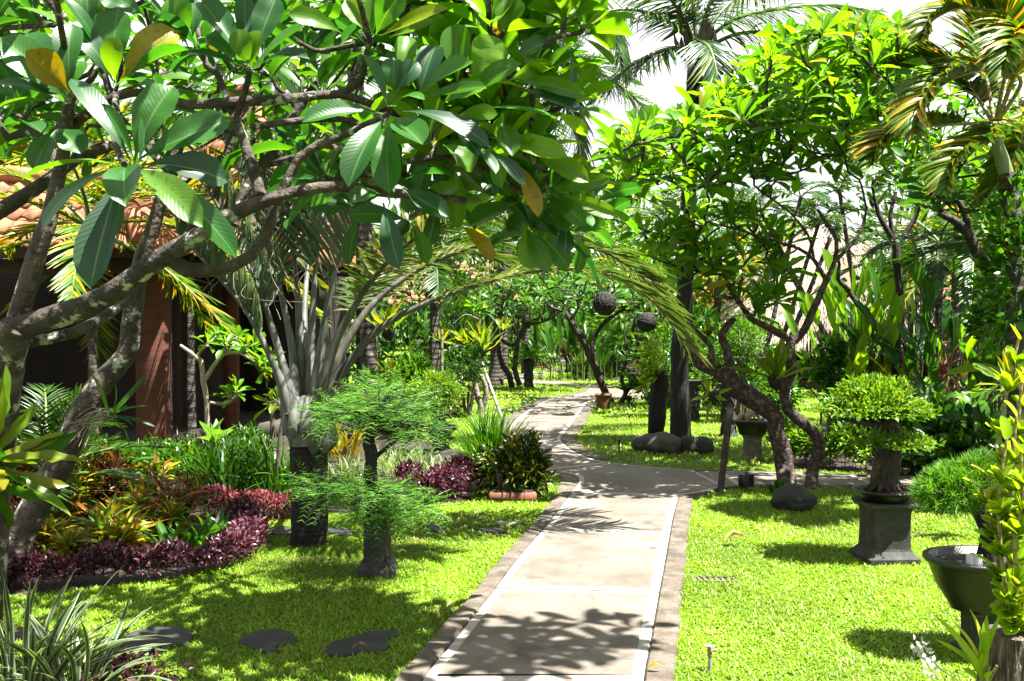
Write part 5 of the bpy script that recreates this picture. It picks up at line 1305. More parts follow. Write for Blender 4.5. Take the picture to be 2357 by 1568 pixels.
# orchid-like roots hanging from the leaning trunk
rg_ = thing('air_root_tuft', 'tangled pale air roots of an orchid hanging on the leaning trunk', 'plant', P(230, 960, 6.05)); m1 = MB()
for i in range(26):
    a = P(250 + rr(-10, 25), 955 + rr(-8, 8), 6.0); tube(m1, [a, a + A3(-.1 * rr(.3, 1), rr(-.06, .06), rr(-.04, .05)), a + A3(-.3 * rr(.3, 1), rr(-.1, .1), -rr(.02, .2))], [.004, .003, .0015], ns=4, step=.04)
m1.build('roots', M['twig_pale'], rg_); m2 = MB(); rosette(m2, LF_STRAP4, P(262, 950, 6.0), A3(.7, -.2, .4), 9, .34, .03, 70, 10); m2.build('leaves', M['strap_green'], rg_)
# low palm fronds left, in the shade
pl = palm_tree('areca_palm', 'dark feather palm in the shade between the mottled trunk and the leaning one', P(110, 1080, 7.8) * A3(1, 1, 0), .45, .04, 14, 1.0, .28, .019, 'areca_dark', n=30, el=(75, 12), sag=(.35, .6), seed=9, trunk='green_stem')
palm_tree('areca_palm', 'feather palm with sunlit fronds between the leaning trunk and the house roof', P(215, 1080, 9.9) * A3(1, 1, 0), 2.55, .045, 15, 1.55, .42, .03, 'areca', n=36, el=(75, -15), sag=(.4, .8), seed=91, trunk='trunk_coco')
palm_tree('areca_palm', 'feather palm with sunlit fronds in front of the taller tiled roof', P(440, 1030, 11.6) * A3(1, 1, 0), 2.9, .05, 14, 1.6, .42, .03, 'areca', n=36, el=(75, -15), sag=(.4, .8), seed=92, trunk='trunk_coco')
# potted bare-branched frangipani near the house
sf = [[(478, 1040, 9.5, 12), (476, 925, 9.5, 12), (468, 880, 9.5, 13), (463, 830, 9.5, 12), (440, 812, 9.5, 9), (415, 795, 9.5, 7)], [(468, 880, 9.5, 11), (490, 845, 9.5, 10), (515, 815, 9.5, 9), (550, 812, 9.5, 8)],
      [(452, 825, 9.5, 8), (462, 808, 9.5, 7), (478, 795, 9.4, 6)], [(476, 925, 9.5, 8), (520, 930, 9.6, 8), (545, 912, 9.5, 7)]]
frangi('frangipani_tree', 'small bare-branched frangipani with few bright leaf rosettes before the dark house', sf, [P(480, 785, 9.4), P(500, 770, 9.5), P(520, 790, 9.4), P(545, 775, 9.6), P(568, 795, 9.5), P(590, 790, 9.6), P(545, 895, 9.4), P(530, 905, 9.6), P(600, 835, 9.6), P(620, 820, 9.7), P(640, 850, 9.7), P(615, 855, 9.6)],
       leafL=.19, leafW=.07, nleaf=11, lm='frangi_lime', bark='twig_pale', seed=6, tipr=.009, ns=7)
sf2 = [[(625, 1010, 8.6, 10), (628, 950, 8.6, 10), (635, 920, 8.6, 8)], [(640, 1080, 8.5, 10), (645, 1000, 8.5, 9), (652, 950, 8.5, 8), (640, 925, 8.5, 7)]]
frangi('frangipani_sapling', 'thin sapling with pale yellow leaves left of the palm sheath', sf2, [P(620, 925, 8.5), P(640, 915, 8.5), P(648, 935, 8.6)], leafL=.2, leafW=.06, nleaf=7, lm='nest', bark='twig', seed=8, tipr=.006, ns=6, cat='sapling')

# ================================================================== PEDESTAL BONSAI, LEFT
b1 = G(869, 1322)
PD = thing('pedestal', 'dark cylindrical stone pedestal with square foot, left of the path', 'pedestal', b1)
m1 = MB(); lathe(m1, b1, [(.118, -.01), (.118, .05), (.108, .055), (.104, .08), (.088, .10)], 24, sq=1.4); m1.build('base', M['stone_dark'], PD)
m1 = MB(); lathe(m1, b1, [(.088, .098), (.088, .2), (.087, .3), (.09, .33), (.11, .335), (.11, .345)], 32); m1.build('shaft', M['stone_dark'], PD)
pot('dark shallow bonsai bowl under the feathery foliage', b1 + UPZ * .345, .165, .085, foot=.6, cat='pot', name='bonsai_pot')
bz = b1 + UPZ * .42
BT = thing('bonsai_tree', 'two-tiered feathery-leaved bonsai with a dark trunk on the round left pedestal', 'bonsai', bz)
m1, m2 = MB(), MB()
tube(m1, [bz, P(862, 1150, 6.2), P(852, 1100, 6.2), P(855, 1050, 6.2), P(848, 1010, 6.2), P(860, 975, 6.2), P(850, 955, 6.2)], [.05, .045, .042, .04, .036, .028, .02], ns=12, step=.03, lump=.08)
o1 = P(855, 1060, 6.2); o2 = P(855, 975, 6.2); o3 = P(865, 1165, 6.2)
for a, b in ((o3, P(740, 1130, 6.1)), (o3, P(960, 1150, 6.3)), (o2, P(770, 935, 6.2)), (o2, P(960, 940, 6.3)), (o2, P(840, 910, 6.1)), (o1, P(970, 990, 6.3)), (o3, P(850, 1140, 5.9))):
    tube(m1, [a, (np.asarray(a) + b) / 2 + UPZ * .03, b], [.018, .012, .006], ns=6, step=.05, lump=.08)
for cc, R, n, og in ((P(745, 1115, 6.1), (.15, .18, .06), 170, o3), (P(855, 1130, 6.05), (.24, .2, .06), 280, o3), (P(870, 1175, 6.0), (.18, .16, .055), 180, o3), (P(945, 1165, 6.2), (.16, .16, .05), 130, o3), (P(800, 945, 6.2), (.24, .22, .08), 280, o2), (P(900, 935, 6.25), (.24, .22, .10), 330, o2), (P(945, 985, 6.25), (.17, .17, .07), 190, o2), (P(870, 905, 6.2), (.13, .16, .05), 130, o2)):
    pinnate_pad(m2, m1, cc, np.array(R), int(n * .7), og, L=.165)
m1.build('trunk', M['blackwood'], BT); m2.build('foliage', M['tamarind'], BT)

# striped grass mass and neighbours
for i, (x, y, n, lab) in enumerate([(950, 800, 60, 'cream-striped grassy plant right beside the dark bonsai trunk'), (1060, 860, 60, 'cream-striped grassy plant in the middle of its row'), (1180, 900, 60, 'cream-striped grassy plant above the wine-red hedge'), (1330, 890, 60, 'cream-striped grassy plant towards the tall tuft'), (1480, 860, 50, 'cream-striped grassy plant next to the tall grass tuft'), (600, 860, 50, 'cream-striped grassy plant next to the palm trunk'), (720, 880, 50, 'cream-striped grassy plant behind the bonsai trunk'), (1250, 760, 50, 'cream-striped grassy plant at the back, under the bonsai bowl'), (1050, 730, 50, 'cream-striped grassy plant at the back of its row')]):
    clump('striped_grass', lab, G(*QD(x, y + 90)), n, .27, .014, 'stripe_light', T=LF_STRAP4, spread=.16, e=(80, 15), group='cream-striped grasses in the left bed')
clump('grass_tuft', 'tall tuft of thin arching green grass before the red jar', G(*QD(1800, 1040)), 430, .78, .015, 'strap_green', T=LF_STRAP, spread=.13, e=(89, 45))
clump('dry_grass_tuft', 'few long yellowed blades hanging out of the tall grass tuft', G(*QD(1830, 1060)), 22, .72, .012, 'dry_leaf', T=LF_STRAP, spread=.12, e=(75, 35))
for i, (x, y, n, lab) in enumerate([(540, 540, 26, 'yellow-orange croton shining between palm trunk and bonsai'), (660, 560, 20, 'orange-tinged croton behind the bonsai trunk')]):
    clump('croton_plant', lab, G(*QD(x, y + 260)), n, .5, .05, 'frangi_yellow', T=LF_LANCE, spread=.1, e=(85, 40), group='yellow crotons behind the bonsai')
# red jar with lid, dark croton bush, planter
jb = P(1182, 1100, 9.35) * A3(1, 1, 0); jz = jb + UPZ * .335; JR = thing('red_jar', 'egg-shaped red ceramic jar with dark knob, standing by the tall grass', 'jar', jb)
m1 = MB(); lathe(m1, jb, [(.06, 0), (.06, .03), (.035, .05), (.03, .3), (.05, .336)], 16); m1.build('foot', M['wood_dark'], JR)
m1 = MB(); lathe(m1, jz, [(.035, 0), (.055, .015), (.068, .06), (.072, .1), (.068, .145), (.055, .185), (.035, .212), (.015, .225)], 28); m1.build('body', M['red_pot'], JR)
m1 = MB(); lathe(m1, jz, [(.022, .218), (.025, .226), (.012, .236), (.006, .243), (.009, .252), (.002, .26)], 16); m1.build('knob', M['wood_dark'], JR)
tb = G(*QD(1975, 1135)); TP = thing('terracotta_planter', 'low dark terracotta planter box in front of the croton bush', 'planter', tb)
m1 = MB(); box(m1, tb + UPZ * .045, (.42, .2, .09), .05, bev=.012); m1.build('body', M['terracotta'], TP)
m1 = MB(); box(m1, tb + UPZ * .095, (.36, .14, .016), .05, bev=.004); m1.build('soil', M['soil'], TP)
CBT = tset('lance', 4, (.5, 2.4), (.2, .6), k=5, seed=20, twists=(0, 1.2, -1.2))
for i, (x, y, R, n, lab) in enumerate([(1900, 1120, (.19, .18, .22), 420, 'dark curly-leaved croton bush left over the planter'), (2040, 1100, (.2, .2, .25), 480, 'dark curly-leaved croton bush behind the planter, tallest of its group'), (2140, 1105, (.13, .13, .19), 260, 'small curly-leaved croton with a thin stem at the kerb side')]):
    shrub('croton_bush', lab, G(*QD(x, y)), R, n, .1, .028, 'croton_bush', T=CBT, lumps=14, group='curly croton bushes by the red jar', seed=60 + i, lift=R[2] * 1.05)

# round-headed bonsai in brown bowl
q = G(*QD(1400, 690)); q = P(1015, 1045, 12.0) * A3(1, 1, 0)
ST = thing('bonsai_stand', 'dark squat stone stand under the brown bowl', 'stand', q); m1 = MB(); lathe(m1, q, [(.14, 0), (.14, .05), (.11, .07), (.1, .15), (.15, .18), (.15, .2)], 20); m1.build('body', M['stone_dark'], ST)
pot('wide brown bonsai bowl holding the round-headed tree', q + UPZ * .2, .215, .14, mat='pot_brown', foot=.45, name='bonsai_pot')
qz = q + UPZ * .35
BT = thing('bonsai_tree', 'round-headed lime-green bonsai with a straight trunk in the brown bowl', 'bonsai', qz); m1, m2 = MB(), MB()
tube(m1, [qz, P(1000, 960, 12), P(1000, 925, 12), P(995, 900, 12)], [.065, .05, .045, .03], ns=10, step=.05, lump=.08)
tube(m1, [qz + A3(.06, 0, 0), P(1015, 950, 12), P(1028, 915, 12)], [.03, .025, .015], ns=8, step=.05, lump=.08)
for a in ((955, 905), (975, 890), (1040, 905), (1060, 900), (1005, 880), (1030, 885)): tube(m1, [P(1000, 925, 12), P((1000 + a[0]) / 2, 912, 12), P(*a, 12 + rr(-.2, .2))], [.02, .012, .006], ns=5, step=.06)
blob(m2, P(1003, 902, 12), (.34, .32, .22), 2600, .055, .025, lumps=26, flat=.35, inner=.2)
blob(m2, P(1040, 915, 12), (.16, .2, .12), 600, .055, .025, lumps=10)
m1.build('trunk', M['bark_frangi'], BT); m2.build('foliage', M['bonsai_lime'], BT)
tg = MB(); box(tg, P(1006, 985, 11.8) - UPZ * 0, (.03, .004, .09)); o = tg.build('plant_tag', M['white_plastic'], loc=P(1006, 985, 11.8)); tag(o, 'small white plant tag in the brown bonsai bowl', 'tag')
shrub('shrub', 'fresh green bush behind the round-headed bonsai', P(945, 1000, 13.6) * A3(1, 1, 0), (.42, .4, .42), 1100, .1, .05, 'shrub_light', lift=.62)
shrub('shrub', 'dark small-leaved bush on a curved stem beside the twisted pale trunk', P(1075, 985, 16.5) * A3(1, 1, 0), (.36, .36, .34), 1100, .07, .035, 'shrub_dark', lift=.85)
# ================================================================== MIDDLE GROUND
def g0(px, py, D): return P(px, py, D) * A3(1, 1, 0)
def qa(D, *p): return [(*QA(a, b), D, w * .2348) for a, b, w in p]
def qb(D, *p): return [(*QB(a, b), D, w * .2153) for a, b, w in p]
def qc(D, *p): return [(*QC(a, b), D, w * .2448) for a, b, w in p]


# twisted pale tree with props
frangi('frangipani_tree', 'twisted pale-trunked frangipani with a loop in its stem, held by bamboo props', [
    qa(17, (255, 1470, 80), (275, 1380, 75), (240, 1280, 62), (215, 1150, 58), (190, 1000, 55), (205, 900, 55), (235, 800, 45), (250, 690, 40), (255, 560, 38), (270, 480, 30)),
    qa(17, (280, 1400, 60), (320, 1260, 55), (300, 1130, 52), (250, 1040, 45), (225, 950, 40)),
    qa(16.8, (255, 520, 14), (120, 470, 10), (0, 560, 7)), qa(17, (265, 500, 16), (250, 440, 10))],
    [P(*QA(x, y), 16.9) for x, y in ((250, 430), (290, 400), (190, 380), (330, 440), (240, 480))], leafL=.22, leafW=.075, nleaf=8, lm='frangi_mid', bark='bark_pale', seed=11, ns=10, lump=.09)
for i, (a, b, lab) in enumerate([((265, 900), (480, 1500), 'pale bamboo prop leaning right, foot near the path'), ((240, 920), (165, 1440), 'short bamboo prop on the left of the twisted trunk')]):
    p, q = P(*QA(*a), 16.9), G(*QA(*b)); m1 = MB(); tube(m1, [q, p], [.03, .027], ns=10, step=.3); o = m1.build('bamboo_prop', M['bamboo'], loc=q); tag(o, lab, 'bamboo prop', 'bamboo props of the twisted tree')
p = P(1017, 760, 15.5); q = p * A3(1, 1, 0); m1 = MB(); tube(m1, [q, p], [.026, .023], ns=10, step=.4); tag(m1.build('bamboo_pole', M['bamboo'], loc=q), 'upright bamboo pole left of the twisted tree', 'bamboo pole')
for (x, y, D, ax, n, L, W, lab, kw) in [
    (285, 800, 16.6, (0, -.1, 1), 26, .56, .065, "large nest fern on the twisted pale trunk, the fuller of its pair", {}),
    (150, 770, 16.8, (-.35, -.1, 1), 20, .5, .06, "nest fern leaning left beside the larger one on the twisted trunk", {}),
    (490, 610, 21, (.1, 0, 1), 13, .36, .06, "yellowing nest fern high on a thin dark trunk", {}),
    (-110, 720, 17.5, (0, 0, 1), 14, .32, .05, "small nest fern on a post between the palm fronds and the twisted tree", {}),
    (595, 980, 23, (0, -.2, 1), 14, .34, .05, "pale green nest fern at the foot of the leaning trunks, by the carved pedestal", dict(lm='shrub_light')),
    (740, 545, 23, (0, 0, 1), 9, .24, .045, "tiny fern in a fork above the carved pedestal", {})]:
    nest_fern(lab, P(*QA(x, y), D), A3(*ax), n, L, W, clumpr=.075, **kw)
nest_fern('tall yellow nest fern beside the thick palm trunk, in a dark pot', P(908, 872, 14.2), A3(.05, -.1, 1), 22, .42, .075, e=(86, 35), clumpr=.08)
nest_fern('wide-bladed lime nest fern high on the thick palm trunk', P(893, 760, 13.6), A3(-.1, -.35, .9), 12, .5, .11, e=(85, 30), clumpr=.09)
nest_fern('bromeliad-like green rosette with one orange leaf on the thick palm trunk', P(846, 880, 13.5), A3(.1, -.35, .9), 14, .33, .11, e=(80, 15), lm='strap_green', T=LF_OV4)
# coconut trunks
palm_tree('coconut_palm', 'coconut palm with a thick ringed trunk behind the silvery palm', g0(848, 900, 14.3), 6.3, .135, 15, 3.2, .75, .04, 'coconut', lean=(-.3, .3), seed=13)
palm_tree('coconut_palm', 'far coconut palm with a smooth grey trunk behind the carved pedestal', g0(*QA(715, 700), 30), 9.5, .13, 15, 3.8, .9, .05, 'coconut', lean=(.4, .5), seed=15)

# leaning frangipanis at the left of the hairpin
tipsG = crown_tips([(1085, 640), (1330, 620), (1340, 690), (1300, 720), (1180, 740), (1100, 720)], 20, 25, 80, 21, .28)
frangi('frangipani_tree', 'frangipani with a leaning S-shaped trunk left of the carved pedestal', [qa(23.5, (575, 1185, 62), (545, 1060, 62), (480, 960, 55), (440, 800, 50), (430, 650, 42), (440, 450, 36), (470, 340, 30)), qa(23.5, (430, 690, 34), (560, 770, 34), (640, 720, 34), (690, 620, 34), (720, 560, 30)),
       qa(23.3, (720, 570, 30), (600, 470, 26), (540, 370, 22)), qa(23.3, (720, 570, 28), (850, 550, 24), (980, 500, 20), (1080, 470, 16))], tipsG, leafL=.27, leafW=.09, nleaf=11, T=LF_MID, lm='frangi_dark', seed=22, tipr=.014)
frangi('frangipani_tree', 'short second trunk leaning over the little nest fern by the carved pedestal', [qa(23, (650, 1160, 58), (615, 1060, 58), (600, 960, 52), (620, 820, 48), (640, 700, 44), (690, 600, 36))], crown_tips([(1180, 660), (1290, 650), (1280, 720), (1200, 730)], 22, 24, 14, 23, .3), leafL=.26, leafW=.085, nleaf=9, T=LF_MID, lm='frangi_dark', seed=24)
pq = g0(*QA(738, 1190), G(*QA(738, 1190))[1])
def carved_column(label, base, h, r, lm='stone_dark'):
    rt = thing('carved_pedestal', label, 'pedestal', base, 'carved lattice pedestals'); m1 = MB(); lathe(m1, base, [(r * 1.25, 0), (r * 1.25, h * .05), (r * .98, h * .08), (r * .95, h * .85), (r * 1.05, h * .87)], 24); m1.build('shaft', M[lm], rt)
    m3 = MB()
    for s in (1, -1):                           # raised lattice bands wound round the shaft
        for k in range(4):
            t = np.linspace(0, 1, 18); a = s * t * 3.6 + k * 1.57
            tube(m3, np.stack([base[0] + np.cos(a) * r * .98, base[1] + np.sin(a) * r * .98, base[2] + h * (.08 + .77 * t)], -1), .011 + r * .05, ns=5)
    m3.build('lattice', M[lm], rt)
    m2 = MB(); lathe(m2, base, [(r * 1.05, h * .87), (r * 1.45, h * .94), (r * 1.5, h)], 24); m2.build('capital', M[lm], rt); return rt
carved_column('dark lattice-carved pedestal on the lawn at the hairpin bend', pq, .64, .11)
pot('black bowl of trailing fern on the hairpin pedestal', pq + UPZ * .64, .165, .07, foot=.8)
cf = clump('fern', 'light green trailing fern in the bowl on the hairpin pedestal', pq + UPZ * .7, 70, .42, .05, 'shrub_light', T=LF_LANCE, spread=.2, e=(85, -15))
carved_column('lattice-carved grey pedestal behind the lower limb of the leaning frangipani', g0(*QB(945, 1250), G(*QB(945, 1250))[1]), .74, .1)
carved_column('dark lattice-carved pedestal just right of the black trunk', g0(*QB(560, 1085), G(*QB(560, 1085))[1]), .66, .105)
# far hairpin items
pq = g0(*QA(1140, 1040), G(*QA(1140, 1040))[1]); pedestal_square('pedestal', 'black pedestal by the far path carrying a dark leafy pot', pq, .3, .43)
pot('wide black pot on the far path pedestal', pq + UPZ * .43, .26, .13, foot=.7)
clump('cordyline', 'dark cordyline and herbs filling the wide black pot', pq + UPZ * .54, 70, .6, .07, 'croton_dark', T=LF_LANCE, spread=.2, e=(85, 5))
shrub('shrub', 'green herbs spilling round the cordyline pot', pq + UPZ * .5, (.42, .36, .2), 500, .1, .045, 'hedge', stems=4)
shrub('shrub', 'far yellow-green fountain-like shrub beside the path', g0(*QA(860, 890), 34), (.75, .7, .7), 900, .28, .05, 'shrub_light', T=LF_LANCE)
bed('flower_bed', 'low bed with brick edging at the hairpin', [G(*QA(800, 985)), G(*QA(880, 975)), G(*QA(960, 985))], .25, .13, 500, .07, .035, 'hedge', h0=.04)
m1 = MB(); ed, _ = smooth_line([G(*QA(780, 1000)), G(*QA(860, 1008)), G(*QA(950, 1000)), G(*QA(978, 985))], np.ones(4), .25)
for a, b in zip(ed[:-1], ed[1:]):
    d = b - a; box(m1, (a + b) / 2 + UPZ * .04, (np.linalg.norm(d) * .96, .1, .11), math.atan2(d[1], d[0]), bev=.01)
tag(m1.build('brick_edging', M['terracotta'], loc=ed[0]), 'row of dark bricks edging the little hairpin bed', 'edging')
shrub('yellow_shrub', 'low green and yellow bush with a purple rim, right of the hairpin lawn', g0(*QA(1290, 1100), G(*QA(1290, 1105))[1]), (.42, .36, .26), 1500, .1, .04, 'bonsai_lime', lift=.32, stems=10)
bed('purple_hedge', 'purple edging plants at the foot of the green and yellow bush', [G(*QA(1180, 1105)), G(*QA(1300, 1112)), G(*QA(1440, 1105))], .14, .16, 900, .06, .026, 'purple')
shrub('yellow_shrub', 'smaller yellow-green bush by the little waisted pedestal', g0(*QA(1500, 1090), G(*QA(1500, 1092))[1]), (.24, .22, .24), 700, .09, .04, 'bonsai_lime')
shrub('yellow_shrub', 'yellow-green bush behind the forked sapling', g0(*QA(1720, 1090), G(*QA(1720, 1092))[1]), (.28, .24, .24), 700, .09, .04, 'hedge')
pq = g0(*QA(1605, 1120), G(*QA(1605, 1120))[1]); rt = thing('pedestal', 'small waisted stone pedestal carrying a bonsai, far right lawn', 'pedestal', pq); m1 = MB()
lathe(m1, pq, [(.14, 0), (.14, .05), (.105, .085), (.085, .21), (.105, .35), (.15, .39), (.15, .43)], 24, sq=.6); m1.build('shaft', M['stone_dark'], rt)
pot('small black pot on the waisted pedestal', pq + UPZ * .43, .14, .11)
BT = thing('bonsai_tree', 'flat-topped dark green bonsai in the small far pot', 'bonsai', pq + UPZ * .53); m1, m2 = MB(), MB(); tube(m1, [pq + UPZ * .52, pq + UPZ * .64], [.03, .02], ns=8); blob(m2, pq + UPZ * .68, (.28, .24, .1), 700, .07, .03, lumps=14); m1.build('trunk', M['bark_frangi'], BT); m2.build('foliage', M['shrub_dark'], BT)
for i, (x, y, n, L, W, lab, lm) in enumerate([(1440, 930, 9, .66, .36, 'giant taro with two huge round leaves, left of the little bonsai', 'strap_green'), (1680, 930, 9, .66, .34, 'giant taro with glossy dark leaves, right of the little bonsai', 'strap_green')]):
    b = g0(*QA(x, y), 29 + i); rt = thing('giant_taro', lab, 'plant', b, 'giant taros'); m1, m2 = MB(), MB()
    for k in range(n):
        a = rr(0, 6.28); tip = b + A3(math.cos(a) * .35, math.sin(a) * .3, rr(.35, .95)); tube(m1, [b, (b + tip) / 2 + UPZ * .2, tip], [.02, .015, .01], ns=6, step=.2)
        place(m2, LF_OV4, tip, A3(math.cos(a) * .8, math.sin(a) * .8 - .5, -.35), A3(math.cos(a) * .3, math.sin(a) * .3 - .5, 1), L * .62, W * .8)
    m1.build('stalks', M['green_stem'], rt); m2.build('foliage', M[lm], rt)
# big heliconia behind centre
def heliconia(label, base, n, H, L, W, lm, seed, flowers=None, group='heliconia clumps', spread=.45, e=(88, 40), name='heliconia', nf=10):
    rng = np.random.default_rng(seed); rt = thing(name, label, 'plant', base, group); m1, m2, m3 = MB(), MB(), MB(); b = np.asarray(base, float)
    for i in range(n):
        a = rng.uniform(0, 6.28); o = b + A3(math.cos(a), math.sin(a), 0) * spread * rng.uniform(.1, 1); el = math.radians(rng.uniform(*e[::-1])); az = a + rng.normal(0, .5)
        d = A3(math.cos(az) * math.cos(el), math.sin(az) * math.cos(el), math.sin(el)); h = H * rng.uniform(.15, 1.0); tip = o + UPZ * h * .5 + d * h * .5
        tube(m1, [o, o + UPZ * h * .5, tip], [.012 + H * .004, .013, .008], ns=6, step=.2)
        place(m2, LF_BAN, tip, d * .8 + UPZ * .45 + rng.normal(0, .15, 3), UPZ * .7 - d * .5 + A3(0, -.45, 0) + rng.normal(0, .3, 3), L * rng.uniform(.7, 1.1), W * rng.uniform(.8, 1.15), rng)
    m1.build('stems', M['green_stem'], rt); m2.build('foliage', M[lm], rt)
    if flowers:
        for i in range(nf):
            m3 = MB()
            c = b + A3(rng.uniform(-1, 1) * spread * 1.3, -spread * rng.uniform(.2, 1), H * rng.uniform(.28, .5))
            for k in range(6):
                s = 1 if k % 2 else -1; place(m3, LF_STRAP4, c + UPZ * .07 * (k - 3) + A3(.03 * k, 0, 0), A3(s, rng.normal(0, .3), .45), UPZ, .2 - .018 * k, .04, rng)
            m3.build('flower', M[flowers], rt)
    return rt
heliconia('mass of tall shaded heliconia leaves behind the basket-hung frangipani', g0(1345, 840, 27), 60, 1.7, .85, .2, 'banana_shaded', 5, spread=1.3)
heliconia('second mass of shaded heliconia leaves behind the hanging wicker balls', g0(1440, 840, 28), 56, 1.6, .8, .19, 'banana_shaded', 6, spread=1.3)

# frangipani with the hanging balls
tipsH = crown_tips([(1280, 620), (1560, 610), (1580, 700), (1500, 730), (1440, 690), (1330, 700), (1250, 690)], 16.5, 20.5, 110, 31, .24)
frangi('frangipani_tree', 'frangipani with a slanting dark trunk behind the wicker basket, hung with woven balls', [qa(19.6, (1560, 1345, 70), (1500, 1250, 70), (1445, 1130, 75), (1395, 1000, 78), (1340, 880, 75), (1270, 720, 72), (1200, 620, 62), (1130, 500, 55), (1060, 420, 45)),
       qa(19.6, (1380, 940, 55), (1360, 780, 48), (1400, 660, 44), (1470, 560, 44), (1570, 480, 36), (1680, 400, 30), (1760, 330, 22)), qa(19.4, (1080, 440, 36), (960, 400, 28), (900, 330, 20)), qa(19.4, (1250, 420, 26), (1340, 330, 22), (1440, 250, 18)), qa(19.4, (1150, 520, 34), (1230, 380, 30), (1180, 300, 22))],
       tipsH, leafL=.28, leafW=.09, nleaf=9, lm='frangi_dark', seed=33, tipr=.014, root=G(*QA(1560, 1345)))
frangi('frangipani_tree', 'slender forked frangipani stem with no lower leaves, beside the spotlight', [qa(19.2, (1625, 1365, 56), (1690, 1240, 48), (1655, 1130, 40), (1660, 1010, 38), (1720, 900, 34), (1790, 830, 34), (1810, 740, 30), (1760, 600, 26), (1880, 560, 20)), qa(19.2, (1690, 1240, 40), (1755, 1140, 34), (1775, 1040, 30), (1760, 960, 22))],
       crown_tips([(1440, 640), (1560, 620), (1540, 760), (1470, 760)], 18, 20, 14, 34, .35), leafL=.32, leafW=.1, nleaf=8, lm='frangi_dark', seed=35)
for (x, y, r, D, lab) in [(1485, 365, 92, 16.4, 'larger dark woven ball hanging under the palm frond'), (1895, 545, 75, 16.2, 'smaller dark woven ball hanging at the end of the palm frond')]:
    c = P(*QA(x, y), D); R = 1.25 * r * .2348 * D / FPX; m1 = MB(); rg2 = np.random.default_rng(int(x))
    for k in range(46):                          # woven withies
        u = nrm(rg2.normal(0, 1, 3)); v = nrm(np.cross(u, rg2.normal(0, 1, 3))); a = np.linspace(0, 6.3, 22)
        tube(m1, c + R * rg2.uniform(.93, 1.0) * (np.cos(a)[:, None] * u + np.sin(a)[:, None] * v), .011, ns=4, cap=False)
    lathe(m1, c, [(.001, -R * .88), (R * .5, -R * .72), (R * .85, -R * .2), (R * .88, R * .1), (R * .7, R * .5), (R * .2, R * .86)], 16)
    tube(m1, [c + UPZ * R, c + UPZ * (R + .35)], .006, ns=4)
    tag(m1.build('woven_ball', M['wicker_dark'], loc=c), lab, 'hanging ball', 'woven balls hung in the frangipani')
b = G(*QA(1470, 1402)); m1, m2 = MB(), MB(); rt = thing('wicker_basket', 'brown wicker waste basket on the lawn by the slanting trunk', 'basket', b); R = .135
lathe(m1, b, [(R * .78, 0), (R, .27 * .98), (R * .93, .27 * .98), (R * .72, .04), (.001, .04)], 28)
for k in range(13): a = np.linspace(0, 6.2832, 57); rz = .012 + .255 * k / 12; rad = R * (.785 + .22 * k / 12) * (1 + .03 * np.sin(a * 14 + (k % 2) * 3.14)); tube(m1, np.stack([b[0] + np.cos(a) * rad, b[1] + np.sin(a) * rad, np.full(57, rz)], -1), .009, ns=5, cap=False)
a = np.linspace(0, 6.2832, 33); tube(m2, np.stack([b[0] + np.cos(a) * R * 1.03, b[1] + np.sin(a) * R * 1.03, np.full(33, .27)], -1), .022, ns=6, cap=False)
m1.build('body', M['wicker'], rt); m2.build('rim', M['wicker'], rt)


def spotlight(label, base, s, rot, tilt=.25):
    rt = thing('spotlight', label, 'spotlight', base, 'black garden spotlights'); m1, m2, m3 = MB(), MB(), MB()
    box(m1, np.asarray(base) + UPZ * s * .75, (s * 1.0, s * .55, s * .9), rot, bev=s * .06)
    for k in range(5): box(m1, np.asarray(base) + UPZ * s * .75 + A3(-math.sin(rot), math.cos(rot), 0) * s * (.3 + .0 * k) + A3(math.cos(rot), math.sin(rot), 0) * s * (k - 2) * .18, (s * .05, s * .2, s * .7), rot)
    box(m3, np.asarray(base) + UPZ * s * .75 + A3(math.sin(rot), -math.cos(rot), 0) * s * .285, (s * .86, s * .02, s * .74), rot)
    tube(m2, [np.asarray(base) - UPZ * .02, np.asarray(base) + UPZ * s * .35], s * .07, ns=8); box(m2, np.asarray(base) + UPZ * s * 1.24, (s * .2, s * .12, s * .12), rot)
    m1.build('housing', M['black_metal'], rt); m2.build('bracket', M['black_metal'], rt); m3.build('glass_front', M['pot_black'], rt)
spotlight('black box spotlight on the lawn edge beside the crossing path', G(*Z9(440, 252)), .135, .5)
spotlight('far small black spotlight by the forked stem', G(*QA(1722, 1332)), .11, -.5)


def sprinkler(label, base, h, r, top='brass', valve=False):
    rt = thing('sprinkler', label, 'sprinkler', base, 'garden water risers'); m1, m2 = MB(), MB(); b = np.asarray(base, float)
    tube(m1, [b - UPZ * .02, b + UPZ * h * .62], r * .75, ns=10); m1.build('riser', M['steel' if valve else 'black_metal'], rt)
    lathe(m2, b + UPZ * h * .6, [(r * .9, 0), (r * 1.1, h * .06), (r * .8, h * .12), (r * 1.25, h * .17), (r * 1.25, h * .26), (r * .6, h * .3), (r * .5, h * .36)], 14)
    if valve:
        tube(m2, [b + UPZ * h * .82, b + UPZ * h * .84 + A3(r * 2.6, 0, 0), b + UPZ * h * .80 + A3(r * 2.9, 0, 0)], r * .55, ns=8)
        m3 = MB(); box(m3, b + UPZ * h * .98, (r * 5, r * 1.1, r * .5), .1, bev=r * .15); box(m3, b + UPZ * h * .985, (r * 1.1, r * 4, r * .48), .1, bev=r * .15); m3.build('handle', M['steel'], rt)
    m2.build('head', M[top], rt)
b = P(1634, 1486, 4.5); sprinkler('brass garden tap on a thin riser at the bottom of the right lawn', A3(b[0], b[1], 0), b[2], .011, valve=True)
sprinkler('thin black sprinkler riser on the lawn left of the boulders', G(*Z5(1918, 1565)), .19, .013, top='black_metal')

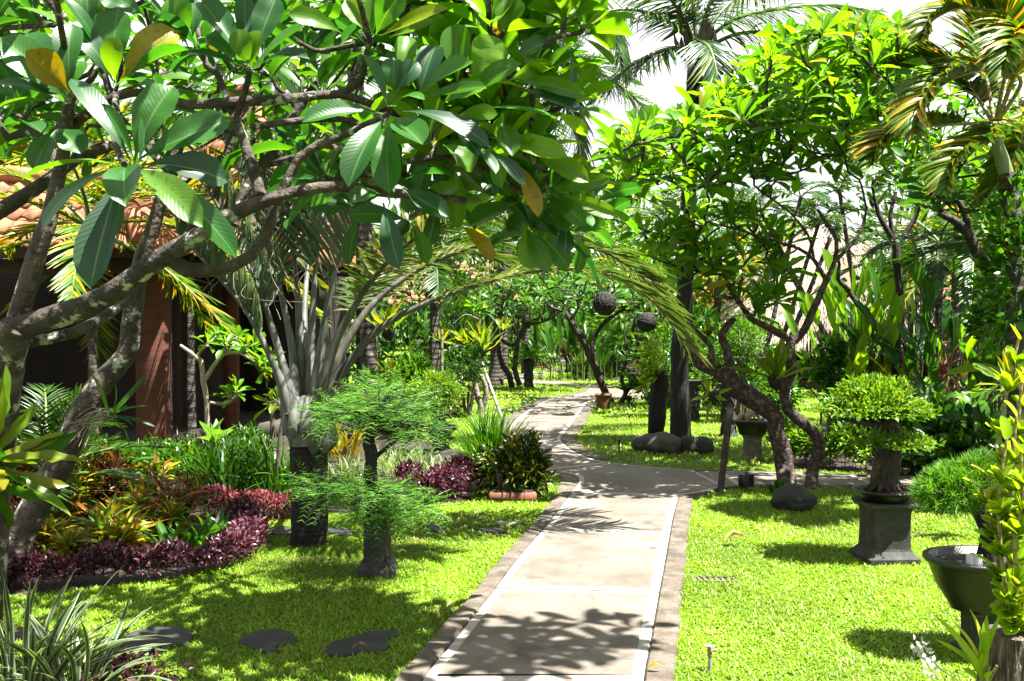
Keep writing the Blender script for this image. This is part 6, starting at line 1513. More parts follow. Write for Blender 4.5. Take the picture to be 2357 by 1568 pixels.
# ------------------------------------------------------------------ black trunks, boulders, staghorn post
b = G(*QB(165, 1250)); m1 = MB(); tube(m1, [b - UPZ * .05, P(*QB(175, 1100), 13.6), P(*QB(190, 900), 13.6), P(*QB(210, 700), 13.6), P(*QB(212, 585), 13.6)], [.10, .115, .125, .13, .128], ns=14, step=.08, lump=.04)
tag(m1.build('blackened_post', M['blackwood'], loc=b), 'black charred-looking tree-stump post carrying an orchid', 'post')
pot('small black pot on top of the charred post', P(*QB(210, 585), 13.6), .095, .07)
def orchid_spray(label, base, stems, L, leafL, leafW, lm, n=16, seed=1, stemm='green_stem', fl=None, r=.008, up=.0):
    rng = np.random.default_rng(seed); rt = thing('orchid', label, 'orchid', base); m1, m2, m3 = MB(), MB(), MB()
    for s in stems:
        pts, _ = smooth_line([np.asarray(q, float) for q in s], np.ones(len(s)), L / 10); tube(m1, pts, np.linspace(r, r * .5, len(pts)), ns=7)
        T_ = nrm(np.gradient(pts, axis=0)); k = np.linspace(len(pts) * .12, len(pts) - 1, n).astype(int)
        side = np.where(np.arange(n) % 2, 1., -1.)[:, None]; X = nrm(np.cross(T_[k], A3(0, 1, .2)))
        D = X * side * .7 + T_[k] * .8 + A3(0, -.3, 0) + rng.normal(0, .2, (n, 3))
        place(m2, LF_PAD, pts[k], D, T_[k] + A3(0, -.4, .1) + rng.normal(0, .2, (n, 3)), leafL * rng.uniform(.75, 1.15, n), leafW, rng)
        if fl: rosette(m3, LF_OV4, pts[-1], A3(0, -.5, .6), 8, .09, .06, 60, -10, rng)
    m1.build('stems', M[stemm], rt); m2.build('foliage', M[lm], rt)
    if fl: m3.build('flowers', M[fl], rt)
    return rt
ob = P(*QB(190, 600), 13.5)
orchid_spray('tall yellow-green orchid canes on the charred post', ob, [[ob, P(*QB(150, 450), 13.5), P(*QB(90, 250), 13.4), P(*QB(20, 160), 13.4)], [ob, P(*QB(110, 480), 13.4), P(*QB(40, 330), 13.3)], [ob, P(*QB(160, 400), 13.6), P(*QB(150, 230), 13.6)], [ob, P(*QB(60, 620), 13.3), P(*QB(20, 800), 13.2)], [ob, P(*QB(90, 550), 13.4), P(*QB(0, 480), 13.3)]], .9, .17, .04, 'orchid', n=26, seed=3)
m1, m2 = MB(), MB(); pk = P(*QA(1760, 1000), 17.5); rt = thing('orchid', 'small pink-flowered orchid spray left of the charred post', 'orchid', pk); tube(m1, [pk, pk + A3(.1, 0, -.2), P(*QB(150, 640), 13.7)], [.006, .006, .006], ns=5, step=.1)
for k in range(5): rosette(m2, LF_OV4, pk + A3(rr(-.1, .1), rr(-.1, .1), rr(-.08, .08)), A3(0, -.8, .3), 6, .07, .045, 60, 0)
m1.build('stem', M['green_stem'], rt); m2.build('flowers', M['flower_pink'], rt)
m1 = MB(); tube(m1, [P(*QB(500, 380), 12.7), P(*QB(510, 700), 12.65), P(*QB(515, 1240), 12.6)], [.003, .003, .003], ns=5, step=.1); tag(m1.build('hanging_wire', M['steel'], loc=P(*QB(500, 380), 12.7)), 'thin wire hanging straight down beside the black trunk', 'wire')
for (x, y, rx, ry, rz, m, sd, lab) in [(75, 1330, .19, .2, .13, 'boulder', 3, 'light-topped boulder at the left end of the row'), (262, 1345, .235, .22, .15, 'boulder', 5, 'largest brown boulder, second in the row'), (520, 1345, .13, .14, .13, 'boulder_dark', 8, 'smaller dark grey boulder right of the black trunk'), (662, 1340, .145, .15, .125, 'boulder_dark', 11, 'rounded dark grey boulder at the right end of the row')]:
    c = g0(*QB(x, 1400), 12.1 if x > 100 else 12.3); m1 = MB(); rock(m1, c + UPZ * rz * .62, (rx, ry, rz), sd, .10); tag(m1.build('boulder', M[m], loc=c), lab, 'boulder', 'boulders round the black trunk')

# ------------------------------------------------------------------ the right frangipani beside the crossing path
crownR = [(1390, 330), (1480, 285), (1590, 270), (1690, 195), (1770, 105), (1850, 70), (1990, 60), (2080, 60), (2130, 170), (2080, 260), (2060, 330), (1900, 300), (1800, 290), (1700, 300), (1620, 330), (1500, 350), (1420, 390)]
tR = crown_tips(crownR, 8.4, 12.2, 250, 41, .16)
tR2 = crown_tips([(1400, 380), (1560, 340), (1760, 330), (1800, 420), (1650, 420), (1450, 470), (1390, 440)], 9.3, 11.8, 40, 42, .2) + crown_tips([(1690, 280), (1960, 290), (2010, 380), (1800, 410), (1700, 360)], 9, 11.5, 22, 45, .2)
tR3 = crown_tips([(1480, 470), (1620, 440), (1830, 520), (1820, 640), (1760, 740), (1640, 720), (1560, 640), (1480, 580)], 9.2, 10.6, 22, 43, .2) + [P(x, y, d) for x, y, d in ((1600, 560, 9.6), (1640, 590, 9.5), (1690, 560, 9.8), (1720, 600, 9.6), (1560, 520, 9.7), (1760, 570, 9.9), (1520, 560, 9.8), (1590, 640, 9.5), (1700, 690, 9.7), (1740, 720, 9.6), (1640, 680, 9.7), (1580, 470, 9.8), (1680, 500, 9.9), (1740, 500, 10), (1800, 560, 9.8), (1690, 640, 9.4), (1620, 510, 9.5), (1760, 690, 9.7), (1540, 600, 9.6))]
linesR = [
    [(1812, 1136, 9.42, 46)] + qb(9.7, (1560, 1600, 190), (1540, 1500, 200), (1500, 1330, 190), (1450, 1180, 175), (1440, 1050, 170), (1330, 940, 190), (1180, 820, 200), (1050, 740, 200), (940, 620, 180), (800, 540, 150), (650, 470, 130), (560, 330, 115), (440, 180, 90), (380, 60, 70)),
    [(1868, 1136, 9.42, 30)] + qb(9.7, (1850, 1600, 125), (1900, 1450, 130), (1920, 1320, 140), (1830, 1180, 130), (1680, 1060, 120), (1580, 960, 115), (1540, 820, 110), (1560, 700, 120), (1620, 560, 130), (1610, 420, 105), (1600, 270, 105), (1640, 210, 100)),
    qb(9.7, (1640, 230, 95), (1500, 150, 80), (1330, 60, 75), (1180, -20, 70), (1080, -160, 55), (980, -300, 50), (900, -480, 42), (840, -700, 36), (800, -860, 30)),
    qb(9.7, (1650, 220, 100), (1760, 100, 80), (1830, -60, 75), (1900, -220, 72), (1990, -420, 62), (2080, -620, 50), (2100, -850, 44), (2010, -1010, 38), (1900, -1180, 32)),
    qb(9.7, (1990, -420, 50), (1860, -640, 40), (1700, -760, 36), (1500, -830, 30), (1250, -900, 28), (1000, -980, 24), (700, -1050, 20)),
    qb(9.7, (2080, -620, 44), (2250, -800, 36), (2380, -1000, 30), (2420, -1200, 24)),
    qb(9.7, (1860, -640, 32), (1800, -900, 28), (1600, -1150, 24), (1400, -1300, 20)),
    qb(9.7, (980, 630, 100), (950, 480, 100), (930, 320, 95), (870, 160, 90), (930, 60, 80), (1010, -20, 60)),
    qb(9.7, (780, 540, 70), (770, 420, 66), (760, 290, 64), (650, 170, 60), (560, 80, 44), (520, -60, 34)),
    qb(9.7, (840, -700, 30), (560, -820, 26), (250, -900, 22), (-100, -1010, 18), (-300, -1080, 14)),
    qb(9.7, (900, -480, 30), (620, -520, 24), (300, -600, 20), (60, -700, 16)),
]
frangi('frangipani_tree', 'wide-crowned frangipani with two gnarled trunks beside the crossing path on the right lawn', linesR, tR + tR2 + tR3, leafL=.31, leafW=.095, nleaf=11, lm='frangi_lime', bark='bark_rough', seed=44, tipr=.012, ns=10, lump=.09, bend=.35, root=G(*QB(1650, 1640)), e=(78, -12))
nest_fern('big lime nest fern tied to the right-hand gnarled trunk', P(*QB(1450, 600), 9.5), A3(-.15, -.3, 1), 19, .42, .075, e=(84, 20), clumpr=.085, seed=6)
nest_fern('small yellow nest fern on top of the cut limb of the gnarled tree', P(*QB(735, 110), 9.6), A3(.1, -.1, 1), 12, .15, .03, clumpr=.035)
nest_fern('little nest fern on the pale upright limb of the gnarled tree', P(*QB(840, 470), 9.5), A3(0, -.2, 1), 10, .13, .026, clumpr=.03)
nest_fern('staghorn fern with orange lobed fronds on the sawn side limb', P(*QB(760, 800), 9.3), A3(-.6, -.5, .2), 8, .22, .045, clumpr=.06, e=(70, -20), T=LF_LANCE)
m1 = MB(); p, q = P(*QB(970, 900), 9.45), G(*QB(890, 1640) if 0 else Z9(255, 270)); tube(m1, [q - UPZ * .03, p], [.031, .034], ns=10, step=.2); tag(m1.build('bamboo_stake', M['bamboo_dark'], loc=q), 'dark bamboo stake propping the leaning gnarled trunk', 'stake')
q = G(*Z9(800, 405)); m1, m2 = MB(), MB(); rt = thing('lava_rock', 'dark porous rock with a hole at the foot of the gnarled trunks', 'rock', q)
rock(m1, q + UPZ * .085 + A3(0, .15, 0), (.19, .17, .125), 15, .13); m1.build('body', M['boulder_dark'], rt); rv = m1.v[0]; hp = nrm(P(*Z9(812, 312), 8.4) - A3(0, 0, CAMH)); dv = rv - A3(0, 0, CAMH); dist = np.linalg.norm(dv - np.sum(dv * hp, 1)[:, None] * hp, axis=1) + (rv[:, 1] > q[1] + .15) * 9
h = rv[int(np.argmin(dist))]; tube(m2, [h + A3(0, .02, -.004), h + A3(0, -.003, .001)], [.028, .026], ns=14); m2.build('hole', M['pot_black'], rt)  # black disc on the rock, the hole's inner shade put into its colour
clump('weed', 'small blue-green weed growing beside the dark porous rock', G(*Z9(650, 275)), 30, .17, .03, 'hedge', T=LF_LANCE, spread=.05, e=(85, 25))
# bowl of driftwood on a low pedestal
q = G(*QB(1200, 1500)); pedestal_square('pedestal', 'weathered low stone pedestal under the driftwood bowl', q, .2, .30, mat='stone_grey', neck=.9)
pot('flared black bowl filled with driftwood', q + UPZ * .30, .215, .165, foot=.68, curve=-.1)
for i, (dx, dz, s, lab) in enumerate([(-.12, .47, .09, 'pale knobbly driftwood lump at the left of the bowl'), (.02, .50, .12, 'arched pale driftwood piece in the middle of the bowl'), (.13, .47, .07, 'small driftwood piece behind the tag')]):
    m1 = MB(); a = np.linspace(0, 3.14, 9); c = q + A3(dx, 0, dz - .04)
    tube(m1, np.stack([c[0] + np.cos(a) * s * .6, c[1] + np.sin(a * 2) * .02, c[2] + np.sin(a) * s], -1), s * .3, ns=10, lump=.25); tag(m1.build('driftwood', M['driftwood'], loc=c), lab, 'driftwood', 'driftwood in the black bowl')
m1 = MB(); box(m1, q + A3(.125, -.18, .47), (.07, .004, .05), .0); tag(m1.build('plant_tag', M['white_plastic'], loc=q + A3(.125, -.18, .47)), 'white plant tag at the rim of the driftwood bowl', 'tag')
# ================================================================== RIGHT SIDE
bk = G(2058, 1303)
pedestal_square('pedestal', 'large grey stone pedestal under the two-layered bonsai, right lawn', bk + A3(0, .17, 0), .31, .40, rot=.05)
pot('wide black bonsai pot on the large stone pedestal', bk + A3(0, .17, .40), .205, .075, foot=.7, name='bonsai_pot')
bz = bk + A3(.0, .17, .465)
BT = thing('bonsai_tree', 'two-layered bonsai with exposed roots and a broad lime dome on the large pedestal', 'bonsai', bz); m1, m2 = MB(), MB()
D = 6.65
for k in range(26):                                   # fluted trunk of grown-together roots
    a = k / 26 * 6.28; r0 = rr(.09, .17) if k % 2 else rr(.05, .08); c = A3(math.cos(a), math.sin(a) * .8, 0)
    top = P(2062, 1010, D) + c * .05
    tube(m1, [bz + c * r0 + UPZ * rr(-.01, .01), bz + c * min(r0, .085) + UPZ * rr(.02, .05), bz + c * .068 + UPZ * .12 + RNG.normal(0, .006, 3), (bz + UPZ * .15 + top) / 2 + c * .03, top], [.012, .019, .024, .024, .017], ns=7, step=.02, lump=.14)
tube(m1, [bz, bz + UPZ * .15, P(2060, 1010, D), P(2035, 965, D), P(2030, 920, D)], [.055, .05, .055, .05, .03], ns=12, step=.03, lump=.1)
for (x, y, d) in ((1905, 945, 6.5), (1950, 955, 6.4), (1975, 915, 6.6), (2120, 930, 6.5), (2090, 915, 6.7), (2020, 880, 6.6), (2060, 950, 6.35), (2120, 945, 6.8), (1940, 930, 6.8), (1985, 1005, 6.55), (2130, 1010, 6.6), (2050, 1010, 6.4)):
    s = P(2035, 965, D) if y < 960 else P(2062, 1020, D); e = P(x, y, d)
    tube(m1, [s, (s + e) / 2 - UPZ * .03 + RNG.normal(0, .015, 3), e], [.026, .016, .007], ns=7, step=.03, lump=.12)
blob(m2, P(2020, 950, D), (.36, .33, .095), 2600, .038, .019, lumps=40, flat=.06, inner=.2, top=.5); blob(m2, P(2012, 930, D), (.27, .26, .15), 2600, .038, .019, lumps=36, flat=.1, inner=.15, top=.5); blob(m2, P(2010, 918, D), (.16, .16, .13), 1000, .038, .019, lumps=18, flat=.1, top=.5)
blob(m2, P(1955, 948, D), (.18, .25, .06), 900, .038, .019, lumps=14, flat=.1); blob(m2, P(2085, 946, D), (.16, .25, .06), 800, .038, .019, lumps=12, flat=.1)
blob(m2, P(2060, 1020, 6.6), (.25, .24, .06), 1300, .038, .019, lumps=24, flat=.1); blob(m2, P(2110, 1024, 6.55), (.13, .16, .04), 420, .038, .019, lumps=10, flat=.2)
m1.build('trunk', M['bark_frangi'], BT); m2.build('foliage', M['bonsai_lime'], BT)
# pot at the right with the needle-leaved bonsai
q = P(2272, 1440, 4.75); q = A3(q[0], 4.75, 0)
pedestal_square('pedestal', 'dark stone pedestal mostly hidden under the big oval pot at the right edge', q, .22, .225)
PT = pot('big oval black pot with pale rim at the right edge', q + UPZ * .225, .285, .25, foot=.6, sy=.8, curve=.12)
tgs = [(1990, 742, 'left one of two white plant tags in the big oval pot'), (2038, 748, 'right one of two white plant tags in the big oval pot')]
for x, y, lab in tgs:
    c = P(*Z9(x, y), 4.62); m1 = MB(); box(m1, c, (.045, .003, .075), .02); tag(m1.build('plant_tag', M['white_plastic'], loc=c), lab, 'tag', 'white tags in the oval pot')
nz = q + UPZ * .46
NT = thing('bonsai_tree', 'needle-leaved bonsai with a grassy green cushion overhanging the oval pot', 'bonsai', nz); m1, m2 = MB(), MB()
tube(m1, [nz, P(2275, 1225, 4.75), P(2255, 1180, 4.75), P(2220, 1150, 4.75)], [.055, .045, .04, .025], ns=10, step=.03, lump=.1)
for e in ((2150, 1130, 4.6), (2200, 1100, 4.7), (2290, 1090, 4.8), (2180, 1150, 4.9), (2260, 1120, 4.6)): tube(m1, [P(2250, 1180, 4.75), P((2250 + e[0]) / 2, 1150, 4.75), P(*e)], [.022, .014, .006], ns=6, step=.04)
rgn = np.random.default_rng(8); cc = P(2225, 1115, 4.75); R = A3(.25, .24, .115); n = 520
d = nrm(rgn.normal(0, 1, (n, 3)) + A3(0, 0, .3)); pc = cc + d * R * rgn.uniform(.55, 1, (n, 1)) + A3(0, 0, 0); pc[:, 2] += (pc[:, 0] - cc[0]) * .35
for p_, dd in zip(pc, d):
    k = 16; place(m2, GR, np.repeat(p_[None], k, 0), dd * .7 + A3(0, 0, .35) + rgn.normal(0, .55, (k, 3)), UPZ + rgn.normal(0, .3, (k, 3)), .055 * rgn.uniform(.6, 1.2, k), .0042, rgn)
m1.build('trunk', M['blackwood'], NT); m2.build('foliage', M['needle'], NT)
# stump with orchids at the right edge
sb_ = P(2325, 1568, 3.75); sb_ = A3(sb_[0], 3.75, 0)
SU = thing('tree_stump', 'fibrous brown stump in the lower right corner carrying orchids', 'stump', sb_); m1 = MB(); zt = P(2325, 1455, 3.75)[2]
tube(m1, [sb_ - UPZ * .05, sb_ + UPZ * zt * .5, sb_ + UPZ * zt], [.125, .11, .10], ns=26, step=.03, lump=.06)
for k in range(60): a = rr(0, 6.28); r0 = .107; z = rr(.0, zt); tube(m1, [sb_ + A3(math.cos(a) * r0, math.sin(a) * r0, z), sb_ + A3(math.cos(a + rr(-.1, .1)) * r0, math.sin(a) * r0, min(zt, z + rr(.06, .2)))], [.006, .003], ns=4)
m1.build('body', M['stump'], SU)
oz = sb_ + UPZ * zt
def oP(x, y, d=3.6): return P(*Z9(x, y), d)
orchid_spray('tall orchid canes packed with fleshy yellow-green leaves at the right edge', oz, [
    [oz + A3(.03, -.02, 0), oP(2250, 1100), oP(2200, 850), oP(2150, 600), oP(2100, 350), oP(2060, 230)], [oz + A3(.05, 0, 0), oP(2330, 900, 3.65), oP(2290, 600, 3.65), oP(2240, 300, 3.65), P(2300, 1000, 3.65), P(2318, 900, 3.65), P(2345, 780, 3.68)],
    [oz + A3(.0, .02, 0), oP(2290, 1000, 3.55), oP(2260, 750, 3.55), oP(2330, 450, 3.55), P(2330, 1060, 3.55), P(2340, 960, 3.55)], [oz, oP(2340, 1100, 3.7), oP(2345, 700, 3.7), P(2352, 1100, 3.7), P(2357, 860, 3.7)],
    [oz, oP(2240, 1000, 3.5), oP(2200, 700, 3.5), oP(2180, 420, 3.5), oP(2190, 200, 3.5), P(2318, 1010, 3.5)], [oz, oP(2280, 900, 3.6), oP(2300, 500, 3.6), P(2325, 1130, 3.6), P(2342, 1000, 3.6), P(2352, 880, 3.6)], [oz, oP(2300, 900, 3.45), oP(2290, 550, 3.45), P(2352, 1180, 3.45), P(2350, 1040, 3.45)], [oz, oP(2220, 900, 3.62), oP(2160, 500, 3.62), oP(2110, 150, 3.62)]], 1., .078, .044, 'orchid', n=74, seed=5, stemm='yellow_stem', r=.010)
ob = P(*Z9(2060, 1540), 3.62)
rt = thing('orchid', 'smaller orchid with long pointed yellow-green leaves on the left face of the stump', 'orchid', ob); m1, m2 = MB(), MB()
for (bx, by, tx, ty, w) in ((2060, 1540, 1730, 1100, .022), (2060, 1500, 1850, 1140, .02), (2050, 1450, 1985, 1070, .024), (2080, 1450, 2100, 1110, .03), (2090, 1400, 2190, 1120, .018), (2040, 1480, 1740, 1275, .02), (2060, 1520, 1900, 1300, .03), (2020, 1500, 2080, 1350, .03), (2030, 1560, 1930, 1480, .024), (2100, 1560, 2140, 1500, .02), (2050, 1500, 2050, 1230, .026), (2130, 880, 2300, 1010, .024), (2140, 690, 1960, 540, .02), (2150, 800, 1970, 675, .018)):
    b0, t0 = P(*Z9(bx, by), 3.6), P(*Z9(tx, ty), 3.55); place(m2, LF_STRAP, b0, t0 - b0, A3(rr(-.4, .4), -.7, .6), np.linalg.norm(t0 - b0), w * 1.15)
for k in range(5): tube(m1, [ob + A3(rr(-.04, .05), 0, -.06), ob + A3(rr(-.03, .05), -.02, .05)], .006, ns=5)
m1.build('stems', M['yellow_stem'], rt); m2.build('foliage', M['orchid'], rt)
fb = P(*Z9(1690, 1400), 3.9); rt = thing('orchid', 'drooping spray of small white blossoms in front of the right lawn', 'orchid', fb); m1, m2 = MB(), MB()
pts = [P(*Z9(*q), 3.85) for q in ((1900, 1560), (1780, 1480), (1720, 1420), (1660, 1330), (1635, 1260))]; tube(m1, pts, .003, ns=5, step=.03)
for (x, y) in ((1650, 1300), (1665, 1345), (1690, 1380), (1640, 1370), (1735, 1450), (1710, 1490), (1720, 1500), (1680, 1320)): rosette(m2, LF_OV4, P(*Z9(x, y), 3.84), A3(rr(-.4, .4), -.8, .3), 6, .028, .016, 50, -5)
m1.build('stem', M['green_stem'], rt); m2.build('flowers', M['flower_white'], rt)

# fallen leaves and the drain
for (z, x, y, L, lab) in ((Z9, 365, 645, .16, 'curled dry leaf in the middle of the right lawn'), (Z7, 1625, 1335, .07, 'curled brown leaf left of the middle stepping stone'), (Z7, 2130, 1300, .085, 'pale dry leaf right of the middle stepping stone'), (Z8, 130, 1405, .08, 'brown leaf on the front edge of the angular stepping stone'), (Z9, 105, 172, .1, 'small brown leaf on the crossing path'), (Z9, 1240, 165, .13, 'yellow dry leaf at the far edge of the crossing path'), (Z5, 1690, 1462, .2, 'dark dry leaf on the lawn below the wicker basket'), (Z5, 1190, 1228, .22, 'dark twig-like leaf on the far left lawn'), (Z8, 2160, 1545, .07, 'yellow leaf on the right kerb at the bottom edge')):
    b = G(*z(x, y)) + UPZ * .04; m1 = MB(); place(m1, tset('lance', 7, (1.2, 2.2), (.5, .9), k=1, seed=int(x), waves=(.3,)), b - A3(L / 2, 0, 0), A3(1, rr(-.6, .6), .15), UPZ, L, L * .36)
    tag(m1.build('fallen_leaf', M['frangi_yellow' if 'yellow' in lab else 'dry_leaf'], loc=b), lab, 'leaf', 'fallen leaves')
b = G(*Z9(215, 868)); m1 = MB()
for k in range(8): box(m1, b + A3((k - 3.5) * .036, 0, -.002), (.018, .10, .02), .0)
for s in (-1, 1): box(m1, b + A3(0, s * .054, -.001), (.29, .012, .022))
tag(m1.build('drain_grate', M['kerb'], loc=b), 'small slotted drain grate sunk in the right lawn', 'drain')
NOGRASS.append(np.array([(b[0] - .11, b[1] - .04), (b[0] + .11, b[1] - .05), (b[0] + .13, b[1] + .04), (b[0] - .12, b[1] + .05)]))

# ------------------------------------------------------------------ right bed
bed('leafy_hedge', 'low yellow-green hedge at the edge of the right bed, by the gnarled trunk', [G(1800, 1062), G(1870, 1075), G(1990, 1085)], .28, .36, 2600, .075, .04, 'bonsai_lime', h0=.05, stems=30)
LIL = [(1985, 1050), (1950, 1020), (2050, 1060), (2110, 1075), (2170, 1080), (2240, 1095), (2310, 1110), (2130, 1040), (2200, 1040), (2280, 1050), (2340, 1060), (2080, 1030)]
LLB = ['just behind the hedge', 'at the hedge, leftmost of the drift', 'behind the bonsai trunk', 'right of the bonsai trunk', 'above the grassy cushion', 'behind the grassy cushion', 'at the right edge, in front', 'in the second row by the bonsai dome', 'in the second row, middle', 'in the second row towards the orchid', 'at the right edge, second row', 'under the bonsai dome']
proto = None
for i, ((x, y), l) in enumerate(zip(LIL, LLB)):
    b = G(x, y); lab = 'spider lily with dark strap leaves ' + l
    o = clump('spider_lily', lab, b, 44, .5, .026, 'strap_dark', T=LF_STRAP, spread=.16, e=(85, 18), group='spider lilies in the right bed')
    if i in (2, 3, 4, 7, 8, 9):
        for k in range(2):
            m1 = MB(); m2 = MB()
            c = b + A3(rr(-.2, .2), rr(-.2, .1), rr(.46, .58)); tube(m2, [b, c], .006, ns=5, step=.2); place(m1, GR, np.repeat(c[None], 9, 0), nrm(RNG.normal(0, 1, (9, 3))) + UPZ * .2, UPZ + RNG.normal(0, .4, (9, 3)), .12, .008)
            fs = m2.build('flower_stalk', M['green_stem'], o); m1.build('flower', M['flower_white'], fs)
for i, (x, y, D, n, L, lab) in enumerate([(2150, 900, 11.2, 46, .42, 'bright broad-leaved ginger plant behind the bonsai dome'), (2210, 890, 11.4, 46, .44, 'bright broad-leaved ginger plant in the middle of the bed'), (2110, 880, 11.9, 40, .42, 'broad-leaved ginger plant next to the dark tree foot'), (2250, 920, 10.6, 36, .4, 'broad-leaved ginger plant under the nest fern')]):
    b = g0(x, y, D); rt = thing('ginger_plant', lab, 'plant', b, 'ginger plants in the right bed'); m2, m1 = MB(), MB()
    for k in range(n):
        a = rr(0, 6.28); o_ = b + A3(math.cos(a), math.sin(a), 0) * rr(0, .3); t = o_ + UPZ * rr(.2, .75) + A3(math.cos(a), math.sin(a), 0) * .08
        tube(m1, [o_, t], [.008, .005], ns=5, cap=False); place(m2, LF_OV4, t, A3(math.cos(a) * .7, math.sin(a) * .7 - .2, rr(.1, 1)), A3(-math.cos(a) * .5, -.5, 1), L * .55 * rr(.6, 1), L * .22)
    m1.build('stems', M['green_stem'], rt); m2.build('foliage', M['shrub_light'], rt)
for i, (x, y, D, lab) in enumerate([(2250, 1000, 9.2, 'dark ivy-like ground cover patch under the ginger plants'), (2320, 980, 9.0, 'dark leafy bush at the right edge behind the orchid'), (2160, 960, 10.2, 'low dark bush between lilies and ginger plants')]):
    shrub('dark_shrub', lab, g0(x, y, D), (.5, .4, .35), 500, .14, .09, 'shrub_dark', lift=.35, T=LF_OV4)
nest_fern('ruffled nest fern at the right edge above the orchid', P(2330, 885, 7.2), A3(-.5, -.2, .8), 20, .34, .05, e=(80, 5), clumpr=.07, seed=12)
b = P(2270, 860, 8.6); m1, m2 = MB(), MB(); rt = thing('broad_leaf_plant', 'single broad yellow-edged leaf reaching left above the lilies', 'plant', g0(2330, 900, 8.6)); place(m2, LF_BAN, P(2345, 870, 8.5), P(2135, 862, 8.3) - P(2345, 870, 8.5), A3(0, -.5, .8), .72, .12); tube(m1, [g0(2330, 900, 8.6), P(2345, 870, 8.5)], .012, ns=6, step=.1); m1.build('stem', M['green_stem'], rt); m2.build('foliage', M['nest'], rt)
# statue in the shade
sq = g0(2172, 860, 12.6); zt = P(2172, 822, 12.6)[2]; m1 = MB(); sc = (zt) / 1.0
STT = thing('stone_statue', 'small weathered stone statue half hidden in the shade of the right bed', 'statue', sq)
lathe(m1, sq, [(.14, 0), (.14, zt * .55), (.11, zt * .58), (.12, zt * .62), (.10, zt * .68), (.075, zt * .72), (.085, zt * .77), (.05, zt * .80), (.04, zt * .82)], 20, jit=.03); m1.build('body', M['terracotta'], STT)
m1 = MB(); lathe(m1, sq + UPZ * zt * .81, [(.035, 0), (.055, zt * .03), (.06, zt * .065), (.05, zt * .1), (.062, zt * .11), (.045, zt * .13), (.02, zt * .17), (.001, zt * .19)], 20, jit=.02); m1.build('head', M['terracotta'], STT)
for s in (-1, 1):
    m1 = MB(); tube(m1, [sq + A3(s * .075, 0, zt * .76), sq + A3(s * .12, -.04, zt * .68), sq + A3(s * .04, -.11, zt * .65)], [.028, .025, .02], ns=8, step=.03); m1.build('arm', M['terracotta'], STT)

# heliconias / bananas
heliconia('tall sunlit heliconia with huge lime leaves and orange flowers before the thatched roof', g0(2000, 870, 14.2), 46, 2.25, .66, .17, 'banana', 8, flowers='flower_orange', spread=.45, e=(88, 50))
heliconia('sunlit heliconia leaves fanning left in front of the thatch', g0(1945, 870, 13.9), 20, 1.7, .6, .15, 'banana', 9, spread=.35, e=(80, 35))
heliconia('shaded heliconia with wide leaves and red flowers, right of the dark tree', g0(2110, 880, 14.2), 40, 2.3, .7, .17, 'banana_shaded', 10, flowers='flower_red', spread=.7, e=(88, 35))
heliconia('fan of shaded banana leaves behind the ginger plants', g0(2240, 880, 12.8), 34, 2.4, .8, .2, 'banana_shaded', 12, flowers='flower_red', spread=.5, e=(88, 30), nf=4)
heliconia('lit banana leaves reaching right under the dark palm fronds', g0(2170, 870, 13.2), 14, 1.6, .72, .17, 'banana', 14, spread=.5, e=(60, 15))

# second and third frangipanis on the right
lines2 = [qc(13.8, (1160, 1290, 100), (1150, 1100, 110), (1140, 990, 110), (1180, 800, 85), (1190, 600, 85), (1180, 400, 75), (1160, 200, 80), (1150, 50, 75), (1080, -80, 60), (1000, -220, 50), (950, -400, 40)),
          qc(13.8, (1120, 1020, 70), (1040, 950, 62), (980, 800, 58), (900, 710, 55), (780, 580, 52), (680, 440, 48), (610, 370, 44), (620, 240, 30), (590, 100, 26)), qc(13.8, (1160, 120, 50), (1230, -40, 50), (1330, -200, 46), (1400, -400, 36)), qc(13.8, (1150, 50, 50), (1100, -200, 40), (1150, -450, 32))]
t2 = crown_tips([(2010, 330), (2080, 270), (2200, 300), (2300, 380), (2260, 480), (2150, 450), (2070, 430), (2020, 430)], 11.6, 13.4, 40, 51, .26) + crown_tips([(2080, 120), (2380, 60), (2400, 420), (2300, 560), (2150, 520), (2060, 420), (2050, 280)], 10.6, 13.2, 66, 56, .26)
frangi('frangipani_tree', 'dark straight-trunked frangipani standing in the right bed behind the dome bonsai', lines2, t2, leafL=.29, leafW=.09, nleaf=10, lm='frangi_mid', seed=52, root=g0(*QC(1160, 1290), 13.8), lump=.06)
lines3 = [qc(9.6, (2180, 1160, 150), (2200, 940, 140), (2170, 760, 135), (2150, 620, 130), (2130, 480, 125), (2060, 330, 115), (1980, 220, 110), (1900, 90, 105), (1830, -60, 95), (1700, -180, 80), (1560, -250, 60)),
          qc(9.6, (2180, 560, 70), (2260, 420, 60), (2300, 260, 52), (2350, 100, 44)), qc(9.6, (1830, -60, 70), (1800, -260, 60), (1690, -420, 46), (1560, -520, 36)), qc(9.6, (1700, -180, 50), (1520, -330, 42), (1480, -420, 36))]
t3 = crown_tips([(2090, 380), (2200, 350), (2370, 420), (2380, 560), (2280, 500), (2150, 480)], 8.5, 11, 30, 53, .25)
frangi('frangipani_tree', 'thick leaning frangipani trunk rising at the right edge behind the orchid', lines3, t3, leafL=.28, leafW=.085, nleaf=9, lm='frangi_dark', bark='bark_frangi', seed=54, root=g0(*QC(2180, 1160), 9.6), lump=.06)
shrub('climbing_vine', 'leafy green vine climbing at the right edge below the palm', P(2345, 620, 8.2), (.28, .3, .75), 700, .1, .055, 'hedge', T=LF_OV4, lift=0, lumps=22)
shrub('climbing_vine', 'second leafy tangle at the right edge, lower on the trunk', P(2320, 740, 8.8), (.3, .3, .3), 350, .1, .055, 'hedge', T=LF_OV4, lift=0)

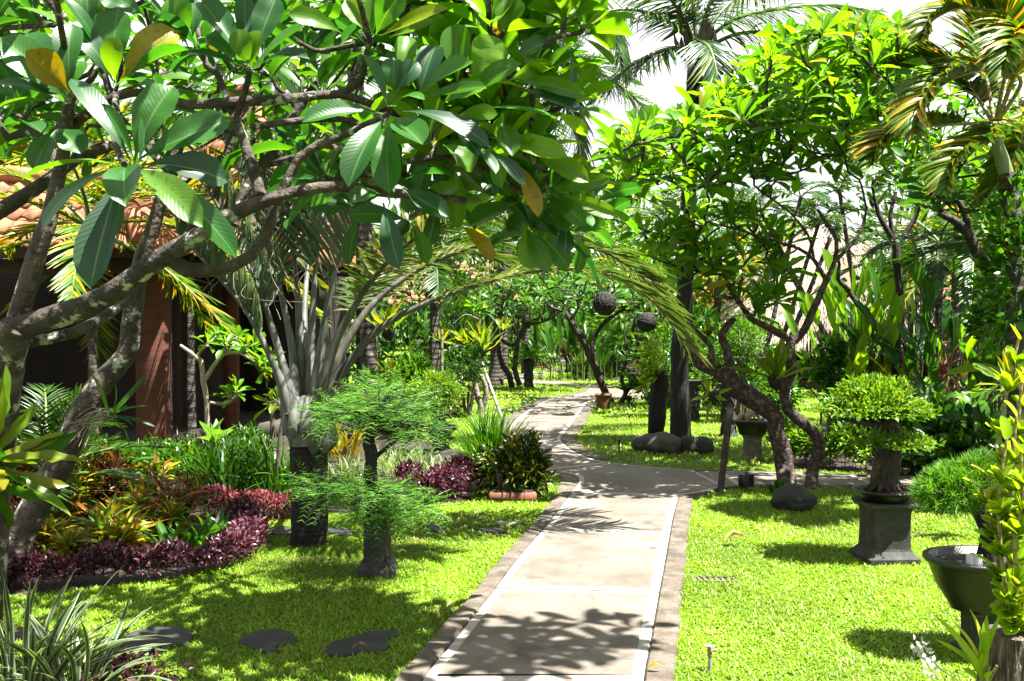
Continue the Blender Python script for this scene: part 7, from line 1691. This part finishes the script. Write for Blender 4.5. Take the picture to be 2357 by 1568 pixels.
# areca palm, upper right
ar = thing('areca_palm', 'areca palm with arching fronds whose leaflets turn orange, upper right', 'palm tree', g0(2330, 700, 8.3))
m1, m2, m3 = MB(), MB(), MB(); D = 8.2
tube(m1, [g0(2345, 700, 8.2), P(2335, 560, 8.2), P(2316, 400, 8.2)], [.075, .07, .06], ns=12, step=.1); tube(m3, [P(2316, 400, 8.2), P(2306, 365, 8.2), P(2294, 325, 8.2), P(2290, 290, 8.2)], [.058, .055, .042, .03], ns=12, step=.05)
ARC = [
    ([(2290, 290, 8.2), (2330, 60, 8.1), (2271, 22, 8.0), (2204, 20, 7.9), (2150, 45, 7.8), (2125, 85, 7.7)], .5), ([(2290, 290, 8.2), (2350, 190, 8.0), (2300, 160, 7.9), (2240, 165, 7.8), (2171, 195, 7.7), (2128, 245, 7.6), (2112, 300, 7.5)], .52),
    ([(2290, 295, 8.2), (2360, 100, 7.9), (2345, 70, 7.7), (2325, 110, 7.5), (2310, 170, 7.4)], .42), ([(2290, 290, 8.2), (2221, 285, 8.1), (2104, 295, 8.0), (2045, 322, 7.9), (2008, 370, 7.8)], .42),
    ([(2290, 290, 8.2), (2390, 290, 8.0), (2340, 300, 7.7), (2262, 335, 7.5), (2204, 372, 7.4), (2180, 430, 7.3)], .5), ([(2290, 290, 8.2), (2230, 200, 8.6), (2140, 150, 8.8), (2080, 160, 9.0)], .5),
    ([(2290, 290, 8.2), (2340, 120, 8.8), (2400, 20, 9.0), (2450, 0, 9.1)], .5), ([(2290, 290, 8.2), (2260, 120, 8.5), (2230, -20, 8.7), (2170, -90, 8.8)], .5), ([(2290, 290, 8.2), (2400, 250, 8.5), (2480, 280, 8.6), (2530, 350, 8.7)], .5), ([(2290, 290, 8.2), (2350, 310, 8.8), (2310, 400, 9.2), (2260, 470, 9.4)], .4)]
lf_ = MB(); st_ = MB()
for pl_, Lm in ARC: frond(st_, lf_, [P(*q_) for q_ in pl_], .018, 92, Lm, .042, T=LF_LET, ang=50, droop=.24, vee=.36, start=.26, jit=.045)
m1.build('trunk', M['trunk_coco'], ar); m3.build('crownshaft', M['crownshaft'], ar); st_.build('frond_stem', M['yellow_stem'], ar); lf_.build('crown', M['areca'], ar)
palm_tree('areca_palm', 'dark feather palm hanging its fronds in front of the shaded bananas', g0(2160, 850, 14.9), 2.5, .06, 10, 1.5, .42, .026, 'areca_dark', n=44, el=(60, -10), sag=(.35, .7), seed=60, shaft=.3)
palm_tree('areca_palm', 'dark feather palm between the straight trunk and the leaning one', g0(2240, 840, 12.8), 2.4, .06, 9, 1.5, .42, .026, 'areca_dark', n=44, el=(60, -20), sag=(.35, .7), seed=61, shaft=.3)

# coconut palm in the sky gap
cb = G(*QB(430, 1290)); cb = g0(*QB(432, 1290), 13.0); CP = thing('coconut_palm', 'coconut palm with black trunk between the boulders, crown against white sky', 'palm tree', cb); m1, m2, m3, m4 = MB(), MB(), MB(), MB()
tube(m1, [cb - UPZ * .05, P(*QB(432, 1100), 13), P(*QB(430, 700), 13), P(*QB(424, 300), 13), P(1575, 700, 13), P(1585, 450, 13), P(1592, 300, 13), P(1598, 200, 13), P(1602, 120, 13)], [.15, .13, .12, .115, .11, .105, .1, .1, .115], ns=14, step=.08, lump=.05)
for k in range(26):
    a = rr(0, 6.28); c = P(1602, 130 - rr(-20, 40), 13) + A3(math.cos(a) * .11, math.sin(a) * .11, 0); place(m4, LF_STRAP4, c, A3(math.cos(a) * .5, math.sin(a) * .5, 1), A3(math.cos(a), math.sin(a), 0), rr(.25, .45), .1)
COC = [[(1600, 100, 13.00), (1520, 40, 12.67), (1430, 22, 12.35), (1350, 50, 12.19), (1310, 110, 12.11)], [(1610, 105, 13.00), (1690, 45, 12.84), (1790, 22, 12.67), (1900, 12, 12.51), (2020, 30, 12.35)], [(1615, 115, 13.00), (1700, 78, 12.84), (1800, 76, 12.67), (1920, 92, 12.59), (2020, 130, 12.51)],
       [(1600, 110, 13.00), (1540, 112, 12.67), (1470, 140, 12.43), (1400, 190, 12.27), (1350, 250, 12.19)], [(1608, 112, 13.00), (1655, 118, 12.67), (1705, 145, 12.43), (1745, 195, 12.35)], [(1598, 90, 13.00), (1632, 110, 12.35), (1650, 170, 12.11), (1655, 240, 12.03)],
       [(1595, 90, 13.00), (1560, 20, 12.84), (1500, -40, 12.67), (1420, -60, 12.51)], [(1602, 90, 13.00), (1592, -20, 13.00), (1575, -140, 13.00)], [(1608, 90, 13.00), (1640, -10, 13.00), (1690, -110, 13.00)], [(1610, 90, 13.16), (1690, 0, 13.65), (1800, -50, 13.97), (1920, -40, 14.30)]]
for i, c in enumerate(COC): frond(m2, m3, [P(*q_) for q_ in c], .03, 80, .68, .028, T=LF_LET, ang=58, droop=.62, vee=.05, start=.14, jit=.06)
m1.build('trunk', M['blackwood'], CP); m4.build('leaf_bases', M['twig'], CP); m2.build('frond_stem', M['green_stem'], CP); m3.build('crown', M['coconut'], CP)
cb = g0(*QA(420, 1150), 24.5); CP = thing('coconut_palm', 'coconut palm with swollen foot by the leaning trunks, fronds drooping into the sky gap', 'palm tree', cb); m1, m2, m3 = MB(), MB(), MB()
tube(m1, [cb, cb + UPZ * .5, P(1150, 700, 24.30), P(1190, 400, 24.00), P(1268, 60, 23.50)], [.24, .17, .14, .13, .12], ns=14, step=.15, lump=.05)
for i, c in enumerate([[(1268, 60, 23.50), (1310, -40, 22.81), (1365, -10, 22.29), (1410, 70, 21.94), (1432, 160, 21.77)], [(1268, 60, 23.50), (1325, 130, 22.81), (1415, 188, 22.29), (1485, 250, 21.94), (1515, 320, 21.77)], [(1268, 60, 23.50), (1180, 20, 23.15), (1080, 60, 22.81), (1010, 140, 22.46)], [(1268, 60, 23.50), (1200, 120, 22.81), (1130, 210, 22.46), (1090, 300, 22.29)], [(1268, 60, 23.50), (1290, -100, 23.50), (1340, -220, 23.33)], [(1268, 60, 23.50), (1230, -90, 23.50), (1150, -160, 23.33)], [(1268, 60, 23.50), (1290, 200, 22.46), (1330, 330, 22.12), (1345, 440, 21.94)]]):
    frond(m2, m3, [P(*q_) for q_ in c], .05, 84, 1.2, .06, T=LF_LET, ang=58, droop=.6, vee=.05, start=.14)
m1.build('trunk', M['trunk_coco'], CP); m2.build('frond_stem', M['green_stem'], CP); m3.build('crown', M['coconut'], CP)

# ------------------------------------------------------------------ thatched pavilion
tc_ = P(1945, 700, 24.0); x0, y0 = tc_[0], 25.6
TP = thing('thatched_pavilion', 'thatched garden pavilion with a steep rounded roof behind the heliconias', 'pavilion', (x0, y0, 0)); m1, m2 = MB(), MB()
zE = P(1945, 785, 23.6)[2]; zT = P(1945, 520, 25.6)[2]; Wd = 2.35
prof = []
for t in np.linspace(0, 1, 12): prof.append((Wd * (1 - t) ** .8 * (1 - .0 * t) + .30 * (1 - t) + .28, zE + (zT - zE) * (t ** .9)))
prof = [(prof[0][0] - .25, zE + .02), (prof[0][0], zE)] + prof[1:]
lathe(m2, (x0, y0, 0), prof, 48, sq=.35, sy=.9); roof = m2.build('roof', M['thatch_base'], TP)
nS = 16000; t = RNG.uniform(0, 1, nS) ** 1.0; az = RNG.uniform(math.pi, 2 * math.pi, nS); pr = np.array(prof); rr_ = np.interp(t, np.linspace(0, 1, len(pr)), pr[:, 0]); zz = np.interp(t, np.linspace(0, 1, len(pr)), pr[:, 1])
e_ = 2 / 5.5; px_ = np.sign(np.cos(az)) * np.abs(np.cos(az)) ** e_; py_ = np.sign(np.sin(az)) * np.abs(np.sin(az)) ** e_ * .9
O = np.stack([x0 + px_ * rr_ * 1.01, y0 + py_ * rr_ * 1.01, zz], -1); outv = nrm(np.stack([px_, py_, 0 * px_], -1)); slope = nrm(outv * .62 - UPZ * 1.)
m3 = MB(); place(m3, GR, O + outv * .03, slope + RNG.normal(0, .10, (nS, 3)), outv + RNG.normal(0, .2, (nS, 3)), RNG.uniform(.2, .45, nS), .022); m3.build('thatch', M['thatch'], roof)
m1 = MB()
for sx_ in (-1.9, -.65, .65, 1.9): tube(m1, [(x0 + sx_, y0 - 1.7, 0), (x0 + sx_, y0 - 1.7, zE + .3)], [.11, .09], ns=8); 
m1.build('posts', M['wood_dark'], TP)
m1 = MB()
for k in range(7): box(m1, (x0, y0 - 1.55 + .03 * (k % 2), .12 + k * .17), (4.6 - .25 * (k % 2), .5 + .06 * (k % 2), .15), 0, bev=.02)
for k in range(22): box(m1, (x0 - 2.1 + k * .2, y0 - 1.86, .55), (.1, .1, .5), .78, bev=.02)
m1.build('carved_base', M['carved'], TP)
m1 = MB(); box(m1, (x0, y0 + .6, zE / 2 + .3), (4.0, .2, zE + .6)); m1.build('back_wall', M['wall_dark'], TP)
# red-brown hall behind with tiled roof
hb = thing('brick_hall', 'dark red hall with a clay-tiled roof glimpsed behind the gnarled tree and palms', 'house', (11.4, 31, 0)); m1 = MB(); m2 = MB()
box(m1, (11.5, 32.5, 1.05), (11, 4, 2.1)); m1.build('wall', M['brick'], hb)
tiled(m2, (5.6, 29.6, 2.2), (17.2, 29.6, 2.2), (16, 32.6, 3.9), (6.8, 32.6, 3.9), tw=.26, rh=.34); m2.build('roof', M['tile'], hb)
m1 = MB(); box(m1, (11.4, 29.75, 2.05), (11.6, .2, .24)); m1.build('eave_beam', M['wood_red'], hb)
hc = thing('brick_hall', 'far orange-brown building with dark posts at the end of the path', 'house', P(1290, 760, 52) * A3(1, 1, 0)); m1, m2, m3 = MB(), MB(), MB()
c = np.array(hc.location); box(m1, c + A3(0, 2, 1.3), (16, 3, 2.6)); m1.build('wall', M['brick'], hc)
for k in range(14): box(m3, c + A3(-7 + k * 1.08, .2, 1.3), (.22, .22, 2.6))
m3.build('posts', M['wood_red'], hc); tiled(m2, c + A3(-9, -.8, 2.5), c + A3(9, -.8, 2.5), c + A3(8, 3.4, 5), c + A3(-8, 3.4, 5), tw=.35, rh=.5); m2.build('roof', M['tile'], hc)
# mid-right small things near the pavilion
q = g0(*QC(380, 1395), G(*QC(380, 1395))[1]); m1 = MB(); rt = thing('stone_trough', 'low round stone basin on the lawn before the pavilion', 'basin', q); lathe(m1, q, [(.22, 0), (.26, .04), (.26, .1), (.22, .11), (.21, .06), (.001, .06)], 24, sy=.7); m1.build('body', M['stone_grey'], rt)
lm_ = MB(); rb = g0(*QC(540, 1440), 13.2); frangi('leafy_post', 'vine-wrapped dark stump with heart-shaped leaves left of the heliconias', [qc(13.2, (545, 1480, 90), (540, 1330, 85), (545, 1180, 70), (560, 1060, 50))], [], root=rb, cat='stump', extra=lambda cr, tr: (blob(cr, P(*QC(560, 1200), 13.1), (.15, .15, .4), 260, .1, .06, T=LF_OV4), blob(cr, P(*QC(530, 1000), 13.1), (.2, .2, .08), 260, .07, .04, T=LF_OV4), blob(cr, P(*QC(430, 1200), 13.2), (.26, .2, .1), 50, .2, .09, T=LF_OV4)), lm='strap_green', bark='blackwood')
mmp = MB(); 
def path_arm(x, y): return G(*QC(x, y))
# thin leaning palm stems before the thatch
for i, (a, b, lab) in enumerate([((110, 860), (260, 380), 'left slanting grey palm stem before the thatch'), ((170, 900), (330, 500), 'second slanting grey palm stem before the thatch'), ((520, 960), (380, 690), 'grey stem crossing the pavilion posts, leaning left'), ((740, 1300), (420, 760), 'long grey stem leaning left past the pavilion base'), ((-10, 780), (60, 470), 'grey stem at the left edge of the thatch'), ((870, 1230), (810, 820), 'stout grey stem among the heliconia stalks')]):
    p, q = P(*QC(*b), 17.5), P(*QC(*a), 17.5); g_ = q + (q - p) / max(.2, (p[2] - q[2])) * q[2]; m1 = MB(); tp = p + (p - q) / max(.2, (p - q)[2]) * max(.5, 3.3 - p[2] + .12 * i)
    rt = thing('slender_palm', lab, 'palm tree', g_, 'slender palms before the pavilion'); tube(m1, [g_, q, p, tp], [.045, .042, .04, .034], ns=9, step=.15, lump=.03); m1.build('trunk', M['trunk_coco'], rt)
    st, lf = MB(), MB()
    for k in range(5): arc_frond(st, lf, tp, k * 2.4 + i, math.radians(60 - k * 13), .9, .014, 24, .3, .03, sag=.6, T=LF_LETS)
    st.build('frond_stem', M['green_stem'], rt); lf.build('crown', M['areca_dark'], rt)
# round topiary and bushes behind the gnarled tree
shrub('round_shrub', 'round light green topiary on a stem behind the gnarled limbs', g0(*QB(1080, 560), 15.5), (.30, .28, .30), 2200, .06, .024, 'shrub_light', lift=1.32, stems=6, lumps=30)
shrub('shrub', 'loose green bush under the round topiary', g0(*QB(1150, 700), 15.8), (.4, .3, .4), 800, .1, .045, 'hedge', lift=.6)
shrub('shrub', 'light feathery green bush left of the black trunks', g0(*QB(230, 300), 16.5), (.38, .35, .55), 1500, .08, .022, 'shrub_light', T=LF_LANCE, lift=1.1)
shrub('shrub', 'low ferny clump at the foot of the black trunk, in the shade', g0(*QB(320, 950), G(*QB(320, 945))[1]), (.25, .25, .3), 400, .1, .03, 'shrub_light', T=LF_LANCE)
for i, (x, y, R, lab) in enumerate([(1500, 845, (.5, .4, .5), 'low bush at the far end of the right lawn, left one'), (1640, 850, (.6, .4, .55), 'low bush at the far end of the right lawn, middle one'), (1780, 880, (.4, .4, .4), 'small leafy bush beside the big nest fern')]):
    shrub('shrub', lab, g0(x, y, 19 - 2 * (i == 2)), R, 700, .17, .07, 'hedge')
q = g0(*QB(1100, 680), 16.5); pedestal_square('pedestal', 'plain dark pedestal behind the leaning limb', q, .34, .85); pot('dark bowl with a pale rim behind the leaning limb', q + UPZ * .85, .42, .16)

shrub('shrub', 'leafy bush at the far right side of the right bed', g0(2480, 960, 8.6), (.7, .6, .5), 700, .14, .08, 'hedge', lift=.45, T=LF_OV4)
shrub('shrub', 'dark bush beyond the right edge beside the leaning trunk', g0(2640, 930, 9.6), (.9, .7, .7), 800, .16, .09, 'shrub_dark', lift=.6, T=LF_OV4)
# ================================================================== BACKGROUND GREENERY
BG = [  # px, D, radius xyz, base height lift, leaf L, W, n, mat, label
    (960, 30, (2.0, 1.5, 2.2), 2.6, .34, .12, 1500, 'frangi_dark', 'broad dark tree behind the twisted pale trunk'),
    (1090, 34, (2.6, 2, 2.2), 3.6, .36, .13, 1700, 'frangi_dark', 'spreading tree over the hairpin bend'),
    (1230, 40, (3.0, 2, 2.4), 5.0, .4, .14, 1700, 'shrub_light', 'light green tree above the far path'),
    (1390, 36, (3, 2, 2.2), 4.2, .38, .13, 1900, 'frangi_dark', 'full green tree behind the woven balls'),
    (1530, 32, (2.4, 2, 2.4), 3.4, .34, .11, 1700, 'frangi_mid', 'lit green tree left of the coconut trunk'),
    (1680, 30, (2.2, 2, 2.0), 3.6, .34, .11, 1500, 'frangi_dark', 'dark tree behind the gnarled limbs'),
    (1460, 24, (1.2, 1, 1.2), 2.0, .26, .09, 1000, 'frangi_mid', 'smaller sunlit tree between hanging balls and black trunks'),
    (2080, 26, (2.4, 2, 2.6), 3.6, .32, .12, 1600, 'far', 'dark round tree behind the straight trunk'),
    (2280, 22, (2.4, 2, 2.6), 3.2, .3, .12, 1700, 'far', 'dark tree closing the right edge'),
    (2420, 18, (1.8, 2, 2.4), 2.4, .28, .11, 1400, 'far', 'dark tree at the far right edge'),
    (800, 22, (1.2, 1.2, 1.3), 1.2, .26, .1, 900, 'far', 'dark bush behind the thick palm trunk'),
    (930, 21, (1.1, 1, .8), .8, .22, .08, 800, 'far', 'dark bush beside the bamboo pole'),
    (1050, 27, (1.2, 1, .9), .9, .26, .1, 700, 'far', 'dark undergrowth behind the nest ferns'),
    (1180, 44, (1.8, 1, 1.2), 1.1, .34, .13, 700, 'shrub_dark', 'far bush on the left of the path end'),
    (1350, 42, (1.8, 1, 1.4), 1.2, .34, .13, 800, 'shrub_dark', 'far bush on the right of the path end'),
    (1560, 24, (1.6, 1, .9), .9, .24, .1, 900, 'shrub_dark', 'dark hedge-like bush behind the right lawn'),
    (1700, 23, (1.2, 1, .8), .8, .22, .08, 800, 'hedge', 'green bush behind the driftwood bowl'),
    (20, 17, (2.2, 1.5, 1.6), 4.6, .3, .1, 1100, 'far', 'dark foliage over the house roof at the left edge'),
]
for (px, D, R, lift, L, W, n, lm, lab) in BG:
    o = shrub('background_tree' if lift > 1.5 else 'shrub', lab, g0(px, 760, D), R, n, L, W, lm, T=LF_FAR, lumps=22, cat='tree' if lift > 1.5 else 'shrub', lift=lift, stems=6, stem='bark_frangi', inner=.3)
PB = [(1650, 25, 2.6, 1.7, 'areca', 'feathery palm with yellowish fronds behind the gnarled tree'), (1760, 27, 3.3, 1.9, 'areca', 'feathery palm left of the thatch'), (1860, 29, 3.8, 2.0, 'areca', 'feathery palm rising behind the thatch'), (2100, 20, 3.0, 1.8, 'areca_dark', 'dark feathery palm right of the heliconias'),
      (2200, 18, 3.0, 1.8, 'areca', 'green feathery palm behind the banana leaves'), (560, 20, 4.2, 2.6, 'coconut', 'feather palm rising behind the tiled roofs'), (200, 15.5, 3.9, 2.4, 'areca', 'feather palm over the left house roof'), (40, 14.6, 3.6, 2.2, 'areca', 'feather palm at the left edge above the roof'), (1000, 19, 3.0, 1.9, 'areca_dark', 'shaded feather palm behind the arching grey frond'), (1160, 27, 3.6, 2.0, 'areca_dark', 'shaded feather palm over the hairpin'), (780, 18, 4.0, 2.4, 'areca', 'feather palm behind the grey palm, lit tips'), (1530, 30, 4.6, 2.2, 'coconut', 'palm between the coconut trunk and the sky gap'), (1700, 34, 5.0, 2.4, 'coconut', 'far palm below the coconut crown')]
for i, (px, D, H, L, lm, lab) in enumerate(PB):
    palm_tree('feather_palm', lab, g0(px, 760, D), H, .09, 13, L, L * .27, .05, lm, n=30, el=(78, -15), sag=(.35, .75), seed=70 + i, group='feather palms in the background')
# far wood closing the view
m1 = MB(); n = 15000; a = RNG.uniform(-.75, .75, n); dd = RNG.uniform(62, 75, n); hh = (2.2 + 2.0 * np.abs(np.sin(a * 9)) + 1.6 * np.abs(np.sin(a * 23 + 1))) * np.sqrt(RNG.uniform(.01, 1, n))
O = np.stack([np.sin(a) * dd, np.cos(a) * dd, hh], -1); place(m1, LF_FAR, O, RNG.normal(0, 1, (n, 3)) + UPZ * .3, UPZ + RNG.normal(0, .6, (n, 3)), RNG.uniform(.6, 1.1, n), .34)
tag(m1.build('far_wood', M['far'], loc=(0, 66, 0)), 'distant belt of dark green trees closing the garden', 'wood', kind='stuff')
grass()
